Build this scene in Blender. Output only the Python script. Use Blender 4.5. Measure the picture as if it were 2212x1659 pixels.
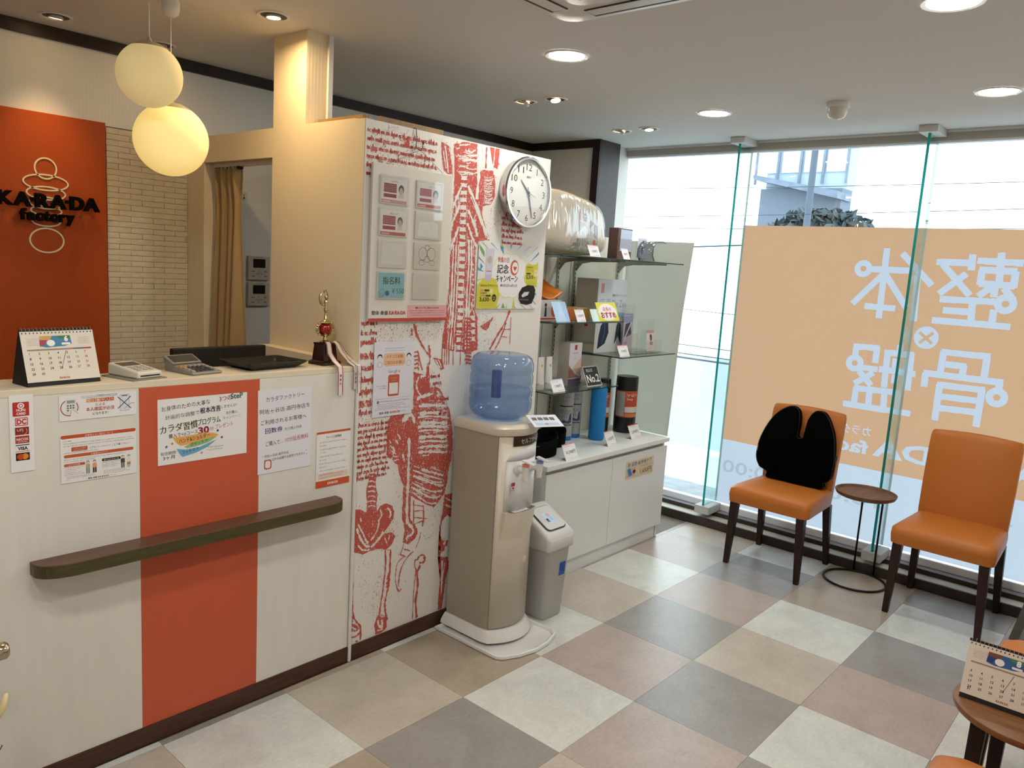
import bpy, bmesh, math, random
from mathutils import Vector, Matrix, noise
random.seed(7)
PI = math.pi
S = bpy.context.scene
COL = S.collection
for o in list(bpy.data.objects): bpy.data.objects.remove(o)

# ---------------------------------------------------------------- camera
cam = bpy.data.cameras.new('camera'); cam_o = bpy.data.objects.new('camera', cam); COL.objects.link(cam_o)
cam.sensor_fit = 'HORIZONTAL'; cam.sensor_width = 36.0; cam.lens = 1681.2 / 2212 * 36.0
cam.clip_start = 0.02; cam.clip_end = 300
_right = Vector((0.66181449, -0.7471328, 0.06159666)); _down = Vector((-0.07367237, -0.1465864, -0.98645061)); _fwd = Vector((0.74603884, 0.64830934, -0.15205605))
_m = Matrix.Identity(4)
for i in range(3):
    _m[i][0] = _right[i]; _m[i][1] = -_down[i]; _m[i][2] = -_fwd[i]
_m.translation = (-1.027, -2.2668, 1.5783)
cam_o.matrix_world = _m
S.camera = cam_o

# ---------------------------------------------------------------- sky (overcast daylight)
SKY = 2.9
w = bpy.data.worlds.new('overcast_sky'); S.world = w; w.use_nodes = True
bg = w.node_tree.nodes['Background']; bg.inputs['Color'].default_value = (0.84, 0.93, 1.0, 1); bg.inputs['Strength'].default_value = SKY
LAMP_DOWN = 100.0      # radiance of the round ceiling lamps
LAMP_SPOT = 8.0       # watts of one adjustable spot
S.view_settings.view_transform = 'Standard'; S.view_settings.look = 'None'; S.view_settings.gamma = 1.0
S.view_settings.use_curve_mapping = False
S.view_settings.exposure = 0.62
cy = S.cycles; cy.use_light_tree = False
cy.max_bounces = 6; cy.diffuse_bounces = 3; cy.glossy_bounces = 2; cy.transmission_bounces = 3; cy.transparent_max_bounces = 14
cy.caustics_reflective = False; cy.caustics_refractive = False; cy.use_adaptive_sampling = True; cy.adaptive_threshold = .05; cy.adaptive_min_samples = 12

# ---------------------------------------------------------------- helpers
def lin(h, k=1.0):
    h = h.lstrip('#'); c = [int(h[i:i+2], 16) / 255 for i in (0, 2, 4)]
    return tuple((x / 12.92 if x <= .04045 else ((x + .055) / 1.055) ** 2.4) * k for x in c) + (1,)

MATS = {}
def M(name, col='#cccccc', rough=.5, metal=0.0, spec=.5, bump=None, var=None, emit=None, trans=0.0, ior=1.45, alpha=1.0, coat=0.0, sheen=0.0):
    """One procedural principled material. bump=(scale, strength, stretch) noise relief; var=(scale, amount, stretch) colour mottling."""
    if name in MATS: return MATS[name]
    m = bpy.data.materials.new(name); m.use_nodes = True; MATS[name] = m
    nt = m.node_tree; b = nt.nodes['Principled BSDF']
    c = lin(col) if isinstance(col, str) else tuple(col) + (1,)
    b.inputs['Base Color'].default_value = c
    b.inputs['Roughness'].default_value = rough; b.inputs['Metallic'].default_value = metal
    b.inputs['Specular IOR Level'].default_value = spec; b.inputs['IOR'].default_value = ior
    b.inputs['Transmission Weight'].default_value = trans; b.inputs['Alpha'].default_value = alpha
    b.inputs['Coat Weight'].default_value = coat; b.inputs['Sheen Weight'].default_value = sheen
    if emit:
        b.inputs['Emission Color'].default_value = lin(emit[0]) if isinstance(emit[0], str) else tuple(emit[0]) + (1,)
        b.inputs['Emission Strength'].default_value = emit[1]
    if var or bump: g = nt.nodes.new('ShaderNodeNewGeometry')
    def tex(scale, stretch, detail=1):
        mp = nt.nodes.new('ShaderNodeMapping'); mp.inputs['Scale'].default_value = stretch or (1, 1, 1)
        nt.links.new(g.outputs['Position'], mp.inputs['Vector'])
        t = nt.nodes.new('ShaderNodeTexNoise'); t.inputs['Scale'].default_value = scale; t.inputs['Detail'].default_value = detail
        nt.links.new(mp.outputs['Vector'], t.inputs['Vector']); return t
    if var:
        t = tex(var[0], var[2] if len(var) > 2 else None, 2)
        r = nt.nodes.new('ShaderNodeMapRange'); r.inputs['From Min'].default_value = .3; r.inputs['From Max'].default_value = .7
        r.inputs['To Min'].default_value = 1 - var[1]; r.inputs['To Max'].default_value = 1 + var[1]
        nt.links.new(t.outputs['Fac'], r.inputs['Value'])
        v = nt.nodes.new('ShaderNodeVectorMath'); v.operation = 'SCALE'; v.inputs[0].default_value = c[:3]
        nt.links.new(r.outputs['Result'], v.inputs['Scale']); nt.links.new(v.outputs['Vector'], b.inputs['Base Color'])
    if bump:
        t = tex(bump[0], bump[2] if len(bump) > 2 else None)
        bp_ = nt.nodes.new('ShaderNodeBump'); bp_.inputs['Strength'].default_value = bump[1]; bp_.inputs['Distance'].default_value = .002
        nt.links.new(t.outputs['Fac'], bp_.inputs['Height']); nt.links.new(bp_.outputs['Normal'], b.inputs['Normal'])
    return m

def ink(h):
    """matte print of one flat colour"""
    return M('print_' + h.lstrip('#'), h, .6, spec=.3)

def schlick(nt, f0):
    """reflectance of a thin sheet, the same from both sides"""
    g = nt.nodes.new('ShaderNodeNewGeometry'); d = nt.nodes.new('ShaderNodeVectorMath'); d.operation = 'DOT_PRODUCT'
    nt.links.new(g.outputs['Incoming'], d.inputs[0]); nt.links.new(g.outputs['Normal'], d.inputs[1])
    def mth(op, a, b=None):
        n = nt.nodes.new('ShaderNodeMath'); n.operation = op
        for i, q in enumerate((a, b)):
            if q is None: continue
            if isinstance(q, (int, float)): n.inputs[i].default_value = q
            else: nt.links.new(q, n.inputs[i])
        return n.outputs[0]
    c = mth('ABSOLUTE', d.outputs['Value']); p5 = mth('POWER', mth('SUBTRACT', 1.0, c), 5.0)
    return mth('ADD', mth('MULTIPLY', p5, 1 - f0), f0)
def thin_glass(name, tint, refl=.06, rough=.0):
    """window glass as a thin sheet: clear transmission with a Fresnel reflection"""
    m = bpy.data.materials.new(name); m.use_nodes = True; MATS[name] = m
    nt = m.node_tree; nt.nodes.clear()
    out = nt.nodes.new('ShaderNodeOutputMaterial'); mix = nt.nodes.new('ShaderNodeMixShader')
    tr = nt.nodes.new('ShaderNodeBsdfTransparent'); tr.inputs['Color'].default_value = tuple(tint) + (1,)
    gl = nt.nodes.new('ShaderNodeBsdfGlossy'); gl.inputs['Roughness'].default_value = rough
    nt.links.new(schlick(nt, refl), mix.inputs['Fac'])
    nt.links.new(tr.outputs['BSDF'], mix.inputs[1]); nt.links.new(gl.outputs['BSDF'], mix.inputs[2])
    nt.links.new(mix.outputs['Shader'], out.inputs['Surface'])
    return m

def film_mat(name, h, k=1.0):
    """printed translucent window film, lit from behind by the daylight"""
    m = bpy.data.materials.new(name); m.use_nodes = True; MATS[name] = m
    nt = m.node_tree; nt.nodes.clear()
    out = nt.nodes.new('ShaderNodeOutputMaterial'); mix = nt.nodes.new('ShaderNodeMixShader'); mix.inputs['Fac'].default_value = .22
    t = nt.nodes.new('ShaderNodeBsdfTranslucent'); t.inputs['Color'].default_value = lin(h, k)
    d = nt.nodes.new('ShaderNodeBsdfDiffuse'); d.inputs['Color'].default_value = lin(h, k)
    nt.links.new(t.outputs['BSDF'], mix.inputs[1]); nt.links.new(d.outputs['BSDF'], mix.inputs[2])
    nt.links.new(mix.outputs['Shader'], out.inputs['Surface'])
    return m

def striped(name, h, scale=260.0, strength=.25, rough=.7, axis='X', var=.03):
    """wallpaper with fine vertical embossed ribs"""
    m = M(name, h, rough, spec=.25)
    nt = m.node_tree; b = nt.nodes['Principled BSDF']
    g = nt.nodes.new('ShaderNodeNewGeometry'); sx = nt.nodes.new('ShaderNodeSeparateXYZ'); nt.links.new(g.outputs['Position'], sx.inputs[0])
    ad = nt.nodes.new('ShaderNodeMath'); ad.operation = 'ADD'; nt.links.new(sx.outputs['X'], ad.inputs[0]); nt.links.new(sx.outputs['Y'], ad.inputs[1])
    mu = nt.nodes.new('ShaderNodeMath'); mu.operation = 'MULTIPLY'; mu.inputs[1].default_value = scale; nt.links.new(ad.outputs[0], mu.inputs[0])
    si = nt.nodes.new('ShaderNodeMath'); si.operation = 'SINE'; nt.links.new(mu.outputs[0], si.inputs[0])
    bp_ = nt.nodes.new('ShaderNodeBump'); bp_.inputs['Strength'].default_value = strength; bp_.inputs['Distance'].default_value = .001
    nt.links.new(si.outputs[0], bp_.inputs['Height']); nt.links.new(bp_.outputs['Normal'], b.inputs['Normal'])
    c = lin(h)
    r = nt.nodes.new('ShaderNodeMapRange'); r.inputs['From Min'].default_value = -1; r.inputs['From Max'].default_value = 1
    r.inputs['To Min'].default_value = 1 - var; r.inputs['To Max'].default_value = 1 + var; nt.links.new(si.outputs[0], r.inputs['Value'])
    v = nt.nodes.new('ShaderNodeVectorMath'); v.operation = 'SCALE'; v.inputs[0].default_value = c[:3]
    nt.links.new(r.outputs['Result'], v.inputs['Scale']); nt.links.new(v.outputs['Vector'], b.inputs['Base Color'])
    return m

class MB:
    """collects shapes; build() links them as ONE mesh object"""
    def __init__(s): s.v = []; s.f = []; s.m = []
    def add(s, v, f, m=0):
        n = len(s.v); s.v += [tuple(p) for p in v]; s.f += [tuple(n + i for i in q) for q in f]; s.m += [m] * len(f); return s
    def box(s, x0, y0, z0, x1, y1, z1, m=0):
        x0, x1 = sorted((x0, x1)); y0, y1 = sorted((y0, y1)); z0, z1 = sorted((z0, z1))
        return s.add([(x0,y0,z0),(x1,y0,z0),(x1,y1,z0),(x0,y1,z0),(x0,y0,z1),(x1,y0,z1),(x1,y1,z1),(x0,y1,z1)],
                     [(3,2,1,0),(4,5,6,7),(0,1,5,4),(1,2,6,5),(2,3,7,6),(3,0,4,7)], m)
    def hexa(s, bot, top, m=0):
        return s.add(list(bot) + list(top), [(3,2,1,0),(4,5,6,7),(0,1,5,4),(1,2,6,5),(2,3,7,6),(3,0,4,7)], m)
    def lathe(s, prof, n=32, c=(0,0,0), m=0, axis='Z', cap=True):
        v = []; f = []
        for r, z in prof:
            for k in range(n):
                a = 2 * PI * k / n; p = (r * math.cos(a), r * math.sin(a), z)
                if axis == 'Y': p = (p[0], -p[2], p[1])
                if axis == 'X': p = (p[2], p[0], p[1])
                v.append((p[0] + c[0], p[1] + c[1], p[2] + c[2]))
        L = len(prof)
        for i in range(L - 1):
            for k in range(n):
                f.append((i*n + k, i*n + (k+1) % n, (i+1)*n + (k+1) % n, (i+1)*n + k))
        if cap:
            if prof[0][0] > 1e-5: f.append(tuple(range(n - 1, -1, -1)))
            if prof[-1][0] > 1e-5: f.append(tuple((L-1)*n + k for k in range(n)))
        return s.add(v, f, m)
    def cyl(s, c, r, h, n=24, axis='Z', r2=None, m=0): return s.lathe([(r, 0), (r if r2 is None else r2, h)], n, c, m, axis)
    def ball(s, c, r, n=24, k=14, sz=1.0, m=0):
        return s.lathe([(max(1e-6, r * math.sin(PI*i/k)), -r * sz * math.cos(PI*i/k)) for i in range(k+1)], n, c, m, cap=False)
    def tube(s, pts, r, n=8, m=0, closed=False):
        pts = [Vector(p) for p in pts]; v = []; f = []; L = len(pts); up = None
        for i, p in enumerate(pts):
            if closed: d = pts[(i+1) % L] - pts[i-1]
            else: d = pts[min(i+1, L-1)] - pts[max(i-1, 0)]
            d.normalize()
            if up is None:
                up = Vector((0,0,1)) if abs(d.z) < .9 else Vector((1,0,0))
            x = d.cross(up); x.normalize(); y = x.cross(d); y.normalize(); up = y
            rr = r[i] if isinstance(r, (list, tuple)) else r
            for k in range(n):
                a = 2*PI*k/n; v.append(p + x * math.cos(a) * rr + y * math.sin(a) * rr)
        for i in range(L if closed else L - 1):
            for k in range(n): f.append((i*n+k, i*n+(k+1) % n, ((i+1) % L)*n+(k+1) % n, ((i+1) % L)*n+k))
        if not closed: f.append(tuple(range(n-1, -1, -1))); f.append(tuple((L-1)*n+k for k in range(n)))
        return s.add(v, f, m)
    def prism(s, poly, a, b, axis='Z', m=0):
        """extrude a 2-D outline from a to b along an axis (X: (y,z) outline, Y: (x,z), Z: (x,y))"""
        def p3(p, t): return (t, p[0], p[1]) if axis == 'X' else ((p[0], t, p[1]) if axis == 'Y' else (p[0], p[1], t))
        n = len(poly); v = [p3(p, a) for p in poly] + [p3(p, b) for p in poly]
        f = [tuple(range(n-1, -1, -1)), tuple(range(n, 2*n))] + [(i, (i+1) % n, n+(i+1) % n, n+i) for i in range(n)]
        return s.add(v, f, m)
    def grid(s, fn, nu, nv, m=0, thick=None):
        v = [fn(i/(nu-1), j/(nv-1)) for j in range(nv) for i in range(nu)]
        f = [(j*nu+i, j*nu+i+1, (j+1)*nu+i+1, (j+1)*nu+i) for j in range(nv-1) for i in range(nu-1)]
        return s.add(v, f, m)
    def xf(s, mat):
        s.v = [tuple(mat @ Vector(p)) for p in s.v]; return s
    def build(s, name, mats, parent=None, smooth=None, bevel=None, seg=2, sub=0, solid=None, recalc=True):
        me = bpy.data.meshes.new(name); me.from_pydata(s.v, [], s.f)
        if not isinstance(mats, (list, tuple)): mats = [mats]
        for mt in mats: me.materials.append(mt)
        if len(mats) > 1: me.polygons.foreach_set('material_index', s.m)
        if recalc:
            bm = bmesh.new(); bm.from_mesh(me); bmesh.ops.recalc_face_normals(bm, faces=bm.faces); bm.to_mesh(me); bm.free()
        if smooth:
            me.polygons.foreach_set('use_smooth', [True] * len(me.polygons))
            if smooth is not True and not sub: me.set_sharp_from_angle(angle=math.radians(smooth))
        me.update()
        o = bpy.data.objects.new(name, me); COL.objects.link(o)
        if parent: o.parent = parent
        if solid: md = o.modifiers.new('solid', 'SOLIDIFY'); md.thickness = solid; md.offset = 0
        if bevel:
            md = o.modifiers.new('bevel', 'BEVEL'); md.width = bevel; md.segments = seg; md.limit_method = 'ANGLE'; md.angle_limit = math.radians(40)
            md.harden_normals = False
        if sub: md = o.modifiers.new('sub', 'SUBSURF'); md.levels = sub; md.render_levels = sub
        return o

def tag(o, label=None, cat=None, group=None, kind=None):
    if label: o['label'] = label
    if cat: o['category'] = cat
    if group: o['group'] = group
    if kind: o['kind'] = kind
    return o
def thing(name, label, cat, loc=(0,0,0), rz=0.0, group=None):
    o = bpy.data.objects.new(name, None); COL.objects.link(o); o.empty_display_size = .05
    o.location = loc; o.rotation_euler = (0, 0, rz); return tag(o, label, cat, group)
def struct(o, label=None, cat=None): return tag(o, label, cat, kind='structure')
def boxo(name, b, mat, parent=None, bevel=None, **k): return MB().box(*b).build(name, mat, parent, bevel=bevel, **k)
def dup(root, loc=None, rz=None):
    r = root.copy(); COL.objects.link(r)
    if loc is not None: r.location = loc
    if rz is not None: r.rotation_euler = (0, 0, rz)
    for ch in list(root.children):
        c = ch.copy(); COL.objects.link(c); c.parent = r
        for g in ch.children:
            d = g.copy(); COL.objects.link(d); d.parent = c
    return r

# ---- flat print: shapes and lettering laid on a sheet (u to the right, v up, millimetres)
_TX = {}
def glyphs(s, bold=0.0, res=2):
    k = (s, bold, res)
    if k not in _TX:
        c = bpy.data.curves.new('t', 'FONT'); c.body = s; c.resolution_u = res; c.offset = bold; c.size = 1.0
        o = bpy.data.objects.new('t', c); COL.objects.link(o)
        dg = bpy.context.evaluated_depsgraph_get(); me = o.evaluated_get(dg).to_mesh()
        v = [(p.co.x, p.co.y) for p in me.vertices]; f = [tuple(p.vertices) for p in me.polygons]
        o.evaluated_get(dg).to_mesh_clear(); bpy.data.objects.remove(o); bpy.data.curves.remove(c)
        if not v: v = [(0, 0)]; f = []
        xs = [p[0] for p in v]; ys = [p[1] for p in v]
        _TX[k] = (v, f, min(xs), max(xs), min(ys), max(ys))
    return _TX[k]

class Pr:
    def __init__(s, lay=.00012): s.v = []; s.f = []; s.m = []; s.cols = []; s.lay = lay
    def ci(s, c):
        if c not in s.cols: s.cols.append(c)
        return s.cols.index(c)
    def poly(s, pts, c, L=1):
        n = len(s.v); s.v += [(p[0]*.001, p[1]*.001, L*s.lay) for p in pts]; s.f.append(tuple(range(n, n+len(pts)))); s.m.append(s.ci(c)); return s
    def rect(s, u0, v0, u1, v1, c, L=1): return s.poly([(u0,v0),(u1,v0),(u1,v1),(u0,v1)], c, L)
    def band(s, u0, v0, u1, v1, c, L=1, n=16):
        for i in range(n): s.rect(u0 + (u1-u0)*i/n, v0, u0 + (u1-u0)*(i+1)/n, v1, c, L)
        return s
    def rrect(s, u0, v0, u1, v1, r, c, L=1, n=5):
        p = []
        for cx, cy, a0 in ((u1-r,v1-r,0),(u0+r,v1-r,90),(u0+r,v0+r,180),(u1-r,v0+r,270)):
            for i in range(n+1):
                a = math.radians(a0 + 90*i/n); p.append((cx + r*math.cos(a), cy + r*math.sin(a)))
        return s.poly(p, c, L)
    def disc(s, u, v, r, c, L=1, n=28, ry=None):
        return s.poly([(u + r*math.cos(2*PI*i/n), v + (ry or r)*math.sin(2*PI*i/n)) for i in range(n)], c, L)
    def ring(s, u, v, r, w, c, L=1, n=40, ry=None, a0=0, a1=360):
        ry = ry or r; pts = [(u + r*math.cos(math.radians(a0+(a1-a0)*i/n)), v + ry*math.sin(math.radians(a0+(a1-a0)*i/n))) for i in range(n+1)]
        return s.line(pts, w, c, L)
    def line(s, pts, w, c, L=1):
        q = []
        for i, p in enumerate(pts):
            a = pts[max(i-1, 0)]; b = pts[min(i+1, len(pts)-1)]
            if i == 0 and len(pts) > 2 and abs(pts[0][0]-pts[-1][0]) < 1e-6 and abs(pts[0][1]-pts[-1][1]) < 1e-6: a = pts[-2]
            if i == len(pts)-1 and len(pts) > 2 and abs(pts[0][0]-pts[-1][0]) < 1e-6 and abs(pts[0][1]-pts[-1][1]) < 1e-6: b = pts[1]
            dx, dy = b[0]-a[0], b[1]-a[1]; l = math.hypot(dx, dy) or 1
            ww = w[i] if isinstance(w, (list, tuple)) else w
            q.append((p[0]-dy/l*ww/2, p[1]+dx/l*ww/2, p[0]+dy/l*ww/2, p[1]-dx/l*ww/2))
        for i in range(len(q)-1):
            a, b = q[i], q[i+1]; s.poly([(a[0],a[1]),(a[2],a[3]),(b[2],b[3]),(b[0],b[1])], c, L)
        return s
    def text(s, t, u, v, h, c='#222222', al='l', bold=0.0, w=None, rot=0.0, L=2, wob=0.0, res=2):
        """h: height of the full-width body in mm; w: fit to this width; u,v: baseline anchor"""
        if bold > .004 and any(ord(q) > 0x2e80 for q in t):      # thicken dense characters by overprinting, not by swelling outlines
            for i, (dx, dy) in enumerate(((-1, -.4), (1, .4), (0, 0))): s.text(t, u + dx*bold*h*.8, v + dy*bold*h*.8, h, c, al, 0.0, w, rot, L + i*.3, wob, res)
            return s
        vv, ff, x0, x1, y0, y1 = glyphs(t, bold, res)
        sy = h; sx = h if w is None else w / max(1e-6, x1 - x0)
        off = {'l': -x0, 'c': -(x0+x1)/2, 'r': -x1}[al]; ca, sa = math.cos(rot), math.sin(rot); n = len(s.v)
        for x, y in vv:
            a = (x + off) * sx; b = y * sy
            if wob: b += wob * h * math.sin(a / h * 1.9 + len(t))
            s.v.append(((u + a*ca - b*sa)*.001, (v + a*sa + b*ca)*.001, L*s.lay))
        k = s.ci(c); s.f += [tuple(n+i for i in f) for f in ff]; s.m += [k]*len(ff); return s
    def smudge(s, u, v, w, h, c='#444444', L=2, seed=0):
        """a line of print too small to read: short marks of uneven length"""
        r = random.Random(seed + int(u*7 + v*13)); x = u
        while x < u + w - h*.3:
            d = h * r.uniform(.55, .95); k = r.random()
            for _ in range(r.choice((2, 3, 3, 4))):
                if r.random() < .55: yy = v + h*r.uniform(0, .86); xa = x + d*r.uniform(0, .3); s.rect(xa, yy, min(x+d, xa + d*r.uniform(.4, 1)), yy + h*.14, c, L + _*.3)
                else: xx = x + d*r.uniform(0, .8); ya = v + h*r.uniform(0, .4); s.rect(xx, ya, xx + h*.13, min(v+h, ya + h*r.uniform(.35, .9)), c, L + _*.3)
            x += d + h*.18
        return s
    def build(s, name, parent=None, mats=None):
        me = bpy.data.meshes.new(name); me.from_pydata(s.v, [], s.f)
        for c in s.cols: me.materials.append((mats or {}).get(c) or ink(c))
        me.polygons.foreach_set('material_index', s.m); me.update()
        o = bpy.data.objects.new(name, me); COL.objects.link(o)
        if parent: o.parent = parent
        return o

def frame_mat(org, u, v):
    u = Vector(u).normalized(); v = Vector(v); n = u.cross(v).normalized(); v = n.cross(u)
    m = Matrix.Identity(4)
    for i in range(3): m[i][0] = u[i]; m[i][1] = v[i]; m[i][2] = n[i]
    m.translation = org; return m
def sheet(name, label, cat, org, u, v, W, H, col='#e9e7e2', t=.6, r=0, group=None, pr=None, mat=None, parent=None, pname='print'):
    """a sheet of W x H mm whose lower left corner is org; returns the sheet; pr is laid on its front"""
    b = MB()
    if r: 
        q = Pr(); q.rrect(0, 0, W, H, r, 'x'); b.prism([(p[0], p[1]) for p in q.v], 0, t*.001)
    else: b.box(0, 0, 0, W*.001, H*.001, t*.001)
    o = b.build(name, mat or M('paper_' + col.lstrip('#'), col, .55, spec=.3))
    o.matrix_world = frame_mat(org, u, v)
    if parent: o.parent = parent
    if label: tag(o, label, cat, group)
    if pr:
        p = pr.build(pname, o); p.location = (0, 0, t*.001)
    return o
UX, UZ, UY = (1,0,0), (0,0,1), (0,1,0)

# ================================================================ SETTING
ZC = 2.405; YB = 1.37; XE = .752; YF = .04; XW = 3.62
wallp = striped('wallpaper_ribbed', '#dcd8d0', 420, .10, var=.012)
wallp2 = striped('wallpaper_warm', '#e3d4b4', 420, .12, var=.014)
white_paint = M('white_paint', '#dedbd4', .6, spec=.3)
ceil_m = M('ceiling_paper', '#d6d4d0', .8, spec=.2)
dark_wood = M('dark_wood', '#2a1c17', .45, spec=.4, var=(14, .25, (1, 1, 9)))
base_wood = M('baseboard_wood', '#4a3023', .5, spec=.4, var=(10, .22, (1, 1, 14)))

# floor: slab and single tiles (450 mm)
fl = boxo('floor', (-2.0, -2.75, -.06, XW, YB, -.004), M('floor_joint', '#6d6458', .7)); struct(fl)
def tile_mat(name, h):
    m = M(name, h, .29, spec=.6)
    nt = m.node_tree; b = nt.nodes['Principled BSDF']; g = nt.nodes.new('ShaderNodeNewGeometry')
    def nz(scale, det, rough, st=(1,1,1)):
        mp = nt.nodes.new('ShaderNodeMapping'); mp.inputs['Scale'].default_value = st; nt.links.new(g.outputs['Position'], mp.inputs['Vector'])
        t = nt.nodes.new('ShaderNodeTexNoise'); t.inputs['Scale'].default_value = scale; t.inputs['Detail'].default_value = det; t.inputs['Roughness'].default_value = rough
        t.inputs['Distortion'].default_value = .8; nt.links.new(mp.outputs['Vector'], t.inputs['Vector']); return t
    a = nz(6, 3, .6); c2 = nz(42, 3, .75, (1, 2.2, 1)); ad = nt.nodes.new('ShaderNodeMath'); ad.operation = 'ADD'
    nt.links.new(a.outputs['Fac'], ad.inputs[0]); nt.links.new(c2.outputs['Fac'], ad.inputs[1])
    r = nt.nodes.new('ShaderNodeMapRange'); r.inputs['From Min'].default_value = .65; r.inputs['From Max'].default_value = 1.35; r.inputs['To Min'].default_value = .84; r.inputs['To Max'].default_value = 1.14
    nt.links.new(ad.outputs[0], r.inputs['Value'])
    v = nt.nodes.new('ShaderNodeVectorMath'); v.operation = 'SCALE'; v.inputs[0].default_value = lin(h)[:3]
    nt.links.new(r.outputs['Result'], v.inputs['Scale']); nt.links.new(v.outputs['Vector'], b.inputs['Base Color'])
    bp_ = nt.nodes.new('ShaderNodeBump'); bp_.inputs['Strength'].default_value = .4; bp_.inputs['Distance'].default_value = .002
    nt.links.new(c2.outputs['Fac'], bp_.inputs['Height']); nt.links.new(bp_.outputs['Normal'], b.inputs['Normal'])
    return m
TM = {'W': tile_mat('vinyl_pale', '#c9cac2'), 'B': tile_mat('vinyl_beige', '#b6ac9e'), 'T': tile_mat('vinyl_tan', '#a39683'),
      'P': tile_mat('vinyl_pinkish', '#ab9c92'), 'G': tile_mat('vinyl_grey', '#918d88')}
ROWS = {-1: 'GWGTWBWBTG', 0: 'TBWBTWBWPB', 1: 'GBTGWPGPGW', 2: 'WTWBPGBWTT', 3: 'BGTPGWPGWG', 4: 'PWGWTGWBPT', 5: 'TBWGPBWPTG'}
tile_me = {}
for j, row in ROWS.items():
    for k, ch in enumerate(row):
        i = k - 2
        if i > 7: continue
        x0 = i*.45; x1 = min(x0 + .45, 3.425); y1 = min(-j*.45, YF - .012); y0 = max(-(j+1)*.45, -2.75)
        key = (ch, round(x1-x0, 3), round(y1-y0, 3))
        if key not in tile_me:
            t = MB().box(.0005, .0005, -.004, x1-x0-.0005, y1-y0-.0005, 0).build('tile', TM[ch], fl); tile_me[key] = t.data
        else:
            t = bpy.data.objects.new('tile', tile_me[key]); COL.objects.link(t); t.parent = fl
        t.location = (x0, y0, 0)

struct(boxo('ceiling', (-2.0, -2.75, ZC, XW + .05, YB, ZC + .08), ceil_m))
wb = struct(boxo('wall_back', (-2.0, YB, 0, 3.3, YB + .1, ZC), wallp))
struct(boxo('wall_camera_side', (-2.1, -2.75, 0, -2.0, YB, ZC), wallp))
struct(boxo('wall_entrance', (-2.1, -2.85, 0, XW, -2.75, ZC), wallp))
struct(boxo('wall_far', (3.21, .83, 0, 3.31, YB, ZC), wallp))
struct(boxo('wall_return', (3.31, .835, 0, XW, .93, ZC), white_paint))
struct(boxo('trim_1', (-2.0, YB - .022, ZC - .048, 3.21, YB, ZC), dark_wood))
struct(boxo('trim_2', (3.188, .83, ZC - .048, 3.21, YB - .022, ZC), dark_wood))
struct(boxo('trim_3', (3.188, .775, 0, 3.21, .83, ZC), dark_wood))
struct(boxo('trim_4', (3.21, .775, 0, 3.42, .835, ZC), M('post_wood', '#3a302d', .5, var=(12, .2, (1, 1, 9)))))
# wall with the curtained doorway, and the post standing on it
m = MB()
m.box(XE, YF + .0605, 0, XE + .1, .64, 2.06); m.box(XE, 1.205, 0, XE + .1, YB, 2.06); m.box(XE, .64, 1.945, XE + .1, 1.205, 2.06)
struct(m.build('wall_reception', wallp2))
struct(boxo('wall_post', (XE, .41, 2.06, XE + .105, .637, ZC), wallp2))
struct(boxo('trim_5', (XE + .092, .398, 2.06, XE + .112, .41, ZC), M('metal_edge', '#d8d5cf', .4)))
struct(boxo('trim_6', (XE - .05, .225, 0, XE - .0005, .64, 1.185), wallp2))
# printed display wall and the shelf recess behind it
struct(boxo('wall_display', (XE, YF, 0, 1.80, YF + .06, 2.056), wallp))
struct(boxo('wall_display_end', (1.74, YF + .06, 0, 1.80, .41, 2.056), white_paint))
struct(boxo('wall_shelf', (1.80, .41, 0, 3.06, .45, 1.768), M('shelf_wall', '#d9d6cc', .5, var=(3, .03))))
struct(boxo('wall_shelf_return', (3.06, .41, 0, 3.09, .775, 1.768), white_paint)); struct(boxo('wall_light_block', (1.5, .11, 0, 1.56, YB, 2.04), white_paint))  # the inner cross partition is unseen, added to keep the doorway dark
for n_, x in enumerate((2.05, 2.27, 2.49)): struct(boxo('trim_groove', (x, .4085, .62, x + .004, .41, 1.768), M('groove_dark', '#8d8a82', .7)))
bw = boxo('baseboard_display', (XE + .012, YF - .008, 0, 1.80, YF - .0003, .062), base_wood, bevel=.002); struct(bw)
struct(boxo('trim_7', (.742, YF - .012, 0, .754, YF - .0004, 1.175), M('metal_edge'), bevel=.003))
struct(boxo('trim_9', (XE - .0012, YF + .001, 0, XE - .0002, YF + .0605, 2.056), wallp2))
struct(boxo('trim_8', (XE, YF - .003, 1.175, XE + .006, YF - .0002, 2.056), M('metal_edge')))
# brown boards lying on top of the display block
tag(boxo('wood_board', (.835, .062, 2.0565, 1.15, .078, 2.079), M('raw_board', '#8a6b44', .6, var=(8, .15, (9, 1, 1)))), 'thin brown board standing along the top of the printed display wall', 'board')
tag(boxo('wood_board', (.80, .12, 2.0605, .83, .40, 2.083), M('raw_board')), 'thin brown board on the reception wall top beside the ceiling post', 'board')

# cream board closing the shelf end toward the window
m = MB(); m.prism([(.012, .62), (.40, .62), (.40, 1.762), (-.045, 1.762), (-.012, 1.35)], 3.035, 3.039, 'X')
tag(m.build('end_board', film_mat('cream_board', '#dcdad0', .85)), 'cream painted board closing the window end of the glass shelves', 'board')

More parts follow.
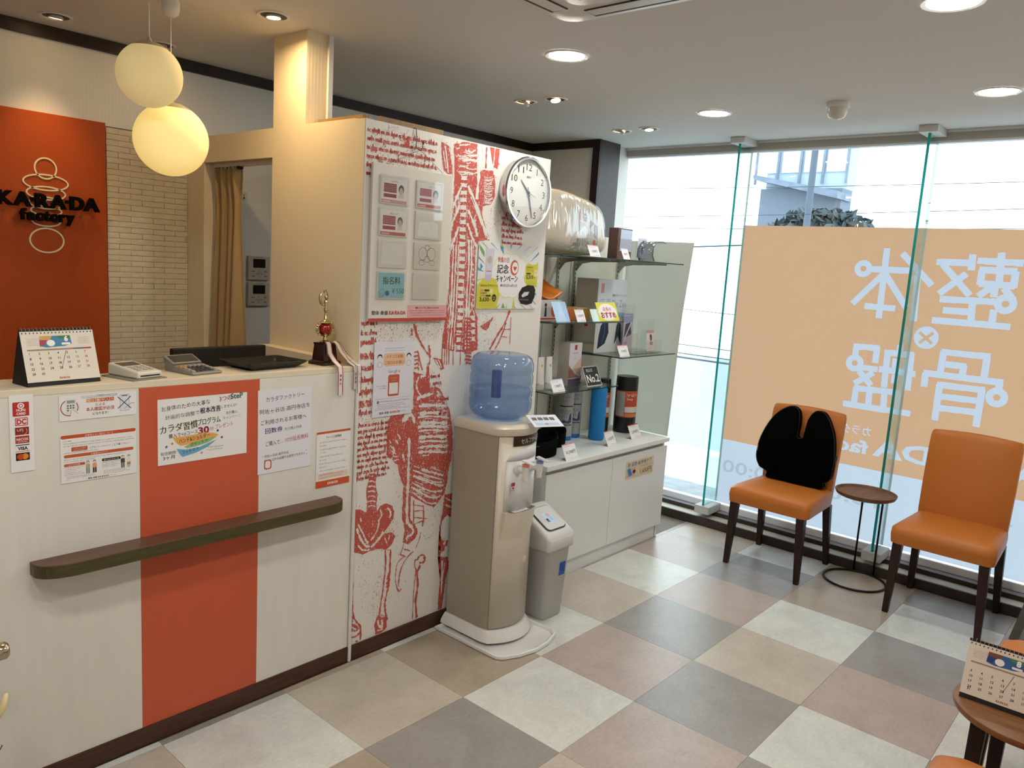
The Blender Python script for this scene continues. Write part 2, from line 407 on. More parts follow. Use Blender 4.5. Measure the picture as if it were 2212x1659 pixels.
# feature wall bricks: thin wedge-faced tiles set on wall_back
bk = M('brick_glaze', '#cfc3a9', .5, spec=.4, var=(30, .05))
BL, BH = .1, .0246; bx0 = .392; bz0 = .92
bms = {}
def brick_mesh(L, kind):
    k = (round(L, 4), kind)
    if k not in bms:
        a, b = ((.006, .0085), (.0085, .006), (.007, .007), (.0062, .0082))[kind]
        g = .0007; z0, z1 = g, BH - g
        mb = MB().hexa([(g, -a - .0012, z0), (L-g, -b, z0), (L-g, 0, z0), (g, 0, z0)], [(g, -a, z1), (L-g, -b - .0008, z1), (L-g, 0, z1), (g, 0, z1)])
        o = mb.build('brick', bk, wb); bms[k] = o.data; return o
    o = bpy.data.objects.new('brick', bms[k]); COL.objects.link(o); o.parent = wb; return o
r_ = random.Random(3)
for row in range(46):
    x = bx0 - (BL/2 if row % 2 else 0)
    while x < XE - .003:
        a = max(x, bx0); b = min(x + BL, XE - .001)
        if b - a > .006:
            o = brick_mesh(b - a, r_.randrange(4)); o.location = (a, YB - .001, bz0 + row*BH)
        x += BL
struct(boxo('trim_bricks_back', (bx0, YB - .002, .9, XE, YB - .0005, 2.056), M('brick_joint', '#5d5344', .8)))
tag(boxo('feature_panel', (-1.2, YB - .02, .3, .386, YB - .0005, 2.066), M('orange_paint', '#ae4a18', .55, spec=.3, bump=(200, .08)), bevel=.002), 'orange painted feature panel on the wall behind the counter', 'wall panel')

# logo on the orange panel: white line rings and raised black letters
lg = thing('logo_sign', 'logo of cream rings and raised black letters on the orange panel', 'sign', (0, YB - .02, 0))
cream = M('logo_cream', '#efe2c4', .5); blk = M('logo_black', '#0c0908', .8, spec=.1)
def ringo(cx, cz, rx, rz, w=.006):
    n = 56; o_ = [(cx + rx*math.cos(2*PI*i/n), cz + rz*math.sin(2*PI*i/n)) for i in range(n)]
    i_ = [(cx + (rx-w)*math.cos(2*PI*i/n), cz + (rz-w)*math.sin(2*PI*i/n)) for i in range(n)]
    v = [(p[0], -.0005, p[1]) for p in o_] + [(p[0], -.0005, p[1]) for p in i_] + [(p[0], -.003, p[1]) for p in o_] + [(p[0], -.003, p[1]) for p in i_]
    f = []
    for i in range(n):
        j = (i+1) % n; f += [(2*n+i, 2*n+j, 3*n+j, 3*n+i), (i, j, 2*n+j, 2*n+i), (n+i, n+j, 3*n+j, 3*n+i)]
    return MB().add(v, f).build('ring', cream, lg)
for q in ((.149, 1.846, .043, .044), (.149, 1.79, .086, .034), (.149, 1.747, .075, .029), (.149, 1.708, .067, .026), (.148, 1.676, .06, .022), (.147, 1.635, .056, .024), (.147, 1.556, .066, .052)): ringo(*q)
def letter3d(t, x, z, h, w, bold=.03, dep=.022, gap=.018):
    vv, ff, x0, x1, y0, y1 = glyphs(t, bold, 3); n = len(vv); sx = w / (x1 - x0)
    v = [(x + (p[0]-x0)*sx, -gap, z + p[1]*h) for p in vv]; v += [(q[0], -gap - dep, q[2]) for q in v]
    ed = {}
    for f in ff:
        for a, b in zip(f, f[1:] + f[:1]): ed[(min(a,b), max(a,b))] = ed.get((min(a,b), max(a,b)), 0) + 1
    f = [tuple(i+n for i in q) for q in ff] + list(ff) + [(a, b, b+n, a+n) for (a, b), c in ed.items() if c == 1]
    return MB().add(v, f).build('letter', blk, lg)
x = -.035
for ch, wd in (('K', .058), ('A', .063), ('·', .012), ('R', .055), ('A', .063), ('·', .012), ('D', .055), ('A', .063)):
    if ch == '·': MB().box(x, -.04, 1.712, x + .013, -.018, 1.725).build('letter', blk, lg)
    else: letter3d(ch, x, 1.69, .073, wd, .045)
    x += wd + (-.002 if ch in 'KARD' else .004)
x = .043
for ch, wd in zip('factory', (.022, .029, .027, .021, .03, .021, .033)):
    letter3d(ch, x, 1.636, .06, wd, .04); x += wd + .003

# ---------------------------------------------------------------- window
wn = struct(MB().box(XW - .03, -2.75, ZC - .012, XW + .03, .835, ZC).build('window_1', M('window_frame', '#e6e8ea', .4)))
boxo('head_frame', (XW - .03, -2.75, ZC - .05, XW - .012, .835, ZC - .012), M('window_header', '#aaa59c', .6), wn)
boxo('head_bead', (XW - .02, -2.75, ZC - .062, XW + .02, .835, ZC - .05), M('window_frame'), wn)
boxo('sill_frame', (XW - .022, -2.75, .075, XW + .025, .835, .118), M('window_frame'), wn, bevel=.004)
glass = thin_glass('window_glass', (.93, .975, .975))
for a, b in ((-2.75, -1.1), (-1.094, -.066), (-.06, .835)):
    boxo('pane', (XW, a, .118, XW + .008, b - .003, ZC - .062), glass, wn)
# the printed film on the panes, read from the street (mirrored inside)
film_o = film_mat('film_orange', '#cfa07c', .60); film_w = film_mat('film_white', '#cbced8', .57); film_g = film_mat('film_grey', '#a9aeb4', .66)
film_l = film_mat('film_letter', '#cdced8', .54)
def film_sheet(y0, y1, z0, z1, zsplit, shapes, dz=.0025):
    """one sheet cut into printed areas row by row: shapes = [(list of convex outlines in (y,z), material index)] painted in order"""
    mb = MB(); rows = int(round((z1 - z0)/dz)); prep = []
    for polys, mi in shapes:
        for p in polys: prep.append((min(q[1] for q in p), max(q[1] for q in p), p, mi))
    for r in range(rows):
        a = z0 + r*dz; b = a + dz; zm = (a+b)/2; base = 0 if zm > zsplit else 1; iv = []
        for lo, hi, p, mi in prep:
            if lo <= zm < hi:
                xs = []
                for q, t in zip(p, p[1:] + p[:1]):
                    if (q[1] <= zm) != (t[1] <= zm): xs.append(q[0] + (zm-q[1])/(t[1]-q[1])*(t[0]-q[0]))
                if len(xs) >= 2: iv.append((max(min(xs), y0), min(max(xs), y1), mi))
        cut = sorted({y0, y1, *[x for i in iv for x in i[:2]]}); run = None
        for s_, e_ in zip(cut, cut[1:]):
            if e_ - s_ < 1e-5: continue
            mid = (s_+e_)/2; mi = base
            for i in iv:
                if i[0] < mid < i[1]: mi = i[2]
            if run and run[2] == mi: run[1] = e_
            else:
                if run: mb.add([(0,run[0],a),(0,run[1],a),(0,run[1],b),(0,run[0],b)], [(0,1,2,3)], run[2])
                run = [s_, e_, mi]
        if run: mb.add([(0,run[0],a),(0,run[1],a),(0,run[1],b),(0,run[0],b)], [(0,1,2,3)], run[2])
    return mb
FS= [[(-0.915,1.793),(-0.919,1.404)],[(-0.833,1.674),(-1.044,1.676)],[(-0.911,1.648),(-0.767,1.475)],[(-0.925,1.649),(-1.054,1.475)],[(-0.835,1.467),(-0.999,1.466)],[(-0.997,1.768),(-1.165,1.604)],[(-1.089,1.655),(-1.099,1.405)],[(-1.171,1.729),(-1.349,1.731)],[(-1.337,1.775),(-1.34,1.692)],[(-1.203,1.718),(-1.351,1.563)],[(-1.321,1.675),(-1.205,1.562)],[(-1.362,1.744),(-1.567,1.74)],[(-1.465,1.789),(-1.475,1.611)],[(-1.377,1.697),(-1.545,1.698)],[(-1.39,1.698),(-1.39,1.619)],[(-1.539,1.698),(-1.539,1.615)],[(-1.385,1.628),(-1.546,1.625)],[(-1.446,1.616),(-1.389,1.562)],[(-1.498,1.612),(-1.548,1.554)],[(-1.458,1.616),(-1.459,1.563)],[(-1.212,1.534),(-1.485,1.54)],[(-1.235,1.478),(-1.365,1.478)],[(-1.368,1.531),(-1.373,1.431)],[(-1.469,1.499),(-1.469,1.43)],[(-1.189,1.42),(-1.553,1.419)],[(-0.82,1.25),(-0.819,1.157)],[(-0.808,1.234),(-0.945,1.239)],[(-0.932,1.244),(-0.932,1.153)],[(-0.854,1.119),(-0.95,1.119)],[(-0.85,1.098),(-0.926,1.024)],[(-0.93,1.098),(-0.834,1.021)],[(-0.99,1.235),(-0.995,1.023)],[(-0.98,1.219),(-1.126,1.221)],[(-1.051,1.269),(-1.053,1.223)],[(-1.112,1.233),(-1.117,1.024)],[(-0.955,1.123),(-1.147,1.119)],[(-1.037,1.192),(-1.039,1.138)],[(-1.045,1.103),(-1.045,1.052)],[(-0.835,0.996),(-1.088,1.006)],[(-0.847,1.001),(-0.846,0.899)],[(-0.922,0.997),(-0.925,0.901)],[(-1.002,1.002),(-1.006,0.9)],[(-1.078,1.007),(-1.081,0.902)],[(-0.786,0.897),(-1.149,0.899)],[(-1.257,1.256),(-1.486,1.257)],[(-1.268,1.263),(-1.266,1.131)],[(-1.472,1.26),(-1.472,1.143)],[(-1.285,1.192),(-1.384,1.194)],[(-1.372,1.197),(-1.371,1.142)],[(-1.184,1.133),(-1.56,1.133)],[(-1.196,1.135),(-1.197,1.057)],[(-1.545,1.136),(-1.545,1.09)],[(-1.258,1.079),(-1.485,1.082)],[(-1.272,1.079),(-1.273,0.885)],[(-1.472,1.085),(-1.47,0.886)],[(-1.286,1.018),(-1.463,1.022)],[(-1.287,0.955),(-1.463,0.961)]]
FC= [((-0.803,1.675),0.048,0.3382352941176471),((-1.516,1.532),0.051,0.32558139534883723),((-0.822,1.139),0.049,0.3235294117647059),((-1.542,1.053),0.051,0.32142857142857145),((-1.174,1.323),0.061,0.0)]
FX= [[(-1.138,1.349),(-1.205,1.294)],[(-1.206,1.353),(-1.143,1.291)]]
#w 0.03200000000000003

def _stroke(a, b, w=.034):
    dx, dy = b[0]-a[0], b[1]-a[1]; l = math.hypot(dx, dy); nx, ny = -dy/l*w/2, dx/l*w/2
    return [(a[0]+nx, a[1]+ny), (b[0]+nx, b[1]+ny), (b[0]-nx, b[1]-ny), (a[0]-nx, a[1]-ny)]
def _disc(c, r): return [(c[0] + r*math.cos(2*PI*i/40), c[1] + r*math.sin(2*PI*i/40)) for i in range(40)]
def _txt(t, y, z, h, bold=.0, w=None):
    vv, ff, x0, x1, _, _ = glyphs(t, bold, 2); sx = h if w is None else w/(x1-x0)
    return [[(y + (vv[i][0]-x0)*sx, z + vv[i][1]*h) for i in f] for f in ff]
shapes = [([_stroke(*s_) for s_ in FS] + [_disc(c, r) for c, r, k in FC], 2), ([_disc(c, r*k) for c, r, k in FC if k], 0), ([_stroke(*s_, .016) for s_ in FX], 0)]
shapes += [(_txt('KA·RA·DA', -1.93, .632, .135, .035, .95), 2), (_txt('factory', -.955, .628, .105, .03, .42), 2), (_txt('カラダファクトリー', -.96, .735, .06, .01, .52), 2)]
shapes += [(_txt('20:00', -.47, .335, .115, .01, .385), 3), (_txt('10:00', -1.05, .325, .115, .01, .385), 3), ([[(-1.70, .398), (-1.64, .398), (-1.64, .41), (-1.70, .41)]], 3)]
film = film_sheet(-2.75, -.068, .125, 1.905, .545, shapes).build('film', [film_o, film_w, film_l, film_g], wn, recalc=False)
film.location = (XW - .002, 0, 0); film['label'] = 'translucent orange window film with mirrored white lettering over a pale band'

# glass fins with their clamps
fin_m = thin_glass('fin_glass', (.86, .965, .955), .05); edge_m = film_mat('glass_edge_green', '#4fbab4', 1.0)
clamp_m = M('clamp_white', '#cfccc6', .45)
for yy in (-.063, -1.097):
    f = boxo('glass_fin', (3.445, yy - .0065, .128, XW - .004, yy + .0065, ZC - .035), fin_m, wn)
    boxo('fin_edge', (3.442, yy - .0065, .128, 3.4448, yy + .0065, ZC - .035), edge_m, f)
    boxo('back_edge', (XW - .0038, yy - .0065, .128, XW - .0028, yy + .0065, ZC - .062), M('glass_edge_pale', '#d9ecec', .2), f)
    boxo('top_clamp', (3.405, yy - .046, ZC - .035, XW - .032, yy + .046, ZC - .0005), clamp_m, wn, bevel=.002)
    boxo('bottom_clamp', (3.425, yy - .05, .0775, XW - .024, yy + .05, .128), M('clamp_grey', '#b9b7b2', .5, bump=(60, .2)), wn, bevel=.003)
# stepped kerb under the window
struct(boxo('trim_kerb_front', (3.43, -2.75, 0, 3.445, .80, .052), M('kerb_dark', '#3a2f2b', .45, spec=.4)))
struct(boxo('trim_kerb_top', (3.445, -2.75, 0, 3.535, .80, .05), M('kerb_pale', '#b9b6a8', .5)))
struct(boxo('trim_kerb_step', (3.535, -2.75, 0, 3.542, .80, .076), M('kerb_dark')))
struct(boxo('trim_kerb_ledge', (3.542, -2.75, 0, XW + .03, .80, .0745), M('kerb_grey', '#8d8892', .45)))

# ================================================================ RECEPTION COUNTER
lam = M('laminate_offwhite', '#dcd7cc', .45, spec=.4, var=(25, .03, (1, 1, .15)))
lam_o = M('laminate_orange', '#c4593b', .45, spec=.4)
ZT = 1.17
ct = thing('reception_counter', 'off-white reception counter with an orange centre stripe and wooden ledge', 'counter', (0, 0, 0))
boxo('body', (-1.2, YF, .062, .7415, .21, 1.15), lam, ct)
boxo('countertop', (-1.2, YF - .001, 1.15, .7415, .222, ZT), M('laminate_top', '#dccfb4', .4, spec=.4, var=(20, .03)), ct, bevel=.0015)
boxo('stripe_panel', (-.045, YF - .0015, .062, .349, YF - .0002, 1.1495), lam_o, ct)
boxo('front_panel', (.3495, YF - .0012, .062, .7415, YF - .0002, 1.1495), lam, ct)
boxo('front_panel', (-1.2, YF - .0012, .062, -.0455, YF - .0002, 1.1495), lam, ct)
boxo('kickboard', (-1.2, YF - .006, 0, .7415, .2, .0615), base_wood, ct)
q = []
x0, x1, yb, yf = -.345, .668, YF - .002, YF - .086
for i in range(13):
    a = PI + PI/2*i/12 ; q.append((x0 + .1 + .1*math.cos(a), yf + .06 + .06*math.sin(a)))
for i in range(13):
    a = 1.5*PI + PI/2*i/12; q.append((x1 - .07 + .07*math.cos(a), yf + .06 + .06*math.sin(a)))
q += [(x1, yb), (x0, yb)]
MB().prism(q, .652, .69, 'Z').build('ledge', [M('ledge_wood', '#5d4230', .4, spec=.45, var=(9, .2, (1, 9, 9)))], ct, bevel=.002)
MB().prism([(p[0] if True else 0, p[1]) for p in [(x, y - .0012) for x, y in q[:26]] + [(x, y) for x, y in reversed(q[:26])]], .6535, .6885, 'Z').build('ledge_edge_band', M('edge_green_brown', '#4a4326', .45, spec=.4, var=(12, .2, (1, 9, 9))), ct)

YP = YF - .0025
def wall_sheet(name, label, cat, x, z, W, H, pr, col='#e6e3df', y=YP, tilt=0, **k):
    u = (math.cos(tilt), 0, math.sin(tilt)); v = (-math.sin(tilt), 0, math.cos(tilt))
    return sheet(name, label, cat, (x, y, z), u, v, W, H, col, pr=pr, **k)

# card brands strip
p = Pr()
p.rrect(8, 152, 47, 190, 2, '#b6322a'); p.ring(27.5, 180, 6.5, 3, '#ece8e4', 2); p.disc(27.5, 180, 3, '#ece8e4', 2); p.text('MUFG', 27.5, 165, 9, '#ece8e4', 'c', .03, 22); p.text('CARD', 27.5, 156, 9, '#ece8e4', 'c', .03, 22)
p.rrect(13, 126, 43, 148, 2, '#b6323a'); p.rrect(15, 128, 41, 146, 1.5, '#e6d9d4', 2); p.text('DC', 28, 130.5, 19, '#b6323a', 'c', .05, 23, L=3)
p.rect(12, 101, 45, 122, '#8e2a26'); p.text('UFJ', 24, 111, 10, '#e7dcd4', 'c', .0, 14); p.ring(30, 111, 10, 1.2, '#d8b9a0', 2, a0=-70, a1=40)
p.rect(12, 78, 45, 98, '#a83a32'); p.text('NICOS', 28.5, 86, 9, '#efe6df', 'c', .02, 27); p.rect(17, 82, 40, 83, '#efe6df', 2)
p.rect(12, 72, 45, 74.5, '#26263a'); p.text('VISA', 29, 60, 12, '#26263a', 'c', .04, 24); p.rect(12, 55, 45, 57, '#c98a4a')
p.rect(12, 31, 45, 52, '#2a1d18'); p.disc(23, 41.5, 8, '#c9432a', 2); p.disc(34, 41.5, 8, '#dd8a3a', 2); p.poly([(28.5, 47.3), (30.5, 44), (31, 41.5), (30.5, 39), (28.5, 35.7), (26.5, 39), (26, 41.5), (26.5, 44)], '#d0602e', 3)
wall_sheet('card_brand_strip', 'tall narrow strip of credit card marks on the counter front', 'sticker', -.381, .947, 57, 210, p)
# PIN notice
p = Pr()
p.ring(26, 36, 22, 2.5, '#a83a34', 1); p.rrect(16, 18, 44, 62, 3, '#d9dcd8', 2); p.rect(20, 49, 40, 57, '#8d968f', 3)
for i in range(3):
    for j in range(3): p.rect(20 + i*7, 27 + j*6.5, 24.5 + i*7, 31 + j*6.5, '#5a625c', 3)
p.poly([(28, 14), (46, 6), (50, 22), (40, 30), (32, 34), (27, 30)], '#e9e2da', 4); p.line([(28, 14), (30, 30), (36, 30), (48, 18)], 1, '#6a5d55', 5)
p.text('クレジットカード利用確認やお受け付け時、', 106, 63, 5.4, '#4a3a50', 'c', w=98); p.line([(58, 61), (152, 61)], .8, '#4a4a70')
for k, ch in enumerate('暗証番号入力'):
    p.rect(70 + k*12.6, 47, 81.5 + k*12.6, 57.5, ('#c9802f', '#b9502f')[k in (1, 3, 4, 5)]); p.text(ch, 75.7 + k*12.6, 48.6, 9.5, '#f2e2c8', 'c')
p.text('による', 107, 36.5, 9, '#b0452e', 'c', .02); p.text('本人確認が必須', 107, 22.5, 12.5, '#b0452e', 'c', .025, 76); p.text('になります!', 107, 10.5, 9, '#3a2d33', 'c', .02, 40)
p.rect(161, 14, 187, 62, '#8f95ac', 1); p.rect(162, 15, 186, 61, '#d9dadd', 2); p.rect(166, 57, 182, 60, '#5a6288', 3)
p.line([(155, 22), (192, 56)], 2.2, '#3b4378', 4); p.line([(155, 56), (192, 20)], 2.2, '#3b4378', 4); p.line([(172, 18), (184, 30), (196, 36), (202, 34)], 1.4, '#7d86b0', 4)
wall_sheet('pin_notice', 'small landscape notice about card PIN entry near the counter edge', 'notice', -.261, 1.0735, 208, 71, p)
# clothes rental notice
p = Pr()
p.rrect(1, 127, 204, 137, 5, '#c0502f'); p.text('お着替えのご案内について', 102, 129, 6.4, '#f0dccf', 'c')
for k, (a, w_) in enumerate(((118, 20), (111, 96), (104, 190), (84, 90))): p.smudge(8, a, w_, 3.6, '#5a504a', seed=k)
p.smudge(98, 111, 96, 3.4, '#b0503a', seed=9)
p.rrect(28, 89, 70, 101, 1.5, '#bd5335'); p.smudge(33, 95, 32, 3.4, '#f0dccf', 3); p.smudge(33, 90.5, 32, 3, '#f0dccf', 3)
p.text('上下セット', 76, 92, 7, '#3d3632', w=26); p.smudge(106, 92.5, 26, 4.2, '#b0503a'); p.text('/ 上下着', 136, 92, 7, '#3d3632', w=24); p.smudge(164, 92.5, 26, 4.2, '#b0503a')
p.rrect(8, 72, 197, 81, 4.5, '#c25a35'); p.text('お着替えについて', 102, 74, 5.8, '#f0dccf', 'c')
p.smudge(8, 65, 160, 3.4, '#5a504a', seed=4); p.smudge(8, 59, 80, 3.4, '#5a504a', seed=5)
p.rrect(8, 47, 63, 55, 3, '#c25a35'); p.text('おすすめの服', 35, 49, 5, '#f2e0d4', 'c'); p.rrect(108, 49, 160, 57, 3, '#2c2826'); p.text('避けたほうがよい服', 134, 51, 4.6, '#e6e0da', 'c', w=42)
for k in range(5): p.smudge(8, 42 - k*5, (50, 40, 34, 44, 52)[k], 3, '#b0604a' if k < 4 else '#5a504a', seed=20+k); p.smudge(108, 44 - k*4.6, (54, 40, 50, 36, 44)[k], 3, '#4a4440', seed=40+k) if k < 4 else None
def fig(u, v, top, bot, skirt=False):
    p.disc(u, v + 31, 4.2, '#3b302c', 2); p.disc(u, v + 30, 3.4, '#e2c2ab', 3); p.poly([(u-5.5, v+26), (u+5.5, v+26), (u+6, v+13), (u-6, v+13)], top, 2)
    if skirt: p.poly([(u-5, v+13), (u+5, v+13), (u+6, v+5), (u-6, v+5)], bot, 2); p.rect(u-3, v-3, u-1.5, v+5, '#3b302c', 2); p.rect(u+1.5, v-3, u+3, v+5, '#3b302c', 2)
    else: p.rect(u-5, v-2, u-.6, v+13, bot, 2); p.rect(u+.6, v-2, u+5, v+13, bot, 2)
fig(70, 22, '#a9ab7c', '#8c8780'); fig(88, 22, '#d6a06a', '#3c3a3c'); fig(166, 24, '#4a4a4e', '#6b6966'); fig(183, 24, '#d9d6d2', '#c88430', True)
for k in range(3): p.smudge(14, 16 - k*4.2, (72, 76, 8)[k], 2.8, '#5a504a', seed=60+k); p.smudge(112, 19 - k*4, (60, 64, 74)[k], 2.6, '#5a504a', seed=70+k)
p.text('整体×骨盤', 82, 3, 6, '#3a3431', 'c', .02, 24); p.text('KA·RA·DA', 112, 3, 6.4, '#b63a2e', 'c', .035, 31); p.smudge(130, 3.5, 16, 3, '#b63a2e')
wall_sheet('clothes_notice', 'printed notice with four small figures and orange bars below the PIN notice', 'notice', -.2605, .8955, 205, 139, p)
# hand-written programme poster
p = Pr(); K = '#2b2523'
p.text('お身体のための大事な', 12, 168, 17, K, w=155, rot=.07, wob=.04); p.text('3つの', 198, 183, 20, '#8f3a3a', w=42, rot=.07, bold=.02); p.text('SteP', 236, 187, 24, '#3a6a5a', w=44, rot=.04, bold=.03)
p.text('計画的な調整で', 24, 141, 15, K, w=108, rot=.07, wob=.04); p.text('根本改善', 134, 150, 21, '#1f1f38', w=68, rot=.05, bold=.03); p.text('しませんか?', 204, 160, 11, K, w=54, rot=.05)
p.text('カラダ習慣', 8, 100, 27, '#4a4a1c', w=118, rot=.07, bold=.025, wob=.05); p.text('プログラム', 126, 112, 24, '#2f4a3a', w=76, rot=.06, bold=.02)
p.text('先行購入', 220, 138, 11, K, w=40, rot=.05); p.text('キャンペーン', 210, 122, 13, '#8a8078', w=62, rot=.06)
p.text('購入で+αコース', 34, 82, 15, K, w=92, rot=.07, bold=.01); p.text('30', 128, 84, 30, '#8a2434', w=36, rot=.05, bold=.04); p.text('分', 166, 92, 14, K, rot=.05); p.text('プレゼント', 184, 94, 17, '#c9707a', w=62, rot=.09, bold=.015)
p.poly([(46, 82), (110, 84), (150, 88), (180, 82), (196, 74), (170, 66), (120, 58), (70, 54), (58, 64)], '#e0a45c', 3); p.text('ハンド&ショルダー', 66, 62, 17, K, w=100, rot=.1, L=4, bold=.01)
p.poly([(82, 50), (110, 60), (150, 66), (192, 70), (160, 54), (120, 46), (90, 44)], '#8fb877', 5); p.text('ボディケア', 102, 48, 13, '#3c5a34', w=58, rot=.13, L=6, bold=.01)
p.poly([(58, 46), (86, 40), (130, 42), (188, 60), (160, 40), (120, 26), (76, 18), (66, 30)], '#6ca3c2', 5); p.text('フットケア', 76, 27, 13, K, w=54, rot=.12, L=6, bold=.01)
p.text('有効期限', 8, 30, 12, K, w=48, rot=.04); p.text('3ヶ月', 16, 16, 14, K, w=36, rot=.04, bold=.02)
p.smudge(160, 34, 52, 5, K, seed=5); p.smudge(156, 26, 52, 5, K, seed=6)
for u, v, c in ((190, 84, '#3a3560'), (204, 60, '#8f3a3a'), (24, 52, '#3f6d86'), (42, 60, '#b08d68'), (136, 18, '#c98d8d')): p.poly([(u, v), (u+6, v+3), (u+4, v+9), (u-2, v+6)], c, 5)
wall_sheet('programme_poster', 'colourful hand-written poster on the orange stripe of the counter', 'poster', .0085, .905, 294, 205, p)
# hand-written ticket poster
p = Pr()
p.text('カラダファクトリー', 105, 252, 19, '#343a6a', 'c', w=150, rot=.05, wob=.03); p.text('阿佐ヶ谷店·高円寺店を', 105, 212, 18, K, 'c', w=196, rot=.04, wob=.03); p.text('ご利用されるお客様へ', 100, 174, 18, K, 'c', w=178, rot=.04, wob=.03)
p.text('回数券', 28, 140, 20, '#423a78', w=66, rot=.03, bold=.02); p.text('先行購入特典', 102, 142, 12, '#6a7a68', w=68, rot=.03)
p.text('ご購入で', 30, 96, 18, K, w=54, rot=.04); p.text('… 10分延長無料', 84, 100, 19, '#b23c46', w=114, rot=.04)
p.text('阿佐ヶ谷店·高円寺店', 26, 56, 11, K, w=92, rot=.03); p.text('以外の店舗では使用できません', 54, 42, 11, K, w=132, rot=.03)
for u, v in ((18, 62), (26, 48), (190, 60), (192, 46)): p.disc(u, v, 1.8, '#b99a68')
p.rrect(24, 14, 52, 48, 8, '#b5564e'); p.rrect(28, 18, 48, 44, 7, '#e4dcd6', 2)
wall_sheet('ticket_poster', 'white hand-written poster with blue title beside the orange stripe', 'poster', .3445, .821, 209, 290, p, col='#dfdde2', tilt=.008)
# charge guide
p = Pr()
p.rect(0, 200, 148, 208, '#c4562f'); p.rect(0, 0, 148, 25, '#c4562f'); p.text('KA·RA·DA', 74, 8, 13, '#f2dfd2', 'c', .035, 46); p.text('チャージご利用案内', 74, 182, 10, '#3a3532', 'c', .02, 66)
for k in range(10): p.smudge(14, 166 - k*12.5 - (k//2)*1.5, (118, 26, 112, 24, 104, 30, 116, 30, 112, 60)[k], 5, '#5a5450', seed=k)
p.rrect(8, 30, 140, 52, 3, '#e3cbb9'); p.smudge(16, 43, 104, 5, '#a8593f', 3); p.smudge(16, 34, 96, 5, '#a8593f', 3)
wall_sheet('charge_guide', 'small white guide sheet with orange bars near the counter end', 'notice', .5775, .731, 148, 208, p)

# ---------------------------------------------------------------- things on the counter
def desk_calendar(name, label, loc, rz, W, H, month, start, ndays, theme, prev=None):
    t = thing(name, label, 'calendar', loc, rz)
    hk = M('calendar_black', '#17120f', .6)
    d = .045; hz = H*.001 + .012
    # the stand: an A-shaped folded board
    MB().prism([(-d, 0), (-d + .002, 0), (.001, hz), (-.001, hz)], -W/2000, W/2000, 'X').build('stand_front', hk, t)
    MB().prism([(d - .002, 0), (d, 0), (.001, hz), (-.001, hz)], -W/2000, W/2000, 'X').build('stand_back', hk, t)
    MB().box(-W/2000, -d + .002, 0, W/2000, d - .002, .0015).build('stand_floor', hk, t)
    MB().prism([(-d + .004, .0016), (d - .004, .0016), (0, hz - .01)], -W/2000, -W/2000 + .0015, 'X').build('stand_side', hk, t)
    p = Pr()
    for k in range(20): p.rect(6 + k*(W-12)/19 - 1.6, H - 7, 6 + k*(W-12)/19 + 1.6, H - 3.6, '#241d1a')
    mid = W*.46; p.poly([(mid-42, H-14), (mid+40, H-14), (mid+42, H-38), (mid+20, H-44), (mid-26, H-46), (mid-44, H-42)], theme[0], 1)
    p.poly([(mid-42, H-14), (mid-8, H-14), (mid-16, H-26), (mid-43, H-24)], theme[1], 2); p.poly([(mid-43, H-26), (mid-24, H-25), (mid-30, H-40), (mid-44, H-40)], theme[2], 2)
    p.poly([(mid+4, H-14), (mid+40, H-14), (mid+38, H-24), (mid+10, H-22)], theme[3], 2); p.disc(mid-14, H-34, 11, '#efe9e0', 3, ry=9); p.text(month, mid+28, H-30, 20, '#f3efe8', 'c', .05, L=4)
    p.rrect(mid+14, H-40, mid+38, H-34, 2.5, '#efe9e0', 3)
    for sx in (14, W-46):
        for r in range(5): p.smudge(sx, H - 22 - r*4.4, 32, 2.6, '#8d8379', seed=r)
    cw = (W-24)/7; gy = H - 50
    for k in range(7): p.rect(12 + k*cw, gy - 4, 12 + (k+1)*cw, gy, ('#9a8272', '#9a8272', '#9a8272', '#9a8272', '#9a8272', '#4f6a80', '#b0463c')[k], 2)
    rows = 5; ch = (gy - 20)/rows
    for r in range(rows + 1): p.rect(12, gy - 5 - r*ch, W - 12, gy - 4.6 - r*ch, '#cdc4b8')
    for k in range(ndays):
        c = (k + start) % 7; r = (k + start)//7; yy = gy - 5 - r*ch - 10
        if r >= rows: yy -= -ch*.45; r = rows - 1; yy = gy - 5 - r*ch - 10 - ch*.42
        p.text(str(k+1), 15 + c*cw, yy, 9, '#b0463c' if c == 6 else ('#7d7468' if c == 5 else '#3a332e'), bold=.02)
    p.line([(12 + 4.1*cw, gy - 7), (12 + 3.35*cw, gy - ch*4.1)], [1.2, .8], '#2b2523', 3)
    p.text('KA·RA·DA', W*.5, 5, 8, '#b2402f', 'c', .035, 28)
    ang = math.atan2(hz, d)
    s_ = sheet('page', None, None, (-W/2000, -d - .0012 + .010*math.cos(ang)/1.0, .012), (1, 0, 0), (0, math.cos(ang), math.sin(ang)), W, H, '#ddd3c4', pr=p, parent=t)
    for k in range(20):
        x = -W/2000 + .006 + k*(W-12)/19*.001
        MB().tube([(x, .006*math.cos(a) , hz - .003 + .006*math.sin(a)) for a in [2*PI*i/10 for i in range(10)]], .0007, 5, closed=True).build('binding_ring', M('ring_wire', '#b9a79a', .35, .8), t)
    return t
desk_calendar('desk_calendar', 'desk calendar page with number six on the reception counter', (-.236, .118, ZT), .13, 196, 140, '6', 0, 30, ('#4a86a8', '#d0a257', '#b24a5a', '#4d7f4c'))
